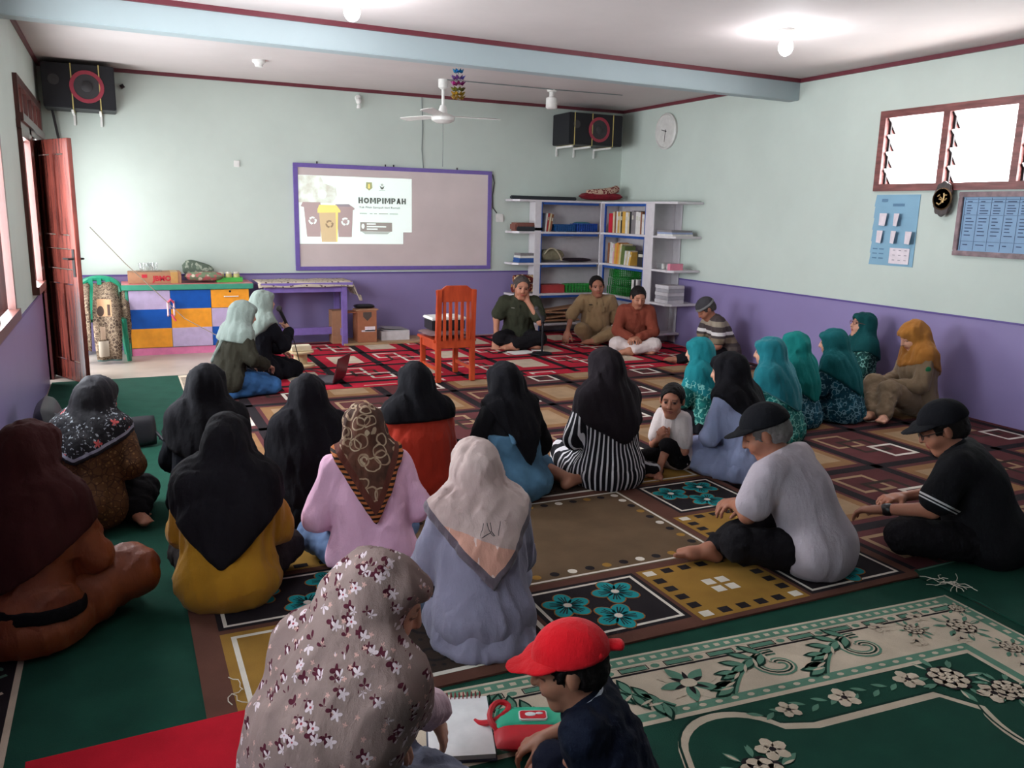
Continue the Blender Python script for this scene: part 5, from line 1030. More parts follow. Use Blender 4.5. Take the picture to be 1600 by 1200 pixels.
def axis(lo, hi, h, ref):
    out = [lo]; p = lo
    while p < hi:
        st = h
        for a, b, r in ref:
            if p < b and p+st > a: st = min(st, r)
        p += st; out.append(p)
    return np.array(out, f32)
def field(ops, h, refine=(), floor=True):
    """ops: ('u',prim,k) union, ('s',prim,k) subtract, ('c',point,normal,k) keep the side against the normal, ('f',amp,wl,stretch,seed) folds"""
    bx = [o[1].box() for o in ops if o[0] == 'u']; lo = np.min([b[0] for b in bx], 0)-0.03; hi = np.max([b[1] for b in bx], 0)+0.03
    lo[2] = max(lo[2], -0.03)
    ax = [axis(lo[i], hi[i], h, [(r[0][i], r[1][i], r[2]) for r in refine]) for i in range(3)]
    D = np.full([len(a) for a in ax], 1.0, f32)
    X, Y, Z = ax[0][:, None, None], ax[1][None, :, None], ax[2][None, None, :]
    for o in ops:
        if o[0] in 'us':
            k = o[2]; b0, b1 = o[1].box(); m = max(k, 2*h)+0.012; sl = tuple(slice(max(0, int(np.searchsorted(ax[i], b0[i]-m))-1), int(np.searchsorted(ax[i], b1[i]+m))+1) for i in range(3))
            d = o[1].ev(X[sl[0]], Y[:, sl[1]], Z[:, :, sl[2]]); c = D[sl]
            if c.size == 0: continue
            if o[0] == 'u':
                hh = np.clip(0.5+0.5*(c-d)/f32(k), 0, 1); D[sl] = c*(1-hh)+d*hh-f32(k)*hh*(1-hh)
            else:
                d = -d; hh = np.clip(0.5-0.5*(c-d)/f32(k), 0, 1); D[sl] = c*(1-hh)+d*hh+f32(k)*hh*(1-hh)
        elif o[0] == 'c':
            p, n, k = np.asarray(o[1], float), unit(o[2]), o[3]
            d = (X-f32(p[0]))*f32(n[0])+(Y-f32(p[1]))*f32(n[1])+(Z-f32(p[2]))*f32(n[2])
            hh = np.clip(0.5-0.5*(D-d)/f32(k), 0, 1); D = D*(1-hh)+d*hh+f32(k)*hh*(1-hh)
        elif o[0] == 'f':
            amp, wl, stv, sd = o[1:5]; idx = np.nonzero(np.abs(D) < 0.05)
            P = np.stack([ax[i][idx[i]] for i in range(3)], 1)*np.asarray(stv, f32); rg = np.random.RandomState(sd); v = np.zeros(len(P), f32)
            w1 = np.sin(P @ rg.randn(3).astype(f32)*f32(3.0/wl)+f32(rg.rand()*6))*f32(0.9)
            for q in range(3):
                dr = rg.randn(3); dr[2] *= 0.8; dr = unit(dr).astype(f32); s_ = np.sin(P @ dr*f32(6.283/wl*(0.75+0.5*rg.rand()))+w1*f32(1+q*0.4)+f32(rg.rand()*6)); v += 0.5*s_-0.7*(1-np.abs(s_))**2+0.2
            D[idx] += f32(amp/2.0)*v
    if floor: D = np.maximum(D, f32(0.003)-Z)
    return D, ax
def nets(D, ax):
    ins = D < 0; nx, ny, nz = D.shape; K = []; Pp = []; Fq = []
    def cid(i, j, k): return (i*ny+j)*nz+k
    for a in range(3):
        s0 = [slice(None)]*3; s1 = [slice(None)]*3; s0[a] = slice(0, -1); s1[a] = slice(1, None)
        A, B = ins[tuple(s0)], ins[tuple(s1)]; i, j, k = np.nonzero(A != B)
        oth = [b for b in range(3) if b != a]; ok = np.ones(len(i), bool); ijk = [i, j, k]
        for b in oth: ok &= (ijk[b] > 0) & (ijk[b] < D.shape[b]-1)
        i, j, k = i[ok], j[ok], k[ok]; ijk = [i, j, k]; e = [i.copy(), j.copy(), k.copy()]; e[a] = e[a]+1
        v0, v1 = D[i, j, k], D[e[0], e[1], e[2]]; t = v0/(v0-v1)
        p = np.stack([ax[q][ijk[q]] for q in range(3)], 1).astype(np.float64); p[:, a] += t*(ax[a][e[a]]-ax[a][ijk[a]])
        quad = []
        for (u_, v_) in ((1, 1), (0, 1), (0, 0), (1, 0)):
            c = [i.copy(), j.copy(), k.copy()]; c[oth[0]] = c[oth[0]]-u_; c[oth[1]] = c[oth[1]]-v_; q_ = cid(*c); quad.append(q_); K.append(q_); Pp.append(p)
        qd = np.stack(quad, 1); flip = ins[i, j, k] if a != 1 else ~ins[i, j, k]; qd[~flip] = qd[~flip][:, ::-1]; Fq.append(qd)
    K = np.concatenate(K); Pp = np.concatenate(Pp); Fq = np.concatenate(Fq)
    uq, inv = np.unique(K, return_inverse=True); cnt = np.bincount(inv)
    vs = np.stack([np.bincount(inv, Pp[:, q])/cnt for q in range(3)], 1)
    return vs, np.searchsorted(uq, Fq)
def mesh_np(name, vs, fs, mat, parent, col=None, attrs=None):
    me = bpy.data.meshes.new(name); me.vertices.add(len(vs)); me.vertices.foreach_set('co', vs.astype(f32).ravel())
    n = len(fs); me.loops.add(4*n); me.loops.foreach_set('vertex_index', fs.astype(np.int32).ravel()); me.polygons.add(n)
    me.polygons.foreach_set('loop_start', np.arange(0, 4*n, 4, dtype=np.int32)); me.polygons.foreach_set('loop_total', np.full(n, 4, np.int32))
    me.polygons.foreach_set('use_smooth', np.ones(n, bool)); me.update(calc_edges=True)
    if col is not None:
        a = me.color_attributes.new('Col', 'FLOAT_COLOR', 'POINT'); a.data.foreach_set('color', np.concatenate([col, np.ones((len(vs), 1))], 1).astype(f32).ravel())
    for k_, v_ in (attrs or {}).items():
        a = me.attributes.new(k_, 'FLOAT', 'POINT'); a.data.foreach_set('value', v_.astype(f32))
    me.materials.append(mat); o = bpy.data.objects.new(name, me); COL.objects.link(o); o.parent = parent; return o
def sdf_part(name, ops, h, mat, parent, s=1.0, refine=(), floor=True, colf=None, attrf=None):
    D, ax = field(ops, h, refine, floor); vs, fs = nets(D, ax)
    if len(fs) == 0: return None
    return mesh_np(name, vs*s, fs, mat, parent, colf(vs) if colf else None, attrf(vs) if attrf else None)
# --- materials for people
t = NT('skin', 0.5); a_ = t.attr('Col'); nn = t.noise(60, 3); c = t.mix(t.math('MULTIPLY', t.ramp(nn, 0.3, 0.7), 0.14), a_[0], lin((150, 84, 66)))
t.bump(t.noise(240, 2), 0.06, 0.002); t.b.inputs['Subsurface Weight'].default_value = 0.06; t.b.inputs['Subsurface Radius'].default_value = (0.02, 0.008, 0.004); SKIN = t.done(c, 0.35)
def weave(t, fine=520):
    wr = t.noise(13, 4, t.vmath('MULTIPLY', t.obj(), (1.5, 1.5, 0.6)), 0.55)
    t.bump(t.math('ADD', t.math('ADD', t.math('MULTIPLY', t.noise(fine, 2), 0.10), t.math('MULTIPLY', t.noise(40, 3), 0.18)), wr), 0.5, 0.022)
def fab(name, rgb, rough=0.9, var=0.1):
    if name in MATS: return MATS[name]
    t = NT(name, rough); c = lin(rgb); f = t.ramp(t.noise(6, 4), 0.3, 0.7); weave(t)
    t.b.inputs['Sheen Weight'].default_value = 0.12 if sum(rgb) > 240 else 0.0; t.b.inputs['Sheen Roughness'].default_value = 0.5
    MATS[name] = t.done(t.mix(f, tuple(v*(1-var) for v in c), tuple(min(1, v*(1+var)) for v in c)), 0.15); return MATS[name]
t = NT('painted_fabric', 0.9); weave(t); PFAB = t.done(t.attr('Col')[0], 0.15)
# --- pose
def rot(ax_, deg):
    a = math.radians(deg); c, s_ = math.cos(a), math.sin(a)
    return {'x': np.array([[1, 0, 0], [0, c, -s_], [0, s_, c]]), 'y': np.array([[c, 0, s_], [0, 1, 0], [-s_, 0, c]]), 'z': np.array([[c, -s_, 0], [s_, c, 0], [0, 0, 1]])}[ax_]
LEGS = {
 'cross': dict(hz=.105, k=(V(-.215, .27, .12), V(.215, .27, .12)), a=(V(.07, .37, .06), V(-.08, .30, .065)), t=(V(.9, .1, 0), V(-.9, .1, 0))),
 'kneel': dict(hz=.17, k=(V(-.09, .36, .075), V(.09, .36, .075)), a=(V(-.10, -.06, .05), V(.10, -.06, .05)), t=(V(.2, -1, -.2), V(-.2, -1, -.2))),
 'side':  dict(hz=.105, k=(V(-.06, .34, .10), V(.16, .32, .09)), a=(V(.16, .12, .06), V(.24, .04, .05)), t=(V(.8, -.5, 0), V(.7, -.7, 0))),
 'up':    dict(hz=.105, k=(V(-.10, .33, .36), V(.10, .33, .36)), a=(V(-.09, .42, .05), V(.09, .42, .05)), t=(V(-.1, 1, 0), V(.1, 1, 0))),
}
def skeleton(pose, lean, slouch, head, legs, sw):
    Lg = dict(LEGS[pose]); Lg.update(legs or {}); J = dict(Lg)
    up = lambda d: V(0, math.sin(math.radians(d)), math.cos(math.radians(d)))
    J['P'] = V(0, 0, Lg['hz']); J['u1'] = up(lean); J['C'] = J['P']+.26*up(lean); J['u2'] = up(lean+slouch); J['N'] = J['C']+.20*J['u2']
    SC = J['N']-.05*J['u2']; J['S'] = (SC+V(-sw, 0, 0), SC+V(sw, 0, 0)); J['SC'] = SC
    J['hR'] = rot('z', head[1]) @ rot('x', -head[0]) @ rot('y', head[2]); J['H'] = J['N']+.055*up((lean+slouch)*.4)+J['hR'] @ V(0, .022, .065)
    J['Rt'] = rot('x', -(lean+slouch*.6)); J['hip'] = (J['P']+V(-.085, .02, .0), J['P']+V(.085, .02, .0))
    return J
def hp(J, x, y, z): return J['H']+J['hR'] @ V(x, y, z)
def hand_ops(wr, dr, nrm, side, curl, s=1.0, spread=0.06, point=False):
    """nrm: back of the hand; side +1 right hand"""
    x = unit(dr); z = unit(np.asarray(nrm, float)-x*(np.asarray(nrm, float)@x)); y = np.cross(z, x)*side   # y towards the thumb
    P_ = lambda a, b, c: wr+s*(x*a+y*b+z*c); ops = [('u', RC(P_(.0, 0, 0), P_(.035, 0, 0), .026*s, .032*s, z, .62), .012), ('u', RC(P_(.03, .012, 0), P_(.082, .014, 0), .026*s, .024*s, z, .55), .012), ('u', RC(P_(.03, -.012, 0), P_(.078, -.018, 0), .025*s, .021*s, z, .55), .012)]
    for q, (b, l) in enumerate(((.031, .070), (.010, .078), (-.011, .072), (-.031, .057))):
        p = P_(.088-.004*abs(q-1), b, .002); ang = 0.0; sp = spread*(1.5-q)*0.8; c_ = curl if not (point and q == 0) else 0.15
        for seg, (fr, r0, r1) in enumerate(((.44, .0090, .0084), (.31, .0084, .0076), (.25, .0076, .0066))):
            ang += c_*(0.75, 1.0, 0.7)[seg]; d = x*math.cos(ang)*math.cos(sp)+y*math.sin(sp)-z*math.sin(ang); p2 = p+s*l*fr*unit(d)
            ops.append(('u', RC(p, p2, r0*s, r1*s), .004 if seg else .007)); p = p2
    p = P_(.022, .022, -.004); d1 = unit(x*.65+y*.75-z*.25); p2 = p+s*.040*d1; d2 = unit(x*.9+y*.35-z*(.2+.5*curl)); p3 = p2+s*.032*d2; p4 = p3+s*.024*unit(d2-z*.3*curl+x*.2)
    ops += [('u', RC(p, p2, .016*s, .0115*s), .010), ('u', RC(p2, p3, .0110*s, .0098*s), .004), ('u', RC(p3, p4, .0098*s, .0078*s), .004)]
    return ops
def foot_ops(an, toe, s=1.0, upn=None):
    x = unit(toe); z = unit((V(0, 0, 1) if upn is None else upn)-x*((V(0, 0, 1) if upn is None else upn)@x)); y = np.cross(z, x)
    P_ = lambda a, b, c: an+s*(x*a+y*b+z*c)
    ops = [('u', RC(an, P_(-.035, 0, -.025), .034*s, .030*s), .02), ('u', RC(P_(-.03, 0, -.022), P_(.09, 0, -.022), .031*s, .034*s, z, .72), .02), ('u', RC(an, P_(.09, .005, -.012), .032*s, .020*s), .025), ('u', RC(P_(.09, .018, -.026), P_(.125, -.012, -.028), .030*s, .026*s, z, .62), .02)]
    for q in range(5): ops.append(('u', RC(P_(.13-.007*q, .032-.017*q, -.028), P_(.165-.011*q, .034-.018*q, -.030), (.0125 if q == 0 else .0095)*s, (.0115 if q == 0 else .0082)*s), .006))
    return ops
def torso_ops(J, inf, k=.05, fem=True, sw=.16, belly=0.0):
    P, C, u1, u2 = J['P'], J['C'], J['u1'], J['u2']; xx = V(1, 0, 0)
    ops = [('u', EL(P+V(0, -.015, .01), (.168+inf, .125+inf, .112+inf)), k), ('u', RC(P+.04*u1, C, .098+inf, .098+inf, xx, 1.28), k), ('u', EL(C+.055*u2, (.142+inf, .102+inf, .150+inf), J['Rt']), k), ('u', RC(J['S'][0]+V(.03, 0, 0), J['S'][1]-V(.03, 0, 0), .046+inf, .046+inf), k)]
    if belly: ops.append(('u', EL(P+.12*u1+V(0, .05, 0), (.13+inf, .09+belly+inf, .11+inf)), k))
    if fem: ops.append(('u', EL(C+.03*u2+V(0, .075, 0), (.115+inf, .055+inf, .065+inf), J['Rt']), k))
    return ops
def leg_ops(J, inf, upto=1.0, k=.04, thick=1.0):
    ops = []
    for i in (0, 1):
        kn, an = J['k'][i], J['a'][i]; e = kn+(an-kn)*upto
        ops += [('u', RC(J['hip'][i], kn, .082*thick+inf, .058*thick+inf), k)]
        if upto > 0: ops += [('u', RC(kn, e, .054*thick+inf, .036*thick+(.018*(1-upto))+inf), k)]
    return ops
def arm_ops(J, i, inf, upper=1.0, fore=1.0, k=.03, flare=0.0):
    S, E, W = J['S'][i], J['E'][i], J['W'][i]; ops = [('u', RC(S, S+(E-S)*upper, .046+inf, .046-.008*upper+inf+flare), k)]
    if fore > 0: ops.append(('u', RC(E, E+(W-E)*fore, .037+inf, .037-.012*fore+inf+flare), k))
    return ops
SKC = {'m': (174, 120, 96), 'd': (158, 104, 82), 'l': (202, 150, 126), 'c': (178, 118, 94)}
def face_col(J, vs, tone, hs, lips=(150, 70, 66), eyes='open', blush=0):
    base = np.tile(np.array(lin(SKC[tone])), (len(vs), 1)); q = ((vs-J['H']) @ J['hR'])/hs; x, y, z = q[:, 0], q[:, 1], q[:, 2]; fr = (y > .045) & (np.abs(x) < .07) & (np.abs(z) < .12)
    def put(m, c, w_=1.0): base[m] = base[m]*(1-w_)+np.array(lin(c))*w_
    put(fr & (np.abs(np.abs(x)-.030) < .018) & (np.abs(z-.032+.12*np.abs(np.abs(x)-.028)) < .0045), (44, 30, 28), .7)
    ex = (np.abs(x)-.031)/.0155; ez = (z-.011)/.0075
    if eyes == 'open':
        put(fr & (ex*ex+ez*ez < 1.0), (150, 126, 116)); put(fr & (((np.abs(x)-.031)/.0095)**2+((z-.011)/.008)**2 < 1.0), (26, 17, 16)); put(fr & (np.abs(ex) < 1.1) & (z > .0155) & (z < .0205), (52, 34, 30), .8)
    else: put(fr & (np.abs(ex) < 1.1) & (np.abs(z-.006+.004*ex*ex) < .0035), (44, 28, 26), .85)
    put(fr & ((x/.024)**2+((z+.053)/.0095)**2 < 1.0), lips, .8)
    put(fr & (np.abs(np.abs(x)-.0075) < .0035) & (np.abs(z+.0265) < .003), (70, 40, 34), .7)
    return base
def person(label, pos, yaw, ztop, pose='cross', lean=8, slouch=8, head=(8, 0, 0), fem=True, sw=None, arms=None, legs=None, hands=(None, None), feet=True, tone='m', eyes='open', res=.011, fine=.0065, hs=None, z0=.016, wear=(), group=None, hair=None, show=('head',), belly=0.0, cat='person', limb=1.0, topadd=.126):
    sw = sw or (.128 if fem else .165); hs = hs or (1.10 if fem else 1.06)
    J = skeleton(pose, lean, slouch, head, legs, sw); J['fem'] = fem; J['hs'] = hs; J['sw'] = sw; J['belly'] = belly
    arms = arms or {}; J['E'] = []; J['W'] = []
    for i, sg in ((0, -1), (1, 1)):
        e, w_ = arms.get(i, (None, None)); S = J['S'][i]
        _s0 = ztop/(J['H'][2]+topadd*hs); loc_ = lambda p: (rot('z', -yaw) @ (np.asarray(p[1], float)-V(pos[0], pos[1], z0)))/_s0
        if e is not None and isinstance(e[0], str): e = loc_(e)
        if w_ is not None and isinstance(w_[0], str): w_ = loc_(w_)
        J['E'].append(np.asarray(e, float) if e is not None else S+V(sg*.065, .05, -.235)); J['W'].append(np.asarray(w_, float) if w_ is not None else V(sg*.07, .25, J['P'][2]+.11))
    top = J['H'][2]+topadd*hs; s = ztop/top if ztop else 1.0; J['s'] = s
    root = tag(empty('person', (pos[0], pos[1], z0), math.radians(yaw)), label, cat, group)
    # body: one continuous mesh
    q = lambda x, y, z: J['H']+J['hR'] @ (V(x, y, z)*hs)
    hR = J['hR']
    ops = torso_ops(J, 0.0, .05, False, sw, belly)+leg_ops(J, 0.0, thick=limb)
    for i in (0, 1): ops += arm_ops(J, i, 0.0)
    ops += [('u', RC(J['N']-.02*J['u2'], q(0, -.012, -.05), .056*hs, .05*hs), .035),
            ('u', EL(q(0, -.012, .026), V(.074, .094, .085)*hs, hR), .02), ('u', EL(q(0, .022, -.036), V(.060, .068, .078)*hs, hR), .03), ('u', RC(q(-.018, .058, -.094), q(.018, .058, -.094), .020*hs), .025),
            ('u', RC(q(-.034, .068, .030), q(.034, .068, .030), .016*hs), .015), ('u', RC(q(-.036, .052, -.022), q(-.03, .06, -.03), .028*hs), .02), ('u', RC(q(.036, .052, -.022), q(.03, .06, -.03), .028*hs), .02),
            ('u', RC(q(0, .088, .018), q(0, .104, -.020), .0085*hs, .0125*hs), .008), ('u', RC(q(-.012, .090, -.023), q(.012, .090, -.023), .0085*hs), .008),
            ('s', EL(q(-.032, .100, .012), V(.017, .014, .010)*hs, hR), .010), ('s', EL(q(.032, .100, .012), V(.017, .014, .010)*hs, hR), .010),
            ('u', EL(q(-.031, .075, .011), V(.0125, .0125, .0115)*hs, hR), .003), ('u', EL(q(.031, .075, .011), V(.0125, .0125, .0115)*hs, hR), .003),
            ('u', EL(q(0, .084, -.047), V(.022, .012, .006)*hs, hR), .005), ('u', EL(q(0, .083, -.060), V(.019, .011, .007)*hs, hR), .005)]
    for sg in (() if fem else (-1, 1)):
        ops.append(('u', EL(q(sg*.076, -.004, .0), V(.010, .019, .031)*hs, hR @ rot('z', sg*-18)), .008))
    ref = []
    if fine < .0085: ref.append((J['H']-.115*hs, J['H']+.115*hs, fine))
    for i in (0, 1):
        hspec = hands[i]; W, E = J['W'][i], J['E'][i]; hsc = .95 if fem else 1.04
        dr = unit(W-E) if not hspec or hspec.get('d') is None else (unit(rot('z', -yaw) @ V(*hspec['dw'])) if 'dw' in hspec else unit(hspec['d'])); nm = V(0, 0, 1) if not hspec or hspec.get('n') is None else V(*hspec['n'])
        if abs(unit(nm)@dr) > .95: nm = V(0, 1, 0)
        ops += hand_ops(W, dr, nm, 1 if i else -1, (hspec or {}).get('curl', .6), hsc*min(hs, 1.06), point=(hspec or {}).get('point', False))
        if hspec is not None: c_ = W+dr*.08; ref.append((c_-.105, c_+.105, min(fine, .0065)))
    for i in (0, 1):
        ops += foot_ops(J['a'][i], J['t'][i], .95 if fem else 1.0)
        if feet == 'show' or (isinstance(feet, (tuple, list)) and i in feet): c_ = J['a'][i]+unit(J['t'][i])*.06; ref.append((c_-.13, c_+.13, min(fine, .007)))
    ops = [o for o in ops if o[0] == 'u']+[o for o in ops if o[0] == 's']
    # keep the eyeballs after the sockets
    eyeb = [o for o in ops if o[0] == 'u' and isinstance(o[1], EL) and abs(o[1].r[0]-.0125*hs) < 1e-6]; ops = [o for o in ops if not any(o is e for e in eyeb)]+eyeb
    sdf_part('body', ops, res*(1.6 if fine < .0085 else 2.1), SKIN, root, s, ref, True, lambda v: face_col(J, v, tone, hs, eyes=eyes))
    if hair:
        t_ = .010; ho = [('u', EL(q(0, -.015, .030), V(.074+t_, .094+t_, .084+t_)*hs, hR), .02), ('u', EL(q(0, -.045, -.015), V(.068+t_, .06+t_, .06)*hs, hR), .02)]
        ho += [('s', EL(q(0, .125, .010+hair.get('up', 0)), V(.105, .098, .088)*hs, hR), .006), ('c', q(0, 0, hair.get('low', -.022)), hR @ V(0, .5, -1), .008)]
        for sg in (-1, 1): ho.append(('s', EL(q(sg*.085, -.002, -.008), V(.03, .024, .034)*hs, hR), .006))
        ho.append(('f', .006, .03, (1, 1, 1), 5)); sdf_part('hair', ho, min(res, .007), fab('hair_'+hair.get('c', 'black'), {'black': (24, 20, 20), 'grey': (96, 90, 88), 'salt': (66, 60, 58)}[hair.get('c', 'black')], .6, .25), root, s, floor=False)
    for fn in wear: fn(J, root, s, res)
    return root, J
# --- garments: each returns a function that builds one child
def top(name, mat, sleeve='long', inf=.018, hem=.0, hemcut=None, folds=(.010, .11), drop=True, paint_=None, collar=None, seed=1, puff=0.0, flat_hem=None, arms_=(0, 1), k=.05, cuff=None):
    def go(J, root, s, res):
        ops = torso_ops(J, inf, k, J['fem'], J['sw'], J['belly'])
        if drop: ops += [('u', EL(J['P']+V(0, -.03, -.015), (.178+inf, .130+inf, .100+inf)), .05), ('u', RC(J['P']+V(0, -.045, .05), J['C']+V(0, -.03, -.02), .09+inf, .075+inf, V(1, 0, 0), 1.45), .06)]
        for i in arms_:
            if sleeve == 'long': ops += arm_ops(J, i, inf+.002, 1, .93, .018, .004)
            elif sleeve == 'short': ops += arm_ops(J, i, inf+.010, .72, 0, .03, .012)
            elif sleeve == 'half': ops += arm_ops(J, i, inf+.006, 1.0, .15, .03, .006)
            if puff: ops.append(('u', EL(J['S'][i]+V((-1, 1)[i]*.02, 0, .005), (.055+puff, .06+puff, .06+puff)), .03))
        ops.append(('f', folds[0], folds[1], (1, 1, .55), seed))
        ops.append(('c', J['N']+J['u2']*.022, J['u2'], .012))
        if flat_hem is not None: ops.append(('c', V(0, 0, flat_hem), V(0, -.25, -1), .01))
        if sleeve == 'short':
            for i in arms_:
                S, E = J['S'][i], J['E'][i]; ax_ = unit(E-S)
        def attrf(v):
            d = np.full(len(v), 1.0)
            for i in arms_:
                S, E = J['S'][i], J['E'][i]; L_ = np.linalg.norm(E-S); ax_ = (E-S)/L_; tt = (v-S) @ ax_; rad = np.linalg.norm((v-S)-tt[:, None]*ax_, axis=1)
                lim = .72*L_+.035
                d = np.where((rad < .13) & (tt > .4*L_), np.minimum(d, lim-tt), d)
            nk = J['N']-v; return {'cuff': d, 'neck': np.linalg.norm(v-(J['N']+J['u2']*.03), axis=1)}
        sdf_part(name, ops, res*1.12, mat, root, s, attrf=attrf)
        if collar is not None:
            cops = [('u', RC(J['N']-J['u2']*.012, J['N']+J['u2']*.024+V(0, .006, 0), .082, .070), .01), ('s', RC(J['N']-J['u2']*.03, J['N']+J['u2']*.09+V(0, .012, 0), .058, .060), .006), ('c', J['N']+J['u2']*.035, J['u2']+V(0, .25, 0), .006), ('c', J['N']-J['u2']*.02, -J['u2'], .006), ('s', RC(J['N']+V(0, .05, .05), J['N']+V(0, .14, -.03), .022, .012), .01)]
            sdf_part('collar', cops, min(res*.6, .006), collar, root, s, floor=False, attrf=lambda v: {'edge': (v-(J['N']-J['u2']*.02)) @ J['u2']})
    return go
def pants(name, mat, inf=.018, upto=.93, folds=(.009, .10), seed=2, k=.035, wide=0.0):
    def go(J, root, s, res):
        ops = [('u', EL(J['P']+V(0, -.015, .0), (.172+inf*.7, .128+inf*.7, .105)), .05)]+leg_ops(J, inf, upto, k)
        if wide:
            for i in (0, 1): ops.append(('u', RC(J['k'][i], J['k'][i]+(J['a'][i]-J['k'][i])*upto, .058+wide, .05+wide), .04))
        ops.append(('f', folds[0], folds[1], (1, 1, 1), seed)); sdf_part(name, ops, res*1.2, mat, root, s)
    return go
def skirt(name, mat, inf=.03, spread=1.0, folds=(.016, .13), seed=3, back=.0, lap=1.0):
    def go(J, root, s, res):
        ops = leg_ops(J, inf, 1.0, .09)+[('u', EL(J['P']+V(0, -.02, -.02), (.19+inf, .15+inf, .12)), .06), ('u', EL(V(0, .14, .05), (.25*spread*lap, .26*spread, .085)), .08), ('u', EL(V(0, -.02-back, .02), (.215*spread, .165*spread+back, .06)), .06)]
        for i in (0, 1): ops.append(('u', RC(J['a'][i]+V(0, 0, -.01), J['a'][i]+unit(J['t'][i])*.12, .055, .045), .06))
        ops.append(('f', folds[0], folds[1], (1, 1, .6), seed)); sdf_part(name, ops, res*1.2, mat, root, s)
    return go
def hijab(name, mat, hem=.30, point=0.0, inf=.034, side=.45, folds=(.010, .09), seed=4, visor=.012, face=True, tail=None, sleek=0.0, hemfront=None, droop=.02, wide=0.0, arm=.55, flat=None):
    """hem: height of the lower edge at the back; point > 0 makes it a triangle with its tip there, rising by point per metre to the sides"""
    def go(J, root, s, res):
        hs = J['hs']; hR = J['hR']; q = lambda x, y, z: J['H']+hR @ (V(x, y, z)*hs); N, u2 = J['N'], J['u2']
        ops = [('u', EL(q(0, -.014, .024), V(.086, .106, .096)*hs, hR), .03), ('u', EL(q(0, .004, -.035), V(.081, .088, .105)*hs, hR), .04), ('u', RC(q(0, .03, .055), q(0, .072, .058), .05*hs, .035*hs, hR @ V(1, 0, 0), 1.55), .03),
               ('u', RC(q(0, -.024, -.045), N-u2*.02, .084, .098, V(1, 0, 0), 1.08), .05), ('u', RC(q(0, -.05, -.02), N-u2*.09+V(0, -.035, 0), .066, .10, V(1, 0, 0), 1.25), .05)]
        # drape over shoulders, chest and back
        ops += [('u', RC(J['S'][0]+V(.02, -.005, .0), J['S'][1]+V(-.02, -.005, .0), .046+inf, None), .07), ('u', EL(J['C']+.055*u2, (.142+inf+wide, .106+inf, .160+inf), J['Rt']), .06), ('u', RC(J['P']+.05*J['u1']+V(0, -droop, 0), J['C']+V(0, -droop, 0), .098+inf, .098+inf, V(1, 0, 0), 1.28), .06)]
        ops += [('u', RC(J['P']+V(0, -.045, .05), J['C']+V(0, -.03, -.02), .092+inf, .078+inf, V(1, 0, 0), 1.45), .06)]
        if J['fem']: ops.append(('u', EL(J['C']+.03*u2+V(0, .075, 0), (.12+inf, .06+inf, .07+inf), J['Rt']), .05))
        for i in (0, 1):
            S, E = J['S'][i], J['E'][i]; ops.append(('u', RC(S, S+(E-S)*arm, .048+inf, .046+inf*.9), .06))
        ops.append(('f', folds[0], folds[1], (1, 1, .35), seed))
        bc = J['C']+V(0, -.12, 0); hz = hem
        if point > 0:
            for sg in (-1, 1): ops.append(('c', V(0, -.10, hz), V(-sg*point*-1 if False else sg*point, .25, -1), .012))
        else: ops.append(('c', V(0, -.12, hz), V(0, -.18 if hemfront is None else hemfront, -1), .015))
        if flat is not None: ops.append(('c', V(0, 0, flat), V(0, 0, -1), .03))
        if side is not None:
            for sg in (-1, 1): ops.append(('c', V(sg*(J['sw']+.115), 0, J['S'][0][2]-.10), V(sg, 0, -side), .03))
        if face:
            ops += [('s', RC(q(0, .045, -.020), q(0, .25, -.026), .052*hs, .056*hs, hR @ V(0, 0, 1), 1.36), .008)]
        if tail:
            for (a, b, c, r_) in tail: ops.append(('u', RC(q(*a), J['C']+V(*b), r_, r_*.7), .03))
        def attrf(v):
            if point > 0:
                d = np.full(len(v), 9.0)
                for sg in (-1, 1): n = unit(V(sg*point, .25, -1)); d = np.minimum(d, -((v-V(0, -.10, hz)) @ n))
            else: d = -((v-V(0, -.12, hz)) @ unit(V(0, -.18 if hemfront is None else hemfront, -1)))
            return {'hem': d}
        sdf_part(name, ops, res*1.08, mat, root, s, attrf=attrf)
    return go
def cap(name, mat, brim=True, tilt=0, band=None, back=False, over=.013):
    def go(J, root, s, res):
        hs = J['hs']; hR = J['hR'] @ rot('x', -tilt); q = lambda x, y, z: J['H']+hR @ (V(x, y, z)*hs)
        ops = [('u', EL(q(0, -.012, .040), V(.080+over, .100+over, .088+over)*hs, hR), .02), ('c', q(0, 0, .040), hR @ V(0, 0, -1), .006)]
        sdf_part(name, ops, min(res*.7, .006), mat, root, s, floor=False)
        if brim:
            bo = [('u', RC(q(0, .070, .046), q(0, .128, .032), .060*hs, .050*hs, hR @ V(0, 0, 1), .12), .01), ('u', RC(q(-.05, .07, .045), q(.05, .07, .045), .03*hs, None, hR @ V(0, 0, 1), .25), .02), ('s', EL(q(0, -.012, .030), V(.080, .098, .09)*hs, hR), .004)]
            sdf_part('brim', bo, .0042, mat, root, s, floor=False)
        if back:
            bo = [('u', RC(q(-.055, -.085, .052), q(.055, -.085, .052), .016*hs, None, hR @ V(0, 1, 0), .9), .006), ('u', RC(q(0, -.105, .052), q(0, -.150, .046), .013*hs, None, hR @ V(1, 0, 0), 2.0), .01)]
            sdf_part('back_strap', bo, .004, mat, root, s, floor=False)
        if band is not None:
            bo = [('u', EL(q(0, -.012, .040), V(.083+over, .103+over, .09+over)*hs, hR), .02), ('c', q(0, 0, .040), hR @ V(0, 0, -1), .003), ('c', q(0, 0, .066), hR @ V(0, 0, 1), .003)]
            sdf_part('cap_band', bo, .005, band, root, s, floor=False)
    return go
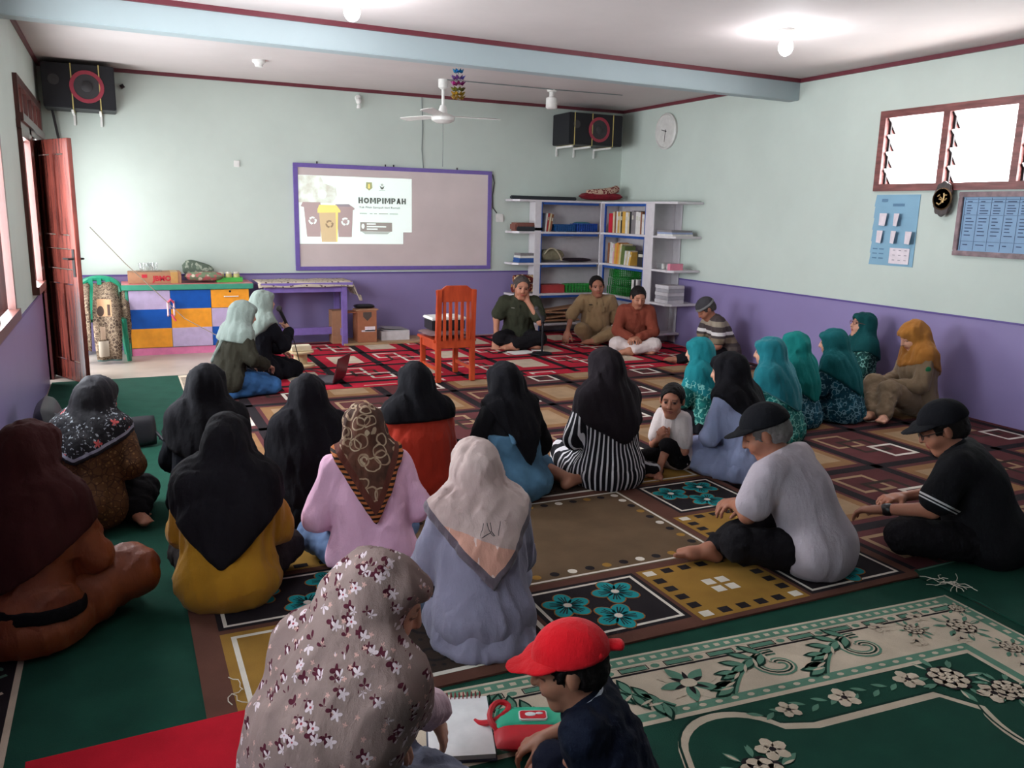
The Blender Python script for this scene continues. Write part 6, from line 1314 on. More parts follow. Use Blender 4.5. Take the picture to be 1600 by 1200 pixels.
def glasses(mat):
    def go(J, root, s, res):
        q = lambda x, y, z: tuple((J['H']+J['hR'] @ (V(x, y, z)*J['hs']))*s); m = MB()
        for sg in (-1, 1):
            m.tube([q(sg*.032+.022*math.cos(a), .104-.006*abs(math.cos(a)), .010+.018*math.sin(a)) for a in [2*math.pi*k/14 for k in range(15)]], .0022*s, 6)
            m.tube([q(sg*.054, .098, .014), q(sg*.076, .05, .016), q(sg*.083, -.005, .014)], .0022*s, 6)
        m.tube([q(-.010, .104, .012), q(0, .107, .014), q(.010, .104, .012)], .0022*s, 6); m.build('glasses', mat, root, smooth=True)
    return go
def chest_bits(mat, tagmat=None, pockets=True, inf=.024):
    def go(J, root, s, res):
        y0 = .102+inf; base = J['C']+.055*J['u2']; at = lambda x, z: base+J['Rt'] @ V(x, y0*math.sqrt(max(.05, 1-(x/(.142+inf))**2-(z/(.150+inf))**2)), z)
        if pockets:
            for sg in (-1, 1): sdf_part('pocket', [('u', EL(at(sg*.072, .005), (.036, .010, .036), J['Rt']), .004), ('u', EL(at(sg*.072, .038), (.039, .012, .010), J['Rt']), .004)], .006, mat, root, s, floor=False)
        sdf_part('placket', [('u', RC(at(0, .09), at(0, -.10)+V(0, .008, 0), .012, None, V(0, 1, 0), .6), .004)], .006, mat, root, s, floor=False)
        if tagmat: sdf_part('name_tag', [('u', EL(at(.072, .062), (.028, .012, .007), J['Rt']), .003)], .005, tagmat, root, s, floor=False)
    return go
def blob(name, ops_fn, mat, res_=None, floor=True):
    def go(J, root, s, res): sdf_part(name, ops_fn(J), res_ or res, mat, root, s, floor=floor)
    return go
# ------------------------------------------------------------------ patterned cloths
def flowers(t, scale, vec=None, petals=5, R0=.42, thr=.35, rnd=.9):
    v = t.n('ShaderNodeTexVoronoi'); src = vec if vec is not None else t.obj(); t.put(v.inputs['Vector'], src); v.inputs['Scale'].default_value = scale; v.inputs['Randomness'].default_value = rnd
    d = t.vmath('SUBTRACT', t.vmath('MULTIPLY', src, (scale, scale, scale)), t.vmath('MULTIPLY', v.outputs['Position'], (scale, scale, scale)))
    x = t.xyz(d); ang = t.math('ARCTAN2', x[2], t.math('ADD', x[0], t.math('MULTIPLY', x[1], .7))); rad = t.math('MULTIPLY_ADD', t.math('COSINE', t.math('MULTIPLY', ang, float(petals))), .28, .72)
    m = t.math('LESS_THAN', v.outputs['Distance'], t.math('MULTIPLY', rad, R0)); pick = t.math('GREATER_THAN', t.xyz(v.outputs['Color'])[0], thr)
    return t.math('MULTIPLY', m, pick), v.outputs
def floral_mat():
    t = NT('taupe_floral_cloth', .85); base = t.mix(t.ramp(t.noise(5, 3), .35, .65), lin((124, 102, 98)), lin((146, 122, 116)))
    x_ = t.xyz(); base = t.mix(t.math('MULTIPLY', t.ramp(t.math('MULTIPLY', x_[2], -1.0), -.42, -.05), .5), base, lin((132, 100, 122)))
    off = t.vmath('ADD', t.obj(), (.008, .005, -.008)); dk, _ = flowers(t, 32, off, 4, .46, .48); c = t.mix(dk, base, lin((78, 26, 40)))
    off3 = t.vmath('ADD', t.obj(), (.31, .2, .1)); d3, _ = flowers(t, 48, off3, 5, .30, .55); c = t.mix(d3, c, lin((196, 150, 140)))
    w_, vo = flowers(t, 32, None, 5, .44, .48); c = t.mix(w_, c, lin((206, 184, 188))); cen = t.math('MULTIPLY', w_, t.math('LESS_THAN', vo['Distance'], .09)); c = t.mix(cen, c, lin((150, 60, 70)))
    weave(t); return t.done(c, .15)
def swirl_mat():
    t = NT('brown_swirl_scarf', .8); v = t.vmath('ADD', t.obj(), t.vmath('MULTIPLY', t.comb(t.noise(9, 2), t.noise(11, 2), t.noise(10, 2)), (.05, .05, .05)))
    e = t.vor(15, v)[0]; e2 = t.vor(13, t.vmath('ADD', v, (.4, .1, .7)))[0]
    c = t.mix(t.ramp(t.noise(9, 3), .4, .6), lin((66, 42, 34)), lin((100, 62, 48))); c = t.mix(t.math('COMPARE', e, .40, .045), c, lin((168, 146, 122))); c = t.mix(t.math('COMPARE', e2, .36, .040), c, lin((150, 124, 102)))
    h = t.attr('hem')[2]; x_ = t.xyz(); teeth = t.math('GREATER_THAN', t.math('FRACT', t.math('MULTIPLY', x_[2], 52.0)), .5)
    c = t.mix(t.math('LESS_THAN', h, .055), c, lin((88, 44, 36))); c = t.mix(t.math('MULTIPLY', t.math('LESS_THAN', h, .026), teeth), c, lin((168, 96, 52))); c = t.mix(t.math('MULTIPLY', t.math('LESS_THAN', h, .026), t.math('SUBTRACT', 1.0, teeth)), c, lin((36, 24, 22)))
    weave(t); return t.done(c, .15)
def rose_scarf():
    t = NT('rose_grey_scarf', .75); x_ = t.xyz(); n1 = t.noise(5, 3); c = t.mix(t.ramp(n1, .35, .65), lin((176, 148, 144)), lin((196, 170, 164)))
    low = t.math('LESS_THAN', t.math('ADD', x_[2], t.math('MULTIPLY', x_[0], .35)), t.math('MULTIPLY_ADD', n1, .05, .38)); c = t.mix(low, c, lin((206, 150, 132)))
    mark = t.math('LESS_THAN', t.vor(30, t.vmath('MULTIPLY', t.obj(), (1, 1, .4)), 'DISTANCE_TO_EDGE')[0], .03); band = t.math('COMPARE', x_[2], .45, .022); nar = t.math('COMPARE', x_[0], .01, .05)
    c = t.mix(t.math('MULTIPLY', t.math('MULTIPLY', mark, band), nar), c, lin((70, 62, 66)))
    pale = t.math('GREATER_THAN', t.noise(11, 2, t.vmath('MULTIPLY', t.obj(), (2.2, 2.2, .6))), .60); c = t.mix(t.math('MULTIPLY', t.math('MULTIPLY', pale, low), .7), c, lin((226, 206, 202)))
    h = t.attr('hem')[2]; c = t.mix(t.math('LESS_THAN', h, .034), c, lin((98, 84, 94))); weave(t); t.b.inputs['Sheen Weight'].default_value = .2; return t.done(c, .3)
def black_floral_scarf():
    t = NT('black_floral_scarf', .75); c = lin((30, 28, 34)); f, vo = flowers(t, 20, None, 5, .42, .75); h = t.attr('hem')[2]
    lowm = t.math('LESS_THAN', h, .17); sp = t.math('GREATER_THAN', t.noise(75, 2), .62); c = t.mix(t.math('MULTIPLY', lowm, sp), c, lin((150, 156, 164))); c = t.mix(t.math('MULTIPLY', f, lowm), c, lin((196, 84, 84)))
    c = t.mix(t.math('LESS_THAN', h, .022), c, lin((44, 42, 50))); c = t.mix(t.math('COMPARE', h, .028, .007), c, lin((150, 150, 168))); weave(t); return t.done(c, .25)
def batik(name, base, c1, c2, scale=26, scat=.5):
    t = NT(name, .75); v = t.vor(scale); e = t.vor(scale*.6, None, 'DISTANCE_TO_EDGE')[0]; c = t.mix(t.ramp(t.noise(7, 3), .35, .65), lin(base), tuple(x*.8 for x in lin(base)))
    c = t.mix(t.math('LESS_THAN', v[0], .26), c, lin(c1)); c = t.mix(t.math('LESS_THAN', e, .05), c, lin(c2)); weave(t); return t.done(c, .25)
def lace(name, base, c1):
    """plain cloth above, dense white twig print low down and along the hem"""
    t = NT(name, .8); h = t.attr('hem')[2]; e = t.vor(34, None, 'DISTANCE_TO_EDGE')[0]; n_ = t.noise(30, 3); tw = t.math('MULTIPLY', t.math('LESS_THAN', e, .09), t.math('GREATER_THAN', n_, .48))
    c = t.mix(t.ramp(t.noise(6, 3), .3, .7), lin(base), tuple(x*.82 for x in lin(base))); edge = t.math('LESS_THAN', h, .085); c = t.mix(t.math('MULTIPLY', tw, edge), c, lin(c1)); weave(t); return t.done(c, .2)
def twig(name, base, c1):
    t = NT(name, .8); e = t.vor(30, None, 'DISTANCE_TO_EDGE')[0]; n_ = t.noise(24, 3); tw = t.math('MULTIPLY', t.math('LESS_THAN', e, .085), t.math('GREATER_THAN', n_, .46)); v = t.vor(16)
    c = t.mix(t.ramp(v[0], .3, .5), lin(base), tuple(x*.6 for x in lin(base))); c = t.mix(t.math('MULTIPLY', tw, .75), c, lin(c1)); weave(t); return t.done(c, .2)
def stripes():
    t = NT('black_white_stripe', .85); x_ = t.xyz(); a = t.math('ADD', t.math('MULTIPLY', t.math('ARCTAN2', x_[0], t.math('MULTIPLY', t.math('ADD', x_[1], -.02), -1.0)), 6.6), t.math('MULTIPLY', t.noise(4, 1), .35)); m = t.math('GREATER_THAN', t.math('FRACT', a), .66)
    weave(t); return t.done(t.mix(m, lin((24, 22, 28)), lin((206, 200, 204))), .2)
def striped_polo():
    t = NT('brown_striped_polo', .85); z = t.xyz()[2]; c = lin((72, 62, 62))
    for z0, w_, col in ((.43, .028, (150, 138, 122)), (.33, .018, (222, 216, 214)), (.255, .03, (132, 116, 96)), (.17, .02, (90, 80, 76))): c = t.mix(t.math('COMPARE', z, z0, w_), c, lin(col))
    weave(t); return t.done(c, .2)
def cuffed(name, rgb, trim):
    t = NT(name, .88); d = t.attr('cuff')[2]; c = t.mix(t.math('COMPARE', d, .021, .0045), lin(rgb), lin(trim)); c = t.mix(t.math('COMPARE', d, .006, .003), c, lin(trim)); weave(t); return t.done(c, .2)
def edged(name, rgb, trim, e0=.030, w_=.005):
    t = NT(name, .88); d = t.attr('edge')[2]; weave(t); return t.done(t.mix(t.math('COMPARE', d, e0, w_), lin(rgb), lin(trim)), .2)
def denim(name, rgb):
    t = NT(name, .85); c = lin(rgb); f = t.ramp(t.noise(9, 5), .35, .7); t.bump(t.noise(380, 2), .3, .003); return t.done(t.mix(f, tuple(v*.72 for v in c), tuple(min(1, v*1.2) for v in c)), .2)
def twotone_brown():
    t = NT('rust_satin', .42); f = t.ramp(t.noise(7, 4), .3, .7); weave(t); return t.done(t.mix(f, lin((112, 52, 30)), lin((150, 78, 44))), .4)
HB = fab('black_hijab', (20, 19, 24)); HBB = fab('black_hijab_brownish', (30, 24, 29)); BLKD = fab('black_dress', (19, 19, 26)); BLKT = fab('black_trousers', (22, 20, 24)); CHAR = fab('charcoal_trousers', (48, 42, 42))
SAGE = fab('sage_hijab', (122, 133, 127)); SAGE2 = fab('pale_sage_hijab', (132, 143, 136)); OLV = fab('olive_vest', (48, 46, 38)); JEAN = denim('blue_jeans', (46, 84, 130)); JEANP = denim('pale_jeans', (104, 126, 164)); DEN = denim('denim_overall', (84, 122, 150))
TEAL1 = fab('teal_hijab', (26, 108, 118)); TEAL2 = fab('bright_teal_hijab', (20, 112, 108)); TEAL3 = fab('deep_teal_hijab', (22, 88, 92)); TEAL4 = fab('dark_green_hijab', (16, 70, 72))
TL_L = lace('teal_lace_hijab', (22, 120, 128), (120, 182, 176)); TB1 = twig('teal_batik', (22, 112, 108), (120, 180, 168)); TB2 = twig('blue_batik', (24, 84, 104), (124, 168, 182)); TB3 = twig('dark_green_batik', (18, 70, 68), (120, 170, 160))
KHA = fab('khaki_uniform', (138, 112, 82)); KHA2 = fab('khaki_uniform_pale', (132, 112, 90)); MUS = fab('mustard_hijab', (156, 102, 44)); WHP = fab('white_trousers', (206, 192, 190)); RUS = fab('rust_shirt', (124, 62, 48))
# ------------------------------------------------------------------ the people
L_, R_h = 0, 1
# two presenters kneeling at the left
person('presenter in sage hijab and dark vest kneeling in blue jeans', (0.753, 6.983), -72, 0.790, 'kneel', 10, 8, (14, -4, 0), arms={1: ((.20, .12, .36), (.10, .30, .27))}, res=.011, fine=.008, tone='l', feet='show', legs=dict(k=(V(-.12, .38, .075), V(.10, .36, .075))),
       wear=(pants('jeans', JEAN, .020), top('jacket', OLV, 'long', .026, folds=(.012, .10)), hijab('hijab', SAGE, .53, 0, .034, 2.2, arm=.05, tail=[((-.02, -.09, -.10), (-.07, -.17, -.10), 0, .022), ((.03, -.09, -.10), (.02, -.185, -.03), 0, .020)])))
pB, JB = person('presenter in pale sage hijab and black robe speaking into a microphone', (1.063, 7.627), -66, 0.812, 'kneel', 6, 4, (0, -6, 0), arms={1: ((.20, .18, .34), (.07, .33, .455)), 0: (None, (-.10, .33, .24))}, res=.011, fine=.008, tone='l', hands=({'curl': .5}, {'d': (-.62, .25, .55), 'n': (.6, .6, .3), 'curl': 1.25}),
       wear=(skirt('skirt', BLKD, .02, .85), top('robe', BLKD, 'long', .022), hijab('hijab', SAGE2, .30, 1.1, .030, 1.2, arm=.2)))
# men at the back
person('man in olive shirt resting his chin on his hand', (4.167, 8.668), 158, 0.832, 'cross', 10, 10, (10, 8, -6), fem=False, arms={0: ((-.225, .22, .30), (-.075, .175, .53)), 1: ((.25, .10, .32), (.26, .26, .10))}, hands=({'d': (.45, -.1, .75), 'n': (-.3, .9, .2), 'curl': 1.3}, {'d': (.05, .5, -.8), 'curl': .2}), res=.012, fine=.0075, tone='m', hair=dict(c='salt'),
       wear=(pants('trousers', BLKT, .02), top('shirt', fab('olive_shirt', (52, 54, 42)), 'short', .020, folds=(.010, .09), collar=fab('olive_shirt', (52, 54, 42))), chest_bits(fab('olive_shirt_dark', (42, 44, 36)), fab('name_tag_grey', (120, 118, 110)), False, .020)))
person('man in khaki uniform leaning on one arm before the shelf', (5.224, 8.701), 152, 0.813, 'cross', 6, 6, (6, 8, 8), fem=False, belly=.03, arms={1: ((.29, .10, .34), (.34, .26, .15)), 0: ((-.25, -.02, .30), (-.22, .10, .10))}, hands=({'curl': .4}, {'d': (.2, .4, -.85), 'curl': .3}), res=.012, fine=.0075, tone='d', hair=dict(c='black', up=.012), legs=dict(k=(V(-.20, .26, .14), V(.18, .29, .18)), a=(V(.02, .34, .06), V(.10, .22, .06))),
       wear=(pants('uniform_trousers', KHA, .022), top('uniform_shirt', KHA, 'half', .022, folds=(.012, .09), collar=KHA), chest_bits(fab('khaki_pocket', (126, 102, 74)), fab('name_tag_dark', (60, 52, 46)), True, .022)))
person('young man in rust shirt and white trousers sitting cross-legged', (5.288, 7.936), 150, 0.761, 'cross', 12, 12, (20, 14, 0), fem=False, sw=.15, arms={0: (None, (-.03, .28, .20)), 1: (None, (.05, .28, .19))}, hands=({'d': (.7, .6, -.1), 'curl': .8}, {'d': (-.7, .6, -.1), 'curl': .8}), res=.012, fine=.0075, tone='m', eyes='down', hair=dict(c='black', up=-.006),
       wear=(pants('trousers', WHP, .022, .8), top('shirt', RUS, 'long', .020, folds=(.010, .09), collar=RUS), chest_bits(fab('rust_placket', (110, 54, 42)), None, False, .020)))
person('man in grey knitted cap and brown striped polo reading by the wall', (5.843, 7.014), 72, 0.703, 'cross', 18, 16, (38, 6, 0), fem=False, sw=.15, topadd=.14, arms={0: ((-.20, .16, .22), (-.18, .38, .10)), 1: (None, (.05, .32, .16))}, hands=({'curl': .3}, {'curl': .5}), res=.012, fine=.008, tone='d', eyes='down', hair=dict(c='salt'), legs=dict(k=(V(-.20, .36, .12), V(.22, .24, .12)), a=(V(-.12, .60, .05), V(-.10, .34, .06)), t=(V(0, 1, .2), V(-.9, .1, 0))),
       wear=(pants('trousers', BLKT, .02), top('polo_shirt', striped_polo(), 'short', .020), cap('knitted_cap', fab('grey_knit', (66, 64, 68)), False, 0, fab('pale_knit', (120, 118, 118)), over=.010)))
# women in teal along the right
G6 = 'women in teal hijabs at the right'
person('woman in bright teal lace-edged hijab nearest the child', (3.814, 4.714), 22, 0.684, 'side', 6, 10, (8, 12, 0), tone='l', res=.010, fine=.008, group=G6, wear=(skirt('skirt', BLKD, .02, .9), top('blouse', TB1, 'long', .022), hijab('hijab', TL_L, .26, .35, .034, .55)))
person('woman in teal hijab with green batik dress, second in the teal row', (4.163, 4.350), 22, 0.723, 'side', 8, 10, (6, 16, 0), tone='l', res=.010, fine=.008, group=G6, wear=(skirt('skirt', TB1, .025, .85), top('blouse', TB1, 'long', .022), hijab('hijab', TEAL1, .25, .55, .036, .5)))
person('woman in emerald hijab with blue batik dress, third in the teal row', (4.576, 4.602), 12, 0.712, 'side', 4, 8, (2, 2, 0), tone='l', res=.010, fine=.009, group=G6, wear=(skirt('skirt', TB2, .025, .8), top('blouse', TB2, 'long', .022), hijab('hijab', TEAL2, .24, .6, .036, .5)))
person('woman in deep teal hijab with blue batik dress, fourth in the teal row', (5.041, 4.615), 22, 0.712, 'side', 8, 10, (8, 12, 0), tone='l', res=.010, fine=.008, group=G6, wear=(skirt('skirt', TB2, .025, .85), top('blouse', TB2, 'long', .022), hijab('hijab', TEAL3, .24, .65, .036, .5)))
person('woman with glasses in dark green hijab sitting against the wall', (5.846, 5.227), 62, 0.756, 'cross', -4, 4, (-10, 8, 0), tone='l', res=.010, fine=.007, group=G6, arms={0: (None, (-.12, .28, .2))}, wear=(skirt('skirt', TB3, .02, .85), top('blouse', TB3, 'long', .022), hijab('hijab', TEAL4, .36, .35, .034, .6), glasses(M('thin_frame', (120, 60, 50), .3, .5))))
person('woman in mustard hijab and khaki uniform sitting against the wall', (5.755, 4.553), 66, 0.771, 'up', -2, 8, (30, 2, 0), tone='l', eyes='down', res=.010, fine=.006, arms={0: (None, (-.06, .26, .25)), 1: (None, (.04, .27, .25))}, hands=({'d': (.6, .6, -.1), 'curl': .7}, {'d': (-.6, .6, -.1), 'curl': .7}), feet='show', legs=dict(k=(V(-.20, .32, .24), V(-.02, .36, .26)), a=(V(-.34, .40, .05), V(-.24, .46, .05)), t=(V(-.8, .6, .1), V(-.6, .8, .1))),
       wear=(pants('uniform_trousers', KHA2, .024, .9), top('uniform_jacket', KHA2, 'long', .024), hijab('hijab', MUS, .33, .45, .032, 1.0, arm=.10),
             blob('sleeve_badge', lambda J: [('u', EL(J['S'][0]+(J['E'][0]-J['S'][0])*.40+V(-.068, .0, 0), (.010, .024, .026)), .004)], fab('badge_green', (40, 120, 80)), .005)))
person('woman in black hijab and pale blue dress beside the child', (3.343, 3.753), 20, 0.748, 'side', 10, 12, (10, 10, 0), tone='l', res=.0097, fine=.008, wear=(skirt('skirt', fab('pale_blue_dress', (148, 156, 190)), .03, .95, back=.0), top('dress', fab('pale_blue_dress', (148, 156, 190)), 'long', .026, folds=(.012, .12)), hijab('hijab', HB, .27, 1.05, .040, .75, arm=.35)))
# the small child
person('small boy in white T-shirt and black shorts looking at the viewer', (3.035, 4.047), 112, 0.548, 'up', 4, 12, (6, 22, 0), fem=False, sw=.12, hs=1.36, tone='c', arms={0: ((-.17, .10, .22), (-.04, .23, .31)), 1: ((.17, .10, .22), (.04, .23, .31))}, hands=({'d': (.4, .15, .8), 'n': (-.5, .7, -.2), 'curl': .9}, {'d': (-.4, .15, .8), 'n': (.5, .7, -.2), 'curl': .9}), feet='show', res=.010, fine=.0048, hair=dict(c='black', up=-.004), limb=.85,
       legs=dict(k=(V(-.08, .25, .28), V(.20, .28, .10)), a=(V(-.05, .34, .05), V(.06, .40, .05)), t=(V(-.5, .8, 0), V(-.8, .5, .1))), cat='child',
       wear=(pants('shorts', BLKT, .022, 0), top('tshirt', fab('white_tshirt', (206, 192, 190)), 'short', .016, folds=(.008, .08))))
# two men at the right front
person('man in grey T-shirt and black cap sitting cross-legged', (2.718, 2.561), 26, 0.729, 'cross', 20, 18, (28, 24, 0), fem=False, sw=.168, tone='d', eyes='down', res=.0085, fine=.006, topadd=.145, arms={0: ((-.23, .24, .27), (-.04, .38, .23)), 1: (None, (.06, .38, .22))}, hands=({'curl': .6}, {'curl': .6}), feet='show', hair=dict(c='grey', low=-.03),
       legs=dict(k=(V(-.28, .25, .14), V(.26, .28, .13)), a=(V(.04, .42, .06), V(-.26, .40, .06)), t=(V(.9, .1, 0), V(-.6, .7, .1))),
       wear=(pants('trousers', BLKT, .022, .9), top('tshirt', fab('grey_tshirt', (168, 156, 164)), 'short', .024, folds=(.006, .22), seed=11, k=.09), cap('cap', fab('black_cap', (18, 18, 23)), True, -6)))
person('man in black polo and cap with glasses sitting cross-legged', (3.570, 2.337), 32, 0.734, 'cross', 18, 18, (26, 20, 0), fem=False, sw=.172, tone='d', eyes='down', res=.0085, fine=.006, topadd=.145, belly=.02, arms={0: ((-.24, .24, .27), (-.20, .46, .21)), 1: (None, (.05, .40, .22))}, hands=({'curl': .5}, {'curl': .6}), hair=dict(c='black', low=-.03), legs=dict(k=(V(-.30, .34, .13), V(.28, .26, .13))),
       wear=(pants('trousers', BLKT, .024), top('polo_shirt', cuffed('black_polo', (18, 18, 22), (206, 200, 200)), 'short', .024, folds=(.006, .2), k=.09, collar=edged('black_collar', (18, 18, 22), (196, 196, 204)), seed=12), cap('cap', fab('black_cap', (18, 18, 23)), True, -4), glasses(BLK),
             blob('bracelet', lambda J: [('u', RC(J['W'][0]-unit(J['W'][0]-J['E'][0])*.02, J['W'][0]-unit(J['W'][0]-J['E'][0])*.032, .0315, None), .004)], M('bead_black', (24, 22, 24), .3), .006)))
# the middle of the audience
STR = stripes()
person('woman in black and white striped dress and long black hijab', (2.499, 3.941), 6, 0.795, 'side', 4, 6, (4, 0, 0), tone='m', res=.0097, fine=.009, wear=(skirt('skirt', STR, .03, .85), top('dress', STR, 'long', .026), hijab('hijab', HBB, .22, .55, .040, 1.6, arm=.22)))
person('woman in denim overall and black shirt with one bare foot beside her', (1.892, 3.926), 10, 0.742, 'side', 8, 10, (8, 8, 0), tone='m', res=.0097, fine=.009, feet='show', arms={1: ((.24, .08, .28), (.24, .12, .20))}, hands=(None, {'d': (-.2, .5, -.5), 'curl': .4}), legs=dict(k=(V(-.04, .36, .10), V(.30, .24, .10)), a=(V(.22, .12, .07), V(.36, -.07, .06)), t=(V(.9, -.4, 0), V(.98, -.05, .15))),
       wear=(top('shirt', fab('black_tshirt', (24, 24, 28)), 'half', .022, drop=False), pants('overall_legs', DEN, .036, .25), blob('overall_body', lambda J: torso_ops(J, .034, .05, True, .128)[:3]+[('u', EL(J['P']+V(0, -.03, -.01), (.215, .175, .12)), .05), ('f', .012, .12, (1, 1, .6), 8), ('c', V(0, -.1, .40), V(0, 0, 1), .02)], DEN), blob('overall_strap', lambda J: [('u', RC(V(-.10, -.115, .37), J['S'][0]+V(.045, -.075, .0), .012, None, V(1, .2, 0), 1.3), .01), ('u', RC(J['S'][0]+V(.045, -.075, .0), J['S'][0]+V(.05, .0, .075), .012, None, V(1, .2, 0), 1.3), .01)], DEN, .006), hijab('hijab', HB, .235, 1.6, .040, .9, arm=.2)))
person('woman in orange jacket and short black hijab', (1.389, 4.037), 4, 0.755, 'cross', 6, 8, (4, -6, 0), tone='m', res=.0097, fine=.009, wear=(pants('trousers', BLKT, .02), top('jacket', fab('orange_jacket', (186, 56, 38)), 'long', .034, folds=(.010, .16)), hijab('hijab', HB, .50, 0, .044, 2.6, arm=.02)))
person('woman in long black robe and hijab behind the brown patterned scarf', (0.792, 3.980), -6, 0.735, 'side', 6, 8, (6, -4, 0), tone='m', res=.0097, fine=.009, wear=(skirt('skirt', BLKD, .025, .85), top('robe', BLKD, 'long', .024), hijab('hijab', fab('black_hijab_long', (22, 20, 26)), .10, 0, .042, .25, arm=.8, wide=.01)))
person('woman in black hijab on the green carpet behind the yellow shirt', (0.334, 4.273), -12, 0.761, 'side', 6, 8, (4, -8, 0), tone='m', res=.0097, fine=.009, wear=(skirt('skirt', BLKD, .025, .8), top('robe', fab('black_robe_blue', (26, 28, 36)), 'long', .024), hijab('hijab', HB, .33, .2, .040, .5, arm=.5)))
person('woman in mustard yellow shirt and black hijab', (0.312, 3.240), -14, 0.745, 'cross', 6, 8, (6, -6, 0), tone='m', res=.0085, fine=.009, wear=(pants('trousers', CHAR, .024), top('shirt', fab('yellow_shirt', (176, 124, 34)), 'long', .034, folds=(.012, .15), seed=21), hijab('hijab', fab('black_hijab_soft', (24, 21, 26)), .10, 1.05, .050, 1.1, arm=.30, seed=22, flat=.17)))
person('woman in pink blouse and brown patterned scarf', (0.891, 3.260), -4, 0.733, 'cross', 8, 8, (6, 0, 0), tone='m', res=.0085, fine=.009, arms={0: ((-.235, .03, .30), None), 1: ((.235, .03, .30), None)}, wear=(pants('jeans', JEANP, .028), top('blouse', fab('pink_blouse', (224, 174, 200)), 'long', .030, folds=(.012, .14), puff=.010, seed=23, flat_hem=.07), hijab('hijab', swirl_mat(), .30, 1.5, .042, 1.6, arm=.08, seed=24)))
person('woman in lilac grey dress and rose grey scarf', (1.117, 2.573), -6, 0.735, 'cross', 8, 8, (6, -2, 0), tone='m', res=.0080, fine=.009, wear=(pants('trousers', denim('dark_slate_jeans', (52, 60, 76)), .022), skirt('skirt', fab('lilac_grey_dress', (134, 128, 148)), .020, .98, back=.025, lap=.8, folds=(.010, .13)), top('dress', fab('lilac_grey_dress', (134, 128, 148)), 'long', .032, folds=(.012, .15), seed=25), hijab('hijab', rose_scarf(), .28, .95, .044, 1.1, arm=.3, seed=26)))
person('woman in brown batik blouse and black floral scarf at left', (-0.215, 4.325), -24, 0.713, 'side', 12, 10, (14, -12, 0), tone='m', res=.0097, fine=.009, arms={1: ((.22, .06, .32), (.12, .26, .26))}, wear=(pants('trousers', BLKT, .03), top('blouse', batik('brown_batik', (100, 66, 38), (136, 100, 60), (70, 44, 28), 48), 'long', .034, folds=(.010, .12), seed=27), hijab('hijab', black_floral_scarf(), .36, .35, .040, .9, arm=.25, seed=28)))
person('woman in maroon hijab and rust satin dress at the left edge', (-0.385, 3.195), -22, 0.783, 'cross', 8, 8, (8, -8, 0), tone='m', res=.0085, fine=.009, arms={0: ((-.14, .08, .30), (-.02, .25, .22))}, legs=dict(k=(V(-.02, .26, .13), V(.28, .26, .15)), a=(V(.07, .37, .06), V(-.04, .30, .065))), wear=(skirt('skirt', twotone_brown(), .036, .9, folds=(.014, .15), lap=1.0), top('dress', twotone_brown(), 'long', .032, folds=(.014, .14), seed=29), hijab('hijab', fab('maroon_hijab', (62, 28, 28)), .25, .5, .044, .6, arm=.5, seed=30),
             blob('sash', lambda J: torso_ops(J, .046, .05, True, .128)[:2]+[('u', RC(J['P']+V(0, -.045, .05), J['C']+V(0, -.03, -.02), .10+.036, .075+.036, V(1, 0, 0), 1.45), .06), ('c', V(0, 0, .195), V(.12, 0, 1), .006), ('c', V(0, 0, .145), V(-.12, 0, -1), .006)], BLKT)))
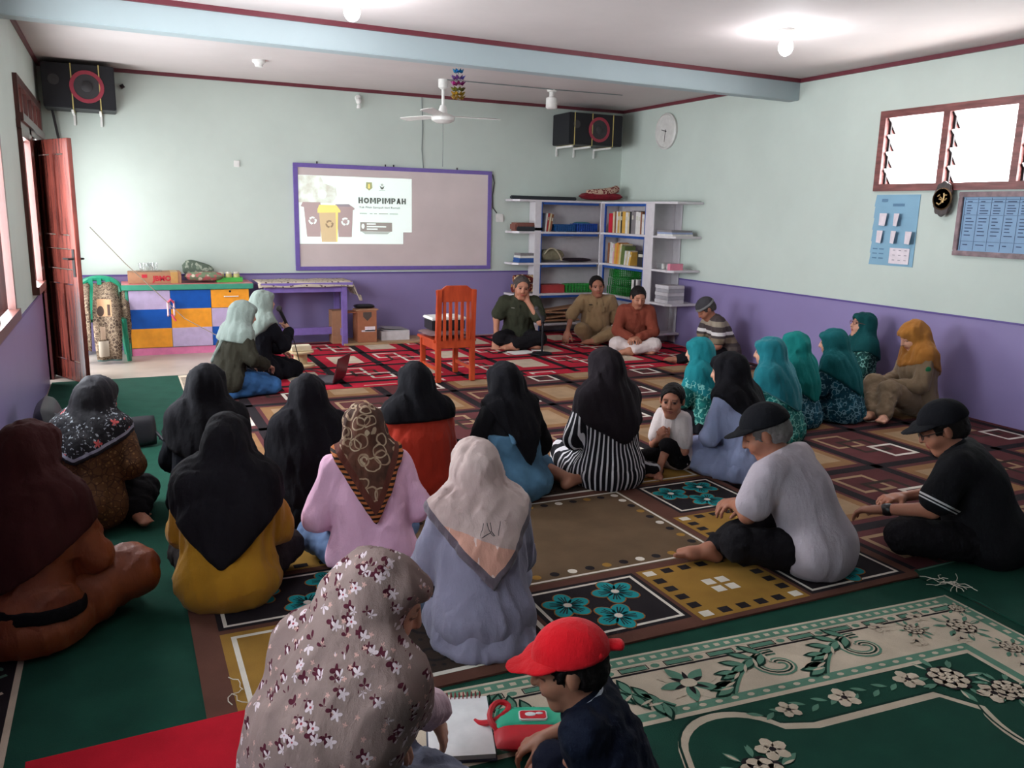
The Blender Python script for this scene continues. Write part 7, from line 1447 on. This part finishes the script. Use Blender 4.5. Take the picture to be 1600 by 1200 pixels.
# foreground pair
person('woman in taupe floral hijab and pale pink blouse in the foreground', (0.314, 1.632), -60, 0.779, 'kneel', 12, 14, (26, -42, 0), tone='l', eyes='down', res=.0075, fine=.0048, z0=.032, arms={1: (('w', (.59, 1.83, .31)), ('w', (.70, 1.94, .205)))}, hands=(None, {'d': 1, 'dw': (.28, -.05, -.8), 'n': (.75, .45, .45), 'curl': .25}),
       wear=(skirt('skirt', fab('pale_slate_skirt', (128, 132, 152)), .03, 1.0), top('blouse', fab('pale_pink_blouse', (204, 172, 184)), 'long', .026, folds=(.012, .1), seed=31), hijab('hijab', floral_mat(), .13, .20, .046, .45, arm=.70, seed=32, folds=(.012, .14), droop=.03)))
person('small boy in red cap and navy polo in the foreground', (1.030, 1.480), 52, 0.596, 'cross', 14, 14, (14, 14, 0), fem=False, sw=.125, hs=1.16, topadd=.145, tone='m', eyes='down', res=.008, fine=.0045, cat='child', arms={0: (('w', (1.00, 1.585, .20)), ('w', (.965, 1.72, .10))), 1: (('w', (1.10, 1.70, .24)), ('w', (.99, 1.82, .12)))}, hands=({'d': 1, 'dw': (-.55, .6, -.4), 'curl': .55}, {'d': 1, 'dw': (-.7, .45, -.55), 'curl': .5}), hair=dict(c='black', low=-.03), limb=.85,
       wear=(pants('trousers', fab('navy_trousers', (22, 26, 44)), .02), top('polo_shirt', cuffed('navy_polo', (16, 22, 40), (200, 200, 208)), 'short', .020, folds=(.009, .09), collar=edged('navy_collar', (16, 22, 40), (196, 200, 210)), seed=33), cap('cap', fab('red_cap', (206, 18, 30)), True, -4, back=True)))
# ------------------------------------------------------------------ microphone held by the presenter
def world_pt(root, J, p): return root.matrix_basis @ Vector(tuple(np.asarray(p)*J['s']))
r = None
_hc = JB['W'][1]+unit(V(-.62, .25, .55))*.075; _m = Vector(tuple(_hc*JB['s'])); _T = Matrix.Translation(pB.location) @ Matrix.Rotation(pB.rotation_euler.z, 4, 'Z')
_mouth = JB['H']+JB['hR'] @ (V(0, .15, -.045)*JB['hs']); _a = _T @ Vector(tuple(_mouth*JB['s'])); _c = _T @ _m; _d = (_c-_a).normalized(); _b = _c+_d*.10
r = tag(empty('hand_microphone', tuple(_c)), 'black hand microphone held before the mouth of the presenter', 'microphone')
ch(r, tuple(_c), 'handle', MB().tube([_a+_d*.03, _c, _b], [.017, .014, .011], 10), BLKP, smooth=True); ch(r, tuple(_c), 'grille', MB().ball(tuple(_a+_d*.015), .027), CONE, smooth=True)
ch(r, tuple(_c), 'cable', MB().tube(smoothp([tuple(_b), tuple(_b+Vector((.03, -.02, -.12))), tuple(_b+Vector((.06, -.05, -.30))), (_b.x+.12, _b.y-.1, .03)]), .004, 6), DCBL, smooth=True)
